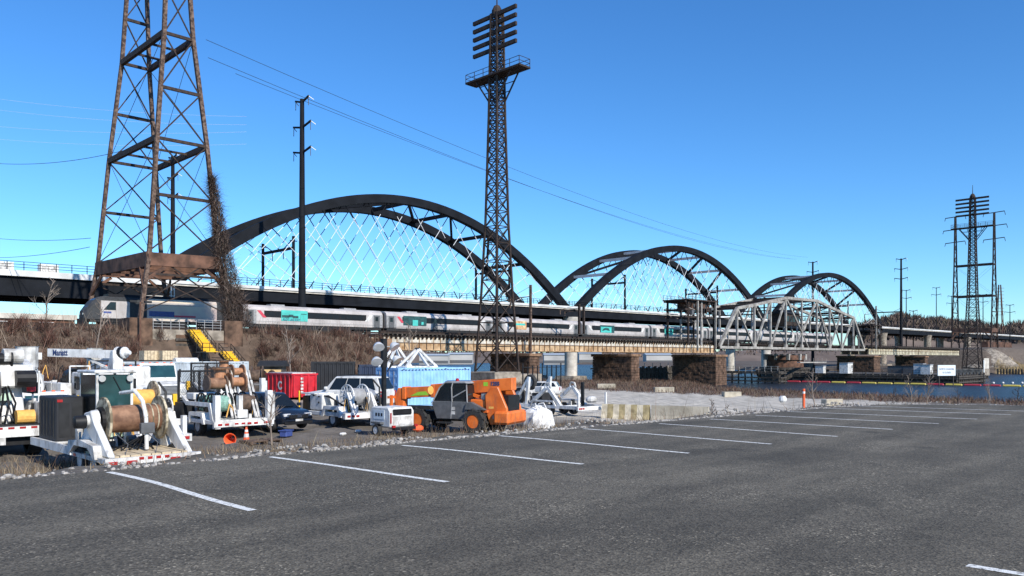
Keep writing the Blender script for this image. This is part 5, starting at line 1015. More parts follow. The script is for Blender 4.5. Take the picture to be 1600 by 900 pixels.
M().prism([(-1.08, 2.28), (.16, 2.28), (.02, 2.38), (-.95, 2.38)], 'x', -1.0, -.22).build('cab_roof', 'grey', th, bevel=.03); M().lathe([(.09, 0), (.08, .12), (.03, .14)], (-.6, -.35, 2.38), (0, 0, 1), 12).build('beacon', 'tail_red', th)
for k in range(2): bx(th, 'door_label', 'dirty_white', -1.006, -1.0, -.45, -.25, .85 + .2 * k, 1.0 + .2 * k)
M().lathe([(.2, 0), (.2, .03)], (-1.05, .85, 1.95), (-.2, -1, 0), 14).build('mirror', 'rope_yellow', th); bx(th, 'step', 'dark_grey', -1.1, -.9, -.3, .5, .42, .5)
M().prism([(.7, 1.05), (2.15, 1.05), (2.05, 1.22), (.8, 1.22)], 'x', -1.2, -.85).build('mudguard', 'dark_grey', th); M().prism([(-2.05, 1.1), (-1.0, 1.1), (-1.1, 1.4), (-1.3, 1.45)], 'x', -1.1, -.85).build('mudguard', 'mid_grey', th); bx(th, 'work_lamp', 'lamp', -.95, -.78, .78, .86, 1.25, 1.42)
# ---------------------------------------------------------------- tandem reel trailer at right
th = yard_thing('reel_trailer', 'empty white tandem reel trailer with upright spare wheels, beside the striped barrier', 'trailer', 37.0, 32.6)
bx(th, 'chassis', 'white', -1.3, -1.1, -2.3, 3.2, .5, .68); bx(th, 'chassis', 'white', 1.1, 1.3, -2.3, 3.2, .5, .68); bx(th, 'rear_bumper', 'white', -1.38, 1.38, -2.45, -2.3, .42, .66, bevel=.02)
for x in (-1.25, -1.08, -.9, .95, 1.1, 1.25): M().box(x - .06, x + .06, -2.48, -2.45, .5, .6).build('tail_light', 'tail_red', th)
for y in (.05, .85): wheel(th, -1.12, y, .37, .26); wheel(th, 1.12, y, .37, .26, side=1)
for s in (-1, 1):
    M().prism([(-.5, .62), (-.35, .86), (1.25, .86), (1.4, .62), (1.5, .62), (1.3, .95), (-.4, .95), (-.65, .62)], 'x', s * 1.15 - .18, s * 1.15 + .18).build('fender', 'white', th)
    ubar('reel_arm', (s * 1.15, -.9, .6), (s * 1.15, .15, 1.75), .2, .2, 'white', th); ubar('reel_arm', (s * 1.15, 1.55, .75), (s * 1.15, .25, 1.72), .18, .18, 'white', th); M().tube([(s * 1.15, -.1 + .0, 1.72), (s * 1.15, 0, 1.98), (s * 1.15, .28, 2.0), (s * 1.15, .4, 1.75)], .06, 6).build('saddle', 'dirty_white', th)
    ubar('stand_post', (s * 1.0, 2.1, .6), (s * 1.0, 1.9, 2.35), .17, .17, 'white', th); ubar('stand_brace', (s * 1.0, 3.15, .65), (s * 1.0, 2.0, 2.2), .14, .14, 'white', th)
ubar('cross_tube', (-1.2, -.9, .6), (1.2, -.9, .6), .14, .14, 'white', th); ubar('cross_tube', (-1.1, 3.1, .6), (1.1, 3.1, .6), .14, .14, 'white', th); ubar('tongue', (0, 3.1, .6), (0, 4.6, .5), .14, .14, 'white', th)
for x in (1.28, -1.28): ubar('corner_stake', (x, -2.38, .6), (x, -2.38, 1.45), .1, .1, 'white', th)
ubar('black_post', (.75, -1.0, .6), (.75, -1.0, 2.05), .16, .16, 'black', th); bx(th, 'tool_box', 'dark_grey', -.75, .4, 1.0, 1.9, .7, 1.35, bevel=.03); bx(th, 'white_box', 'white', -.6, .2, 1.2, 1.8, 1.4, 1.75, bevel=.03); M().ball((.9, -1.6, 1.0), .35, sq=(1.2, 1, .7)).build('tarp_bundle', 'dirty_white', th)
wheel(th, -.55, 2.2, .5, .26, z=2.0, name='spare_wheel'); wheel(th, -.75, 2.95, .5, .26, z=1.15, name='spare_wheel')
# ---------------------------------------------------------------- cars
def car(th, L, Wd, hood, belt, roof, glass_pts, paint, wr, wb, rim='steel', win='glass'):
    # body from cross-sections along the length (y forward), with tumblehome above the belt
    hw = Wd / 2; st = []
    lo = [(-L / 2, .42, belt * .93, .86), (-L / 2 + .12, .3, belt * .99, .96), (-L / 4, .26, belt, 1), (L / 6, .26, belt * .99, 1), (L / 2 - 1.15, .26, hood + .02, .99), (L / 2 - .35, .3, hood - .1, .93), (L / 2 - .08, .38, hood - .28, .84), (L / 2, .45, hood - .42, .78)]
    rings = []
    for y, z0, z1, k in lo:
        w = hw * k; rings.append([(-w * .94, y, z0), (-w, y, z0 + .18), (-w, y, z0 + (z1 - z0) * .62), (-w * .95, y, z1 - .05), (-w * .86, y, z1), (w * .86, y, z1), (w * .95, y, z1 - .05), (w, y, z0 + (z1 - z0) * .62), (w, y, z0 + .18), (w * .94, y, z0)])
    M().loft(rings).build('body', paint, th, smooth=True)
    ya, yb, yc, yd = glass_pts   # rear base, rear top, front top, front base
    r2 = []
    for y, z, k in ((ya, belt - .02, .86), (yb, roof - .05, .70), (yb + .15, roof, .68), ((yb + yc) / 2, roof + .015, .69), (yc - .1, roof, .67), (yc, roof - .05, .66), (yd, hood, .80)):
        w = hw * k * 1.02; wb_ = hw * .88; zb = belt - .04 if y < yc else belt - .06
        r2.append([(-wb_, y, min(zb, z - .01)), (-w - .0, y, z - .05), (-w + .1, y, z), (w - .1, y, z), (w, y, z - .05), (wb_, y, min(zb, z - .01))])
    M().loft(r2).build('cabin', paint, th, smooth=True)
    def side(y0, y1, y2, y3, s):   # side pane: bottom y0..y3, top y1..y2
        e = .018; zb, zt = belt + .02, roof - .1; wb_, wt = hw * .885 + e, hw * .705 + e
        f = (zt - belt) / (roof - belt); wt = hw * .88 + (hw * .70 - hw * .88) * f + e
        M().add([(s * wb_, y0, zb), (s * wt, y1, zt), (s * wt, y2, zt), (s * wb_, y3, zb)], [(0, 1, 2, 3)]).build('side_window', win, th)
    n = 3; 
    for s in (-1, 1):
        ya2, yb2, yc2, yd2 = ya + .25, yb + .25, yc - .1, yd - .35
        for k in range(n):
            f0, f1 = (k + .03) / n, (k + .97) / n
            side(ya2 + (yd2 - ya2) * f0, yb2 + (yc2 - yb2) * f0, yb2 + (yc2 - yb2) * f1, ya2 + (yd2 - ya2) * f1, s)
    M().add([(-hw * .76, yd + .012, hood + .07), (hw * .76, yd + .012, hood + .07), (hw * .63, yc + .03, roof - .075), (-hw * .63, yc + .03, roof - .075)], [(0, 1, 2, 3)]).build('windscreen', win, th)
    M().add([(-hw * .74, ya - .012, belt + .05), (hw * .74, ya - .012, belt + .05), (hw * .64, yb - .03, roof - .09), (-hw * .64, yb - .03, roof - .09)], [(3, 2, 1, 0)]).build('rear_window', win, th)
    for s in (-1, 1):
        for y in (wb / 2, -wb / 2): wheel(th, s * (hw - .12), y, wr, .23, rim, side=s)
        M().box(s * hw * .62 - .18, s * hw * .62 + .18, L / 2 - .22, L / 2 - .06, hood - .34, hood - .2).build('headlight', 'lamp', th, bevel=.03); M().box(s * hw * .86 - .08, s * hw * .86 + .08, -L / 2 - .015, -L / 2 + .1, belt * .62, belt * .95).build('tail_light', 'tail_red', th, bevel=.02)
        M().box(s * (hw + .1) - .1, s * (hw + .1) + .1, yd - .35, yd - .2, belt + .02, belt + .17).build('mirror', paint, th, bevel=.03)
        for y in (-.5, .55): M().box(s * hw - .012, s * hw + .012, y - .1, y + .1, belt * .84, belt * .88).build('door_handle', 'dark_grey', th)
    return th
th = car(yard_thing('parked_car', 'dark blue crossover car facing the road, right of the caged reel trailer', 'car', 18.55, 34.7, (.10, -1)), 4.5, 1.84, .98, 1.02, 1.66, (-2.15, -1.75, .35, 1.1), 'car_navy', .34, 2.62, 'chrome')
M().box(-.5, .5, 2.2, 2.27, .55, .72).build('grille', 'black', th, bevel=.02); M().box(-.75, .75, 2.16, 2.24, .28, .42).build('lower_intake', 'black', th, bevel=.02); M().box(-.12, .12, 2.25, 2.28, .6, .7).build('badge', 'chrome', th); M().box(-.62, .62, 2.22, 2.26, .72, .755).build('chrome_bar', 'chrome', th); bx(th, 'number_plate', 'dirty_white', -.2, .2, 2.24, 2.26, .43, .53)
th = car(yard_thing('parked_suv', 'large white SUV parked behind the spoked-reel trailer, facing left', 'car', 25.7, 38.9, (-.45, .89), dz=.3), 5.0, 1.98, 1.12, 1.18, 1.93, (-2.42, -2.15, .55, 1.15), 'white', .39, 3.0, 'grey')
for s in (-1, 1): ubar('roof_rail', (s * .55, -1.7, 1.99), (s * .55, .3, 1.99), .05, .05, 'black', th)
th = car(yard_thing('parked_van', 'black van whose roof shows behind the orange telehandler boom', 'van', 30.3, 32.8, (0, -1)), 4.9, 1.95, 1.2, 1.3, 2.2, (-2.4, -2.3, 1.2, 1.8), 'car_navy', .36, 3.0)
# ---------------------------------------------------------------- trucks
def truck_cab(th, x0, x1, yf, yb, z0, zt, paint='white'):
    w = x1 - x0
    M().prism([(yf, z0), (yb, z0), (yb, zt - .08), (yb - .1, zt), (yf + .45, zt), (yf + .1, z0 + (zt - z0) * .52), (yf, z0 + (zt - z0) * .45)], 'x', x0, x1).build('cab', paint, th, bevel=.05)
    zb = z0 + (zt - z0) * .54
    M().add([(x0 + .12, yf + .085, zb), (x1 - .12, yf + .085, zb), (x1 - .14, yf + .365, zt - .14), (x0 + .14, yf + .365, zt - .14)], [(0, 1, 2, 3)]).build('windscreen', 'glass_teal', th)
    for x in (x0 - .008, x1 + .008): M().add([(x, yf + .3, zb + .03), (x, yb - .5, zb + .03), (x, yb - .5, zt - .2), (x, yf + .5, zt - .2)], [(0, 1, 2, 3)]).build('side_window', 'glass', th)
    for k in range(5): M().box(x0 + w * (k + .5) / 5 - .06, x0 + w * (k + .5) / 5 + .06, yf + .5, yf + .6, zt, zt + .06).build('marker_light', 'cone_orange', th)
    for x in (x0 - .18, x1 + .18): M().box(x - .05, x + .05, yf + .15, yf + .25, zb, zb + .5).build('mirror', 'black', th)
th = yard_thing('dump_truck', 'white conventional truck with black dump body facing the road, before the grey container', 'truck', 19.9, 50.0, (0, 1))
M().prism([(-.1, .75), (-.05, 1.35), (1.5, 1.62), (1.5, .6), (.1, .6)], 'x', -1.05, 1.05).build('hood', 'white', th, bevel=.08); M().box(-.55, .55, -.16, -.08, .78, 1.3).build('grille', 'steel', th, bevel=.02)
for k in range(6): bx(th, 'grille_bar', 'dark_grey', -.5, .5, -.175, -.16, .82 + .08 * k, .85 + .08 * k)
bx(th, 'bumper', 'white', -1.15, 1.15, -.3, -.1, .42, .7, bevel=.03)
for s in (-1, 1): M().box(s * .82 - .18, s * .82 + .18, -.14, -.04, .85, 1.1).build('headlight', 'lamp', th, bevel=.03); wheel(th, s * .98, 1.0, .5, .3, 'dirty_white', side=s); wheel(th, s * .95, 7.0, .5, .5, 'dirty_white', side=s); M().prism([(.35, .6), (.5, 1.08), (1.5, 1.1), (1.65, .6)], 'x', s * 1.0 - .2, s * 1.0 + .2).build('fender', 'white', th, bevel=.04)
truck_cab(th, -1.12, 1.12, 1.35, 3.1, .75, 2.68); b = bx(th, 'dump_body', 'container_black', -1.25, 1.25, 3.3, 9.2, .95, 2.55, bevel=.03)
for k in range(7): bx(b, 'body_rib', 'dark_grey', -1.32, -1.25, 3.5 + k * .9, 3.62 + k * .9, .95, 2.5); bx(b, 'body_rib', 'dark_grey', 1.25, 1.32, 3.5 + k * .9, 3.62 + k * .9, .95, 2.5)
bx(th, 'frame', 'black', -.5, .5, .2, 9, .6, .85); bx(th, 'step_tank', 'white', -1.2, -.9, 1.9, 3.0, .45, .85, bevel=.05)
# digger derrick truck at the left edge
th = yard_thing('digger_derrick_truck', 'white utility truck with folded boom and open rear bed at the left edge', 'truck', 7.1, 34.2)
bx(th, 'bed', 'dark_grey', -1.25, 1.25, -3.0, 4, .95, 1.2, bevel=.02); bx(th, 'rear_bumper', 'white', -1.28, 1.28, -3.15, -3.0, .8, 1.15)
for x in (-.9, -.6, .95): M().cyl((x, -3.19, .97), (x, -3.15, .97), .085, n=14).build('tail_light', 'tail_red' if x != -.6 else 'lamp', th)
tape(th, -1.2, 1.2, -3.15, 1.07, 7)
for s in (-1, 1): M().box(s * 1.05 - .2, s * 1.05 + .2, -3.0, 3.6, 1.2, 1.95).build('tool_cabinet', 'dirty_white', th, bevel=.03); wheel(th, s * 1.0, -1.6, .5, .4, side=s); wheel(th, s * 1.0, 5.6, .5, .3, side=s); ubar('outrigger', (s * 1.25, -2.7, .25), (s * 1.0, -2.6, 1.2), .16, .16, 'dirty_white', th)
bx(th, 'mud_flap', 'dirty_white', -1.3, -.75, -2.95, -2.9, .2, .7); bx(th, 'drawer', 'dirty_white', -1.25, -.2, -3.2, -3.15, .55, .8); M().lathe([(.55, 0), (.5, .9), (.42, 1.5)], (.15, -1.4, 1.2), (0, 0, 1), 16).build('turret', 'white', th, smooth=True)
M().prism([(-2.2, 1.25), (-.6, 1.25), (-.9, 2.5), (-1.6, 2.5)], 'x', -.35, .65).build('pedestal', 'white', th, bevel=.05); M().prism([(-2.2, 2.45), (-.3, 2.45), (-.2, 3.1), (-1.2, 3.45), (-2.1, 3.2)], 'x', -.15, .95).build('boom_base', 'white', th, bevel=.06)
M().lathe([(.32, 0), (.32, .06), (.2, .06), (.2, .5), (.32, .5), (.32, .56)], (-.3, -1.9, 3.45), (1, 0, 0), 16).build('winch', 'black', th); M().cyl((.0, -1.9, 3.55), (.6, -1.9, 3.55), .26, n=16).build('winch_drum', 'dirty_white', th); ubar('boom', (-.1, -1.5, 3.3), (-1.6, 3.5, 3.6), .5, .5, 'container_grey', th); bx(th, 'auger', 'black', .95, 1.2, -1.7, .6, 2.2, 2.6); M().cyl((.3, -2.25, 2.75), (.9, -2.25, 2.75), .3, n=14).build('rotation_motor', 'black', th)
for p in ([(1.0, -2.4, 1.95), (1.0, -2.4, 3.0), (1.0, -1.6, 3.0), (1.0, -1.6, 1.95)],): M().tube(p, .035, 6).build('hand_rail', 'white', th)
M().cyl((.85, -2.0, 2.3), (.85, -2.0, 2.75), .14, n=12).build('extinguisher', 'red', th); bx(th, 'tool_tray', 'green_panel', -1.3, .2, -2.2, -.8, 2.0, 2.25); truck_cab(th, -1.15, 1.15, 4.2, 6.2, .9, 2.7)
for k in range(4): M().tube([(-.5 + .2 * k, -2.6, 1.25), (-.3 + .2 * k, -2.3, 1.9), (0, -2.1, 2.5 + .1 * k)], .035, 5).build('hose', 'black', th)
bx(th, 'under_frame', 'black', -.6, .6, -2.9, 6, .5, .95); M().cyl((.2, -2.75, 1.45), (.75, -2.75, 1.45), .24, n=14).build('rope_coil', 'rope_yellow', th); bx(th, 'control_box', 'mid_grey', -.55, -.2, -2.5, -2.2, 2.5, 3.0); bx(th, 'dark_locker', 'black', -.8, -.42, -2.98, -2.2, 1.25, 1.85); M().prism([(-2.6, 2.2), (-1.9, 2.2), (-1.7, 2.9), (-2.4, 2.9)], 'x', -.5, -.18).build('linkage', 'black', th)
for k in range(3): M().cyl((-.95, -2.97, 1.35 + .22 * k), (-.95, -3.02, 1.35 + .22 * k), .07).build('warning_disc', 'cone_orange', th)
# second boom truck: cab facing the road with crane boom swung left
th = yard_thing('crane_truck', 'white truck with lettered white crane boom swung left above its cab', 'truck', 13.45, 41.2, dz=-.05)
truck_cab(th, -1.1, 1.15, 0, 1.8, .8, 2.62); M().prism([(-.9, .7), (-.9, 1.25), (.1, 1.45), (.1, .7)], 'x', -.95, 1.0).build('hood', 'white', th, bevel=.07); bx(th, 'bed', 'white', -1.2, 1.2, 2.0, 7, .8, 1.3, bevel=.02); bx(th, 'frame', 'black', -.5, .5, 0, 7, .55, .8)
for s in (-1, 1): wheel(th, s * .95, -.2, .48, .3, side=s); wheel(th, s * .95, 5.2, .48, .5, side=s)
M().prism([(1.7, 1.3), (2.7, 1.3), (2.6, 3.0), (2.2, 3.7), (1.85, 3.7)], 'x', .85, 1.35).build('crane_post', 'white', th, bevel=.04)
a = Vector((1.1, 2.3, 3.5)); b = Vector((-.9, 6.0, 3.6)); d = (b - a).normalized(); bo = ubar('crane_boom', a, b, .36, .42, 'white', th)
M().lathe([(.3, 0), (.3, .5), (.2, .55), (.1, .8)], a - d * .15 + Vector((0, 0, .1)), -d, 12).build('winch', 'white', th); M().lathe([(.31, .2), (.31, .42)], a - d * .15 + Vector((0, 0, .1)), -d, 12).build('winch_band', 'black', th)
pr = d.cross(Vector((0, 0, 1))).normalized(); sgn = -1 if pr.dot(Vector((-1, -1, 0))) < 0 else 1; pr = pr * sgn; tp = a.lerp(b, .80) + pr * .19; text('boom_lettering', 'Manatt', .44, 'ink', th, tp, (RX, 0, math.atan2(-d.y, -d.x)), bold=.012, sx=.8)
ubar('lift_ram', a.lerp(b, .45) - Vector((0, 0, .2)), Vector((1.1, 2.2, 2.6)), .1, .1, 'white', th); bx(th, 'rack', 'dark_grey', -1.1, .6, 2.2, 3.6, 1.3, 2.3, bevel=.03); M().tube([(-1.1, 2.0, 1.3), (-1.1, 2.0, 2.9), (-.2, 2.0, 2.9), (-.2, 2.0, 1.3)], .04, 6).build('hand_rail', 'white', th); M().cyl((-.7, 2.3, 2.3), (-.7, 3.0, 2.3), .5, n=18).build('coil', 'black', th)
# small white pickup between
th = yard_thing('service_truck', 'small white service truck cab behind the black power box', 'truck', 9.9, 37.6)
truck_cab(th, -.9, .9, 0, 1.5, .55, 1.85); M().prism([(-.9, .55), (-.9, .95), (.1, 1.15), (.1, .55)], 'x', -.85, .85).build('hood', 'white', th, bevel=.06); bx(th, 'bed', 'white', -.95, .95, 1.6, 4, .6, 1.2, bevel=.03)
for s in (-1, 1): wheel(th, s * .82, -.2, .36, .22, side=s); wheel(th, s * .82, 3.0, .36, .22, side=s)
# ---------------------------------------------------------------- containers, dumpster, hut
def container(name, label, x, y, L, Wd, m, rz=0, H=2.59, doors_end=True):
    th = thing(name, label, 'container', (x, y, gz(x + L / 2 * math.cos(rz), y + L / 2 * math.sin(rz)) + .08), rz)
    def corr(length, step=.28, dep=.045):
        pts = []; n = max(4, int(length / step)); 
        for k in range(n):
            a = length * k / n; s = length / n; pts += [(a, 0), (a + s * .35, 0), (a + s * .5, dep), (a + s * .85, dep)]
        pts.append((length, 0)); return pts
    for (y0, fl) in ((0, 1), (Wd, -1)):
        p = corr(L - .24); v = [(.12 + a, y0 + fl * (.02 + b), z) for z in (.16, H - .12) for a, b in p]; n = len(p); M().add(v, [(i, i + 1, n + i + 1, n + i) for i in range(n - 1)]).build('side_wall', m, th)
    p = corr(Wd - .24); n = len(p); v = [(L - .02 - b, .12 + a, z) for z in (.16, H - .12) for a, b in p]; M().add(v, [(i, i + 1, n + i + 1, n + i) for i in range(n - 1)]).build('end_wall', m, th)
    bx(th, 'roof', m, .05, L - .05, .05, Wd - .05, H - .1, H - .03)
    for xx in (0, L - .14):
        for yy in (0, Wd - .14): bx(th, 'corner_post', m, xx, xx + .14, yy, yy + .14, 0, H)
    for zz in (0, H - .14):
        for yy in (-.004, Wd - .09): bx(th, 'side_rail', m, .14, L - .14, yy, yy + .1, zz, zz + .15)
        for xx in (-.004, L - .09): bx(th, 'end_rail', m, xx, xx + .1, .14, Wd - .14, zz, zz + .15)
    for k in range(2):
        d = bx(th, 'door', m, .02, .07, .15 + k * (Wd - .3) / 2, .13 + (k + 1) * (Wd - .3) / 2, .16, H - .15)
        for j in (.3, .75): yy = .15 + (k + j) * (Wd - .3) / 2; ubar('lock_rod', (0, yy, .2), (0, yy, H - .2), .04, .04, 'steel', d)
        for j in range(4): bx(d, 'door_rib', m, -.004, .02, .2 + k * (Wd - .3) / 2, .08 + (k + 1) * (Wd - .3) / 2, .35 + j * .55, .5 + j * .55)
    for k in range(4): bx(th, 'roof_hole', 'black', .4 + k * (L - 1) / 3, .55 + k * (L - 1) / 3, -.012, -.004, H - .1, H - .05)
    return th
th = container('shipping_container', 'light blue shipping container with white A-frames on its roof', 30.75, 41.0, 6.2, 2.44, 'container_blue')
text('side_lettering', 'AN LINE', .62, 'white', th, (3.6, -.004, 1.12), (RX, 0, 0), ext=.002, bold=.02)
for k in range(22): bx(th, 'top_notch', 'container_navy', .3 + k * .27, .42 + k * .27, -.012, -.005, 2.44, 2.49)
container('shipping_container', 'long grey corrugated container behind the white dump truck', 20.2, 64.0, 12.0, 2.44, 'container_grey')
container('storage_container', 'black storage container with ribbed doors right of the red dumpster', 31.5, 52.8, 3.2, 2.44, 'container_black', -.62)
container('storage_container', 'navy blue storage container between the black one and the light blue one', 34.3, 50.6, 5.0, 2.44, 'container_navy', -.55)
def a_frame(x, y, z, w, h, label):
    th = thing('reel_stand', label, 'reel stand', (x, y, z), group='white A-frame reel stands'); 
    for s in (-.45, .45): ubar('leg', (-w / 2, s, .05), (0, s * .3, h), .14, .14, 'white', th); ubar('leg', (w / 2, s, .05), (0, s * .3, h), .14, .14, 'white', th); ubar('foot', (-w / 2, s, .07), (w / 2, s, .07), .12, .13, 'white', th)
    ubar('cross_bar', (-w / 2, -.45, .07), (-w / 2, .45, .07), .1, .1, 'white', th); ubar('cross_bar', (w / 2, -.45, .07), (w / 2, .45, .07), .1, .1, 'white', th); M().lathe([(.1, -.2), (.1, .2)], (0, 0, h), (0, 1, 0), 12).build('saddle', 'dark_grey', th)
zr = gz(33.8, 41) + .08 + 2.56
a_frame(32.9, 41.75, zr, 2.6, 1.25, 'white A-frame reel stand on the light blue container, right one'); a_frame(31.9, 42.85, zr, 2.0, 1.5, 'white A-frame reel stand on the light blue container, left one behind')
th = thing('dumpster', 'red open-top dumpster with white lettering left of the black container', 'dumpster', (28.6, 50.6, gz(28.6, 50.6)), 0)
M().prism([(0, .15), (3.3, .15), (3.5, 1.75), (-.15, 1.75)], 'x', 0, 2.0).build('bin', 'red', th, bevel=.02); bx(th, 'rim', 'red', -.06, 2.06, -.2, 3.55, 1.72, 1.84)
for k in range(6): bx(th, 'rib', 'red', -.07, 0, .1 + k * .6, .22 + k * .6, .15, 1.72)
for k in range(4): bx(th, 'rib', 'red', .1 + k * .58, .2 + k * .58, -.2, -.08, .3, 1.72)
bx(th, 'load', 'dirty_white', .05, 1.95, -.1, 3.4, 1.8, 1.9); text('side_lettering', 'C', .8, 'white', th, (-.085, 1.4, .95), (RX, 0, -RX), bold=.03); [bx(th, 'faded_letter_mark', 'dirty_white', .66, .86, -.215, -.2, .45 + k * .24, .60 + k * .24) for k in range(5)]
p = atdep(424, 590, 80); th = thing('plywood_hut', 'small hut with plywood-boarded front and dark roof below the embankment', 'hut', (p.x, p.y, gz(p.x, p.y)), -.7)
bx(th, 'wall', 'timber', -1.1, 1.1, 0, 1.8, 0, 2.0); bx(th, 'plywood_sheet', 'plywood', -1.0, -.05, -.03, 0, .7, 1.7); bx(th, 'plywood_sheet', 'plywood', 0, .95, -.03, 0, .75, 1.68); M().prism([(-.35, 2.0), (2.1, 2.0), (2.1, 2.12), (.9, 2.6), (-.35, 2.12)], 'x', -1.35, 1.35).build('roof', 'dark_grey', th)
# crates and a tank seen over the grey container
for i, (px, w, lab) in enumerate(((237, 1.9, 'pale wooden crate behind the grey container, left one'), (262, 1.5, 'pale wooden crate behind the grey container, right one'))):
    q = atdep(px, 565, 78); th = thing('wooden_crate', lab, 'crate', (q.x, q.y, gz(q.x, q.y)), 0, 'pale crates behind the container'); z = 3.0 - gz(q.x, q.y) - .6; bx(th, 'stack', 'timber', -w / 2, w / 2, -.6, .6, 0, z - .9)
    for k in range(6): bx(th, 'board', 'wood_deck', -w / 2 + k * w / 6, -w / 2 + (k + .9) * w / 6, -.66, .66, z - .9, z)
q = atdep(290, 562, 78); th = thing('white_tank', 'rounded white tank behind the grey container', 'tank', (q.x, q.y, gz(q.x, q.y))); M().cyl((-1.1, 0, 2.4), (1.1, 0, 2.4), .55, n=16).build('shell', 'white', th, smooth=True); bx(th, 'cradle', 'dark_grey', -.9, .9, -.4, .4, 0, 2.0)
# loose cable reels by the hut
for i, (px, py, s, lab) in enumerate(((402, 600, .75, 'dark cable reel in front of the plywood hut, left one'), (418, 602, .6, 'dark cable reel in front of the plywood hut, right one'), (330, 604, .8, 'brown cable reel behind the black cage, left one'), (352, 605, .7, 'brown cable reel behind the black cage, right one'), (388, 612, .65, 'cable reel with pale rope beside the red dumpster'))):
    q = atdep(px, py, 60 if i != 4 else 50); th = thing('cable_reel', lab, 'cable reel', (q.x, q.y, gz(q.x, q.y)), random.uniform(-.9, .3), 'loose cable reels'); reel(th, -.4, .4, 0, s + .9 * (i < 4), s * .55, s, 'reel_dark' if i < 2 else 'reel_brown' if i < 4 else 'timber_pale', 'reel_dark'); bx(th, 'cradle', 'timber', -.6, .6, -.5, .5, 0, .9 * (i < 4) + .02)
# ---------------------------------------------------------------- tower plinths, platform and yellow stairs on the embankment
th = thing('tower_plinth', 'weathered brown wall and railed platform below the rusty tower', 'foundation', (43.4, 103.2, 0))
bx(th, 'wall', 'old_concrete', -4.6, 4.8, -.3, .9, -1.5, 5.35); bx(th, 'leg_block', 'stone', -7.4, -4.6, -.6, 3.2, .5, 6.7, bevel=.05); bx(th, 'leg_block', 'stone', 4.8, 7.4, -.6, 3.2, .5, 6.7, bevel=.05); bx(th, 'recess_wall', 'stone', -1.6, 2.4, -.42, -.3, 0, 4.7)
for k in range(6): bx(th, 'railroad_tie', 'timber', -1.7, 2.5, -.6, -.42, .4 + k * .7, .75 + k * .7)
for k in range(9): ubar('railing_post', (-4.4 + k * 1.1, -.2, 5.35), (-4.4 + k * 1.1, -.2, 6.7), .07, .07, 'grey', th)
for h in (.35, .7, 1.05, 1.35): ubar('railing_rail', (-4.5, -.2, 5.35 + h), (-.4 if h < 9 else 0, -.2, 5.35 + h), .05, .06, 'grey', th); ubar('railing_rail', (1.3, -.2, 5.35 + h), (4.6, -.2, 5.35 + h), .05, .06, 'grey', th)
th = thing('yard_lamp', 'twin-headed lamp on a rusty pole in front of the locomotive', 'lamp post', (36.9, 101.5, 1.0)); M().cyl((0, 0, 0), (0, 0, 7.6), .11, n=8).build('pole', 'rust_red', th)
for s in (-1, 1): M().box(s * .9 - .4, s * .9 + .4, -.25, .25, 7.5, 7.75).build('lamp_head', 'dark_grey', th); ubar('arm', (0, 0, 7.4), (s * .9, 0, 7.6), .06, .06, 'dark_grey', th)
def stairs(p, q, w, n, th, m='yellow'):
    p, q = Vector(p), Vector(q); d = q - p; h = Vector((d.x, d.y, 0)).normalized(); s = Vector((-h.y, h.x, 0)) * w / 2
    for k in range(n):
        c = p + d * (k / n); c2 = p + d * ((k + 1) / n); ubar('tread', c - s + Vector((0, 0, -.05)) + h * .15, c + s + Vector((0, 0, -.05)) + h * .15, .34, .05, 'rope_yellow', th); a = Vector((c.x, c.y, c2.z)) + h * .31; ubar('riser', a - s + Vector((0, 0, .16)), a + s + Vector((0, 0, .16)), .02, .34, m, th)
    for e in (-1, 1):
        o = s * e * 1.05; ubar('stringer', p + o - Vector((0, 0, .2)), q + o - Vector((0, 0, .2)), .08, .3, 'black', th)
        for hh in (.55, 1.05): ubar('hand_rail', p + o + Vector((0, 0, hh)), q + o + Vector((0, 0, hh)), .06, .06, 'black', th)
        for k in range(5): c = p.lerp(q, k / 4) + o; ubar('rail_post', c, c + Vector((0, 0, 1.05)), .06, .06, 'black', th)
th = thing('yellow_stairs', 'bright yellow steel stairs with black railings going down the embankment', 'stairs', (43.9, 101.8, 0))
stairs((0, .9, 5.3), (.7, -2.4, 2.55), 1.9, 11, th); M().box(-.4, 3.1, -4.0, -2.4, 2.45, 2.55).build('landing', 'yellow', th)
for x in (-.3, 3.0):
    for y in (-3.9, -2.5): ubar('landing_post', (x, y, -1), (x, y, 2.5), .14, .14, 'black', th)
for x in (-1.6, -.8, .1, .9): ubar('rail_post', (x, -3.95, 2.5), (x, -3.95, 3.6), .06, .06, 'black', th)
for h in (3.05, 3.55): ubar('hand_rail', (-1.6, -3.95, h), (1.0, -3.95, h), .06, .06, 'black', th); ubar('hand_rail', (1.9, -2.4, h), (3.2, -2.4, h), .06, .06, 'black', th)
stairs((2.1, -3.9, 2.5), (2.8, -6.5, .3), 1.8, 8, th); M().box(-1.7, -.4, -4.0, -2.4, 2.35, 2.5).build('landing', 'black', th)
# equipment cage and small structure under the tower portal by the locomotive
th = thing('lineside_mast', 'grey lattice equipment mast behind the locomotive under the tower', 'mast', (50.5, 127, 5.5))
for sx in (-.6, .6):
    for sy in (-.6, .6): ubar('leg', (sx, sy, 0), (sx, sy, 7.6), .12, .12, 'steel', th)
for k in range(6): ubar('brace', (-.6, -.6, k * 1.2), (.6, -.6, k * 1.2 + 1.2), .07, .07, 'steel', th); ubar('rung', (-.6, -.6, k * 1.2 + 1.2), (.6, -.6, k * 1.2 + 1.2), .07, .07, 'steel', th)
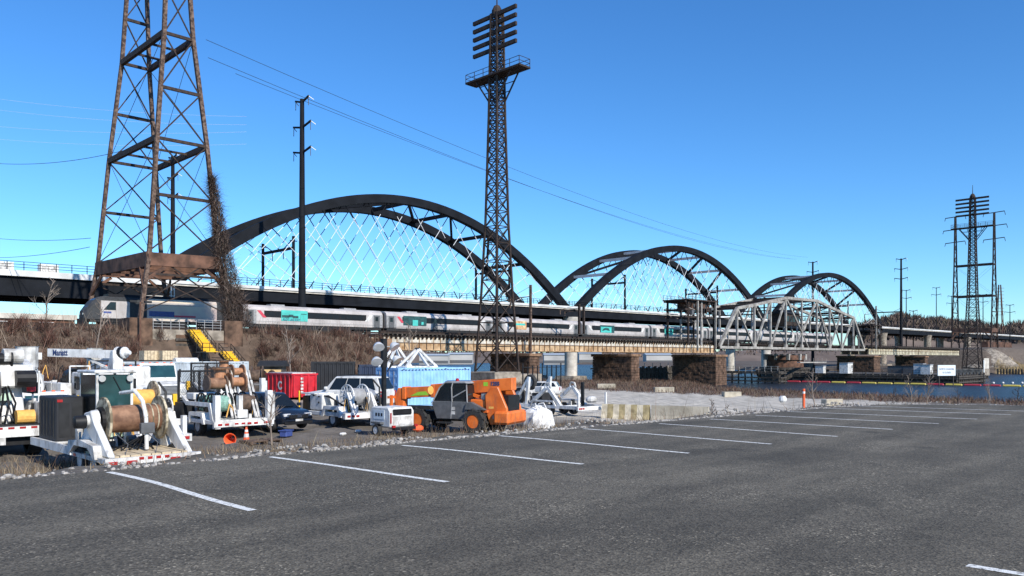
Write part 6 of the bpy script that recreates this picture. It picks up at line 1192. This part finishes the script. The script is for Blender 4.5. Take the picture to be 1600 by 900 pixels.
# ---------------------------------------------------------------- small yard items
def cone(x, y, label, s=1.0, dz=0):
    th = thing('traffic_cone', label, 'traffic cone', (x, y, gz(x, y) + dz)); bx(th, 'base', 'cone_orange', -.2, .2, -.2, .2, 0, .04); M().lathe([(.15, .04), (.035, .72)], (0, 0, 0), (0, 0, 1), 18).build('shell', 'cone_orange', th, smooth=True)
    for a, b in ((.30, .44), (.52, .60)): M().lathe([(.153 - .169 * (a - .04), a), (.153 - .169 * (b - .04), b)], (0, 0, 0), (0, 0, 1), 18, caps=False).build('reflective_band', 'white', th, smooth=True)
p = gp(385, 694, -1.8); cone(p.x, p.y, 'orange traffic cone with white bands standing by the weeds, left of centre')
th = thing('fallen_cone', 'orange cone lying on its side, its open end showing', 'traffic cone', (p.x - .45, p.y + .5, gz(p.x - .45, p.y + .5) + .24)); M().lathe([(.24, 0), (.22, .05), (.05, .65)], (0, 0, 0), (.6, .8, .05), 16, caps=False).build('shell', 'cone_orange', th); M().lathe([(.25, 0), (.21, .01)], (0, 0, 0), (.6, .8, .05), 16, caps=False).build('base_ring', 'cone_orange', th)
p = gp(408, 697, -1.8); th = thing('wooden_pallet', 'flat rusty pallet lying in the weeds beside the cone', 'pallet', (p.x, p.y, gz(p.x, p.y)), .1)
for k in range(5): bx(th, 'slat', 'reel_dark', -.7, .7, -.4 + k * .18, -.28 + k * .18, .12, .16)
for k in range(3): bx(th, 'bearer', 'reel_dark', -.7 + k * .65, -.6 + k * .65, -.4, .45, .02, .12)
p = gp(447, 684, -1.8); th = thing('blue_bin', 'small blue plastic crate tipped over in the weeds', 'crate', (p.x, p.y, gz(p.x, p.y) + .05), .5); M().box(-.26, .26, -.17, .17, 0, .25).build('tub', 'train_blue', th, bevel=.03); bx(th, 'rim', 'train_blue', -.3, .3, -.2, .2, .25, .29)
p = gp(653, 677, -1.8); o = M().ball((0, 0, .15), .24, sq=(1.2, 1, .7)).build('orange_float', 'cone_orange', loc=(p.x, p.y, gz(p.x, p.y))); tag(o, 'rounded orange object on the ground beside the light tower', 'float')
for i, (px, py) in enumerate(((536, 680), (560, 677))):
    q = gp(px, py, -1.8); o = M().ball((0, 0, .08), .14, 8, (1.3, .9, .6)).build('litter_scrap', 'white', loc=(q.x, q.y, gz(q.x, q.y))); tag(o, ['white scrap of litter in the weeds left of the light tower', 'second white scrap of litter nearer the light tower'][i], 'litter')
# white bulk sack
th = yard_thing('bulk_sack', 'crumpled white bulk sack in the weeds right of the telehandler', 'sack', 28.5, 26.7); r = random.Random(9); rings = []
for z, k in ((0, .55), (.08, .66), (.35, .72), (.65, .70), (.9, .62), (1.02, .45), (1.12, .2), (1.2, .14)): rings.append([((k + r.uniform(-.06, .06)) * math.copysign(abs(math.cos(a)) ** .7, math.cos(a)), (k + r.uniform(-.06, .06)) * math.copysign(abs(math.sin(a)) ** .7, math.sin(a)), z + r.uniform(-.04, .04)) for a in [t * math.pi / 10 for t in range(20)]])
M().loft(rings).build('bag', 'sack', th, smooth=False)
for s in (-1, 1): M().tube([(s * .35, -.3, 1.0), (s * .3, -.1, 1.35), (s * .2, .15, 1.3), (s * .3, .3, 1.0)], .03, 5).build('lifting_loop', 'sack', th)
# jersey barriers
def barrier(a, b, label, striped):
    a, b = Vector(a), Vector(b); d = b - a; L = d.length; th = thing('jersey_barrier', label, 'barrier', (a.x, a.y, min(gz(a.x, a.y), gz(b.x, b.y))), math.atan2(d.y, d.x), 'concrete barriers'); prof = [(-.3, 0), (.3, 0), (.3, .08), (.17, .35), (.1, .95), (-.1, .95), (-.17, .35), (-.3, .08)]
    def seg(x0, x1, m, n): M().prism(prof, 'x', x0, x1).build(n, m, th)
    if striped:
        n = 8
        for k in range(n): seg(L * k / n + .001, L * (k + 1) / n - .001, 'barrier_white' if k % 2 == 0 else 'barrier_yellow', 'painted_section')
    else: seg(0, L, 'barrier', 'body')
    return th
A_, B_ = Vector((37.55, 29.9, 0)), Vector((39.6, 23.9, 0)); Mx = A_.lerp(B_, .47)
barrier(A_, Mx - (B_ - A_) * .01, 'striped concrete barrier next to the white tandem trailer', True); barrier(Mx + (B_ - A_) * .01, B_, 'plain weathered concrete barrier at the right end of the striped one', False)
# concrete blocks along the gravel edge
for i, (px, py, z, w, lab) in enumerate(((947, 603, -2.6, 2.8, 'concrete block in the brush before the middle stone pier'), (1037, 608, -2.6, 2.8, 'concrete block in the brush left of the broad stone pier'), (1143, 613, -2.5, 2.3, 'pale concrete block in the brush below the short timber fender'), (1300, 626, -2.3, 1.9, 'tilted concrete block on the bank before the red boom'), (1447, 632, -1.9, 2.4, 'large concrete block at the far end of the car park'))):
    q = gp(px, py, z); th = thing('concrete_block', lab, 'concrete block', (q.x, q.y, gz(q.x, q.y) - .1), -.75 + .1 * i, 'concrete blocks along the bank'); M().box(-w / 2, w / 2, -.4, .4, 0, .75).build('block', 'barrier', th, bevel=.06)
    for s in (-.3, .3): M().tube([(s * w - .1, 0, .73), (s * w, 0, .88), (s * w + .1, 0, .73)], .025, 5).build('lifting_eye', 'rust_red', th)
th = thing('delineator_post', 'orange-red delineator post at the far edge of the car park', 'post', (28.9, 13.4, gz(28.9, 13.4))); M().cyl((0, 0, 0), (0, 0, .8), .05, n=12).build('tube', 'cone_orange', th, smooth=True); M().cyl((0, 0, .62), (0, 0, .70), .053, n=12).build('reflective_band', 'white', th); M().lathe([(.18, 0), (.1, .06)], (0, 0, 0), (0, 0, 1), 12).build('foot', 'rubber', th)
q = gp(1223, 622, -2.3); o = M().ball((0, 0, .35), .4).build('white_float', 'white', loc=(q.x, q.y, gz(q.x, q.y))); tag(o, 'round white float lying in the brush left of the orange post', 'float')
# chain-link gate panels behind the tandem trailer
p = atY(838, 600, 62); th = thing('fence_panel', 'dark metal fence panel standing behind the tandem trailer', 'fence', (p.x, 62, gz(p.x, 62)))
for k in range(9): ubar('picket', (-2.2 + k * .8, 0, 0), (-2.2 + k * .8, 0, 3.3 + .3 * (k % 4 == 0)), .1, .1, 'black', th)
for z in (.3, 3.1): ubar('rail', (-2.2, 0, z), (4.2, 0, z), .07, .07, 'black', th)
# yellow railing platform by the new bridge pier
th = thing('work_platform', 'yellow-railed work platform beside the concrete bridge column', 'platform', (196, 158, -1.8)); bx(th, 'deck', 'dark_grey', -1, 9, -2, 2, 0, .4)
for k in range(6): ubar('railing_post', (-.9 + k * 1.95, -1.9, .4), (-.9 + k * 1.95, -1.9, 2.2), .14, .14, 'yellow', th)
for h in (1.0, 1.6, 2.2): ubar('railing_rail', (-1, -1.9, h), (9, -1.9, h), .14, .14, 'yellow', th)
for x in (0, 8): ubar('leg', (x, 0, -5), (x, 0, 0), .4, .4, 'dark_grey', th)
# white pickup roof behind the tandem trailer
p = atdep(845, 588, 90); th = car(thing('parked_pickup', 'white car beyond the fence panel before the stone pier', 'car', (p.x, p.y, gz(p.x, p.y)), .6), 4.6, 1.85, 1.0, 1.05, 1.6, (-2.1, -1.8, .4, 1.1), 'white', .34, 2.7)

# ---------------------------------------------------------------- more machines filling the rows behind
def relocate(src, label, x, y, hd=(0, 1)):
    c = copy_tree(src); c.location = (x, y, gz(x, y)); c.rotation_euler = (0, 0, math.atan2(-hd[0], hd[1])); c['label'] = label; return c
byl = {o.get('label'): o for o in SC.objects if o.parent is None}
T_B = byl['white trailer with black mesh cage, green rope reels and raised copper drum, behind the cone']; T_C = byl['white cable pulling trailer with a large spoked reel, in front of the white SUV']; T_D = byl['empty white tandem reel trailer with upright spare wheels, beside the striped barrier']; T_Y = byl['white trailer carrying a reel of yellow rope, behind the nearest reel trailer']
relocate(T_C, 'white cable pulling trailer half hidden behind the yellow rope reel', 12.9, 36.6); relocate(T_B, 'white reel trailer with raised drum in the back row, above the dark blue car', 20.4, 43.2)
def bucket_truck(x, y, label, hd=(0, 1)):
    th = yard_thing('bucket_truck', label, 'truck', x, y, hd)
    truck_cab(th, -1.1, 1.1, 3.4, 5.2, .8, 2.5); M().prism([(5.1, .75), (6.5, .75), (6.5, 1.3), (5.1, 1.5)], 'x', -.98, .98).build('hood', 'white', th, bevel=.07); bx(th, 'frame', 'black', -.5, .5, -3, 6.3, .55, .8); bx(th, 'bed', 'white', -1.2, 1.2, -3.0, 3.2, .85, 1.05)
    for s in (-1, 1):
        wheel(th, s * .95, -1.6, .48, .45, side=s); wheel(th, s * .95, 5.6, .48, .3, side=s)
        for k in range(4): c = bx(th, 'tool_cabinet', 'white', s * .95 - .24, s * .95 + .24, -2.9 + k * 1.5, -1.48 + k * 1.5, 1.05, 1.85, bevel=.02); bx(c, 'cabinet_handle', 'dark_grey', s * 1.2 - .015, s * 1.2 + .015, -2.3 + k * 1.5, -2.15 + k * 1.5, 1.4, 1.5)
    bx(th, 'rear_bumper', 'dirty_white', -1.22, 1.22, -3.15, -3.0, .6, .95); tape(th, -1.1, 1.1, -3.15, .8, 6)
    for x_ in (-1.0, 1.0): M().cyl((x_, -3.18, .7), (x_, -3.15, .7), .08).build('tail_light', 'tail_red', th)
    M().lathe([(.5, 1.0), (.45, 1.8), (.35, 2.3)], (0, -1.2, 0), (0, 0, 1), 16).build('turret', 'white', th, smooth=True); ubar('lower_boom', (0, -1.2, 2.3), (.1, 3.2, 3.0), .36, .4, 'container_grey', th); ubar('upper_boom', (.1, 3.2, 3.25), (-.3, -3.2, 3.15), .28, .32, 'white', th); ubar('lift_ram', (0, -.9, 1.9), (.05, 1.2, 2.5), .14, .14, 'steel', th)
    M().lathe([(.42, 0), (.46, .1), (.46, 1.0), (.5, 1.05)], (-.75, -3.1, 2.55), (0, 0, 1), 14).build('bucket', 'dirty_white', th); M().tube([(-1.1, 2.9, 1.05), (-1.1, 2.9, 2.8), (1.1, 2.9, 2.8), (1.1, 2.9, 1.05)], .045, 6).build('headache_rack', 'black', th)
    for k in range(3): M().tube([(.3 * k - .3, -1.2, 2.2), (.3 * k - .2, .2, 2.5), (.2 * k - .2, 1.6, 2.7)], .03, 5).build('hose', 'black', th)
    return th
bucket_truck(10.95, 45.1, 'white bucket truck with folded grey boom in the back row at the far left'); bucket_truck(16.3, 51.5, 'white bucket truck in the back row between the crane boom and the dump truck', (0, -1)); bucket_truck(6.9, 43.2, 'white bucket truck at the far left edge behind the digger truck')
# stacked materials and clutter
for i, (x, y, lab) in enumerate(((22.6, 55.5, 'rack of grey pipes between dump truck and grey container'),)):
    th = yard_thing('pipe_rack', lab, 'pipe rack', x, y)
    for a in (-1.2, 1.2):
        for b in (-.7, .7): ubar('post', (b, a, 0), (b, a, 1.9), .1, .1, 'black', th)
    for k in range(12): M().cyl((-.55 + .22 * (k % 6), -2.2, .35 + .75 * (k // 6)), (-.55 + .22 * (k % 6), 2.2, .35 + .75 * (k // 6)), .09, n=10).build('pipe', 'steel' if k % 3 else 'rust_red', th)
    for z in (.22, .97): ubar('shelf', (-.7, -1.2, z), (.7, -1.2, z), .1, .08, 'black', th); ubar('shelf', (-.7, 1.2, z), (.7, 1.2, z), .1, .08, 'black', th)

# ---------------------------------------------------------------- small fittings: valves, boxes, hoses, clamps on the machines
def fit_out(th, x0, x1, y0, y1, z0, zmax, n, seed, mats=('black', 'dark_grey', 'steel', 'dirty_white', 'mid_grey', 'black', 'grey', 'white')):
    r = random.Random(seed)
    for k in range(n):
        x, y = r.uniform(x0, x1), r.uniform(y0, y1); m = r.choice(mats); q = r.random()
        if q < .5: w, d, h = r.uniform(.06, .24), r.uniform(.06, .28), r.uniform(.1, zmax); ubar('fitting', (x, y, z0), (x, y, z0 + h), w, d, m, th)
        elif q < .68: h = r.uniform(.15, zmax); urod('fitting_cylinder', (x, y, z0), (x + r.uniform(-.1, .1), y + r.uniform(-.1, .1), z0 + h), r.uniform(.03, .1), m, th, 8)
        elif q < .9:
            p = [Vector((x, y, z0))]; d = Vector((r.uniform(-.5, .5), r.uniform(-.6, .6), 0))
            for t in (.33, .66, 1): p.append(p[0] + d * t + Vector((0, 0, zmax * r.uniform(.7, 1.2) * math.sin(t * 3.0))))
            M().tube(p, r.uniform(.015, .03), 5).build('hose', r.choice(('black', 'black', 'dark_grey', 'rope_yellow')), th)
        else: urod('fitting_roller', (x - .12, y, z0 + .15), (x + .12, y, z0 + .15), .12, m, th, 8); ubar('fitting', (x, y, z0), (x, y, z0 + .16), .06, .1, m, th)
for (lab, b, n) in (('white flatbed trailer with cab, black power box and large brown cable reel, nearest machine', (-1.1, 1.1, -1.1, .3, .66, .55), 26), ('white trailer with black mesh cage, green rope reels and raised copper drum, behind the cone', (-1.15, 1.2, -1.8, 1.7, .7, .7), 40),
                    ('white cable pulling trailer with a large spoked reel, in front of the white SUV', (-.9, 1.25, -1.6, .5, .72, .75), 36), ('empty white tandem reel trailer with upright spare wheels, beside the striped barrier', (-1.0, 1.0, -.6, 3.0, .6, .6), 22), ('white utility truck with folded boom and open rear bed at the left edge', (-1.0, 1.1, -2.9, .5, 1.2, 1.0), 44),
                    ('white trailer carrying a reel of yellow rope, behind the nearest reel trailer', (-.9, 1.0, -2.3, .8, .66, .6), 18), ('white truck with lettered white crane boom swung left above its cab', (-1.0, 1.1, 2.2, 6.5, 1.3, 1.3), 34), ('white bucket truck with folded grey boom in the back row at the far left', (-.9, .9, -2.8, 2.8, 1.85, .9), 22),
                    ('white bucket truck at the far left edge behind the digger truck', (-.9, .9, -2.8, 2.8, 1.85, .9), 22), ('white bucket truck in the back row between the crane boom and the dump truck', (-.9, .9, -2.8, 2.8, 1.85, .9), 22), ('small white service truck cab behind the black power box', (-.8, .8, 1.7, 3.8, 1.2, .9), 20), ('orange telescopic handler with grey cab parked behind the roadside weeds', (-.5, .75, -1.8, .1, 1.55, .28), 10)):
    fit_out([o for o in SC.objects if o.parent is None and o.get('label') == lab][0], *b, n, len(lab))
# ---------------------------------------------------------------- vegetation and stones
def scatter(n, x0, x1, y0, y1, keep):
    X = RNG.uniform(x0, x1, n); Y = RNG.uniform(y0, y1, n); k = keep(X, Y) > RNG.uniform(0, 1, n); X, Y = X[k], Y[k]; return np.stack([X, Y, gh(X, Y)], 1)
clump = lambda X, Y, s: np.clip(.5 + .5 * np.sin(X * s + 2 * np.sin(Y * s * .7)) * np.sin(Y * s * 1.3 + 1.7 * np.sin(X * s * .6)), 0, 1)
STRAW = [(.26, .20, .13), (.19, .145, .10), (.33, .27, .18), (.13, .095, .07), (.22, .15, .10)]
BRUSH = [(.125, .08, .056), (.09, .055, .04), (.175, .12, .085), (.15, .068, .05), (.062, .04, .032), (.22, .165, .12)]
sdf = lambda X, Y: poly_sd(X, Y, LOT)
# dry grass on the bank below the car park edge
def kg(X, Y):
    s = sdf(X, Y); return (s > .5) * np.where(s < 4, .35, np.where(s < 17, .95, 0)) * (.25 + .75 * clump(X, Y, .8)) * np.where((X > 33) & (Y > 19), .12, 1)
P = scatter(90000, -2, 46, 9, 32, kg); s = sdf(P[:, 0], P[:, 1]); n = len(P)
o = blades('dry_grass', P, RNG.uniform(.12, .42, n) * np.where(s < 2.5, .3, np.where(s < 5, .7, 1.0)), RNG.uniform(.008, .022, n), .8, STRAW); tag(o, 'dry brown grass and weeds on the bank beside the car park', 'grass', kind='stuff')
# taller stalks close to the edge, thicker around the telehandler and to the right
def kt(X, Y):
    s = sdf(X, Y); return (s > .25) * (s < 9) * (.10 + .5 * clump(X, Y, .6) ** 2 + .6 * ((X > 12) & (X < 24) & (s > 1) & (s < 8)) * clump(X, Y, 1.1)) * np.where(X < 11, .3, 1)
P = scatter(4200, 0, 36, 9, 24, kt); n = len(P); s = sdf(P[:, 0], P[:, 1])
o = blades('tall_weeds', P, RNG.uniform(.35, 1.0, n) * np.where(s > 3, 1.3, .35), RNG.uniform(.008, .018, n), .38, STRAW + [(.16, .10, .07), (.30, .17, .12)]); tag(o, 'tall dead weed stalks along the edge of the car park', 'weeds', kind='stuff')
# bank stones: broken pale rock along the asphalt edge
m = M(); r = random.Random(5)
for k in range(2200):
    i = r.random() ** .8 * 34 - 1.5; ye = np.interp(i, [p[0] for p in LOT[:7]], [p[1] for p in LOT[:7]]) if i < 29.6 else np.interp(i, [29.6, 31.6, 33.3], [10.7, 8.6, 5.5]); y = ye + .10 + abs(r.gauss(0, .5)); s = r.uniform(.012, .045) * (1.5 if r.random() < .10 else 1); z = gz(i, y)
    pts = [[(i + s * (r.uniform(.7, 1.2)) * rr * math.cos(a * 1.2566 + q), y + s * r.uniform(.7, 1.2) * rr * math.sin(a * 1.2566 + q), z + s * h) for a in range(5)] for q, rr, h in ((0, 1, -.3), (.3, 1.1, .35), (.1, .6, .85))]; m.loft(pts)
o = m.build('edge_stones', 'rock_white'); tag(o, 'broken pale stones along the edge of the asphalt', 'stones', kind='stuff')
# embankment scrub
def ke(X, Y): return np.clip((X + 40) / 10, 0, 1) * (1 - np.clip((X - 74) / 5, 0, 1)) * (.45 + .55 * clump(X, Y, .35)) * (~((X > 36) & (X < 51) & (Y > 100))) * (~((X > 43) & (X < 50) & (Y > 93) & (Y < 103)))
P = scatter(64000, -5, 80, 86, 107.5, ke); n = len(P); P[:, 2] -= .1
o = blades('embankment_brush', P, RNG.uniform(.4, 1.7, n) * np.where(P[:, 1] > 103.5, .35, 1) * (.5 + .9 * clump(P[:, 0], P[:, 1], .45)), RNG.uniform(.025, .08, n), 1.15, BRUSH); tag(o, 'dense brown leafless brush covering the railway embankment', 'brush', kind='stuff')
# shore scrub between gravel and river
def ks(X, Y): xs = shore(Y); return (X < xs - 1) * (sdf(X, Y) > 14) * np.clip((X + .15 * Y - 94) / 8, 0, 1) * (.35 + .65 * clump(X, Y, .25))
P = scatter(60000, 60, 172, 8, 112, ks); n = len(P)
o = blades('shore_brush', P, RNG.uniform(.25, .9, n), RNG.uniform(.03, .08, n), .8, BRUSH + [(.20, .15, .10)]); tag(o, 'low brown brush along the near river bank', 'brush', kind='stuff')
P = scatter(9000, 30, 110, -30, 40, lambda X, Y: (sdf(X, Y) > 3) * (sdf(X, Y) < 60) * (.15 + .85 * clump(X, Y, .5)) * (Y < 26 - .0 * X)); n = len(P)
o = blades('bank_brush', P, RNG.uniform(.3, 1.0, n), RNG.uniform(.015, .04, n), .7, BRUSH + STRAW); tag(o, 'reddish brown brush on the slope beyond the right end of the car park', 'brush', kind='stuff')
# reeds on the right bank
P = scatter(9000, 396, 425, 55, 98, lambda X, Y: (X > shore_r(Y) + 1) * 1.0); n = len(P)
o = blades('river_reeds', P, RNG.uniform(1.2, 2.4, n), RNG.uniform(.08, .2, n), .3, [(.48, .35, .18), (.40, .29, .15), (.54, .42, .24)]); tag(o, 'tan reeds along the right river bank', 'reeds', kind='stuff')
# bare saplings
def bare_tree(x, y, h, label, seed, m='bark', spread=.5):
    r = random.Random(seed); th = thing('bare_sapling', label, 'tree', (x, y, gz(x, y) - .1)); tr = M(); br = M()
    tip = Vector((r.uniform(-.12, .12) * h, r.uniform(-.12, .12) * h, h)); k0 = tip * .5 + Vector((r.uniform(-.05, .05) * h, r.uniform(-.05, .05) * h, 0)); tr.cyl((0, 0, 0), k0, h * .012 + .015, h * .008 + .01, 6); tr.cyl(k0, tip, h * .008 + .01, .006, 6)
    def grow(p, d, L, rad, lev):
        q = p + d * L; br.cyl(p, q, rad, rad * .55, 4)
        if lev <= 0: return
        for _ in range(r.choice((2, 3, 3))): nd = (d + Vector((r.uniform(-1, 1), r.uniform(-1, 1), r.uniform(-.3, .8))) * .65).normalized(); grow(p + d * L * r.uniform(.4, 1), nd, L * r.uniform(.5, .75), rad * .6, lev - 1)
    for k in range(11):
        f = .25 + .72 * k / 11; p = k0 * (f * 2) if f < .5 else k0.lerp(tip, f * 2 - 1); a = r.uniform(0, 6.28); grow(p, Vector((math.cos(a) * spread * 1.6, math.sin(a) * spread * 1.6, 1)).normalized(), h * .28 * (1.15 - f), h * .006 + .006, 2)
    tr.build('trunk', m, th); br.build('crown', m, th); return th
for i, (px, py, dep, h, lab) in enumerate(((637, 575, 112, 9, 'pale bare sapling in front of the plate girder left of the lattice tower'), (455, 575, 98, 7, 'pale bare sapling on the brush embankment right of the vine'), (72, 572, 92, 6.5, 'bare sapling on the embankment at far left'), (150, 572, 92, 6, 'bare sapling on the embankment above the crane boom'), (1275, 640, 62, 3.4, 'bare sapling on the bank right of the orange post'), (1425, 636, 66, 3.2, 'bare sapling left of the large concrete block'), (1448, 636, 66, 3.4, 'bare sapling behind the large concrete block'), (1545, 640, 60, 3.0, 'bare sapling near the right picture edge'), (1110, 660, 33, 1.5, 'leggy bare shrub on the gravel behind the car park edge'), (1135, 660, 34, 1.3, 'second leggy bare shrub on the gravel, farther right'), (425, 690, 31, 2.2, 'thin bare shrub in the weeds right of the orange cone'))):
    q = atdep(px, py, dep); bare_tree(q.x, q.y, h, lab, 20 + i, spread=.5 if i > 3 else .6)
for i, (px, dep, h) in enumerate(((1260, 45, 1.3), (1235, 45, 1.1), (1390, 58, 2.2), (1500, 58, 2.0), (1585, 55, 2.4))):
    q = atdep(px, 640, dep); bare_tree(q.x, q.y, h, ['twiggy bush just right of the orange post', 'twiggy bush just left of the orange post', 'twiggy bush between the two right-hand concrete blocks', 'twiggy bush right of the large concrete block', 'twiggy bush at the right picture edge'][i], 50 + i, 'vine', .9)

# pale stems standing among the embankment scrub
P = scatter(1500, -5, 78, 88, 106.5, ke); n = len(P)
o = blades('embankment_stems', P, RNG.uniform(1.2, 3.6, n), RNG.uniform(.03, .06, n), .5, [(.36, .29, .22), (.28, .21, .16), (.22, .13, .10)]); tag(o, 'pale dead stems standing among the embankment brush', 'stems', kind='stuff')

# domed leafless bushes on the embankment and by the river, grown from their own roots
def bush_mass(name, centres, label, per=130, hmin=.9, hmax=2.4, cols=BRUSH):
    Pl, Hl = [], []
    for x, y in centres:
        h = RNG.uniform(hmin, hmax); q = RNG.normal(0, h * .16, (per, 2)); X = x + q[:, 0]; Y = y + q[:, 1]; Pl.append(np.stack([X, Y, np.full(per, gz(x, y)) + RNG.uniform(0, h * .45, per)], 1)); Hl.append(RNG.uniform(.35, .75, per) * h)
    P = np.concatenate(Pl); H = np.concatenate(Hl); o = blades(name, P, H, RNG.uniform(.02, .055, len(P)), 1.15, cols); tag(o, label, 'bushes', kind='stuff')
cs = [(x, y) for x, y in zip(RNG.uniform(2, 75, 230), RNG.uniform(89, 104, 230)) if not (40 < x < 51 and y > 93)]
bush_mass('embankment_bushes', cs, 'leafless reddish bushes standing out on the embankment slope', cols=[(.13, .075, .055), (.10, .055, .042), (.17, .105, .08), (.07, .043, .034), (.20, .09, .065)])
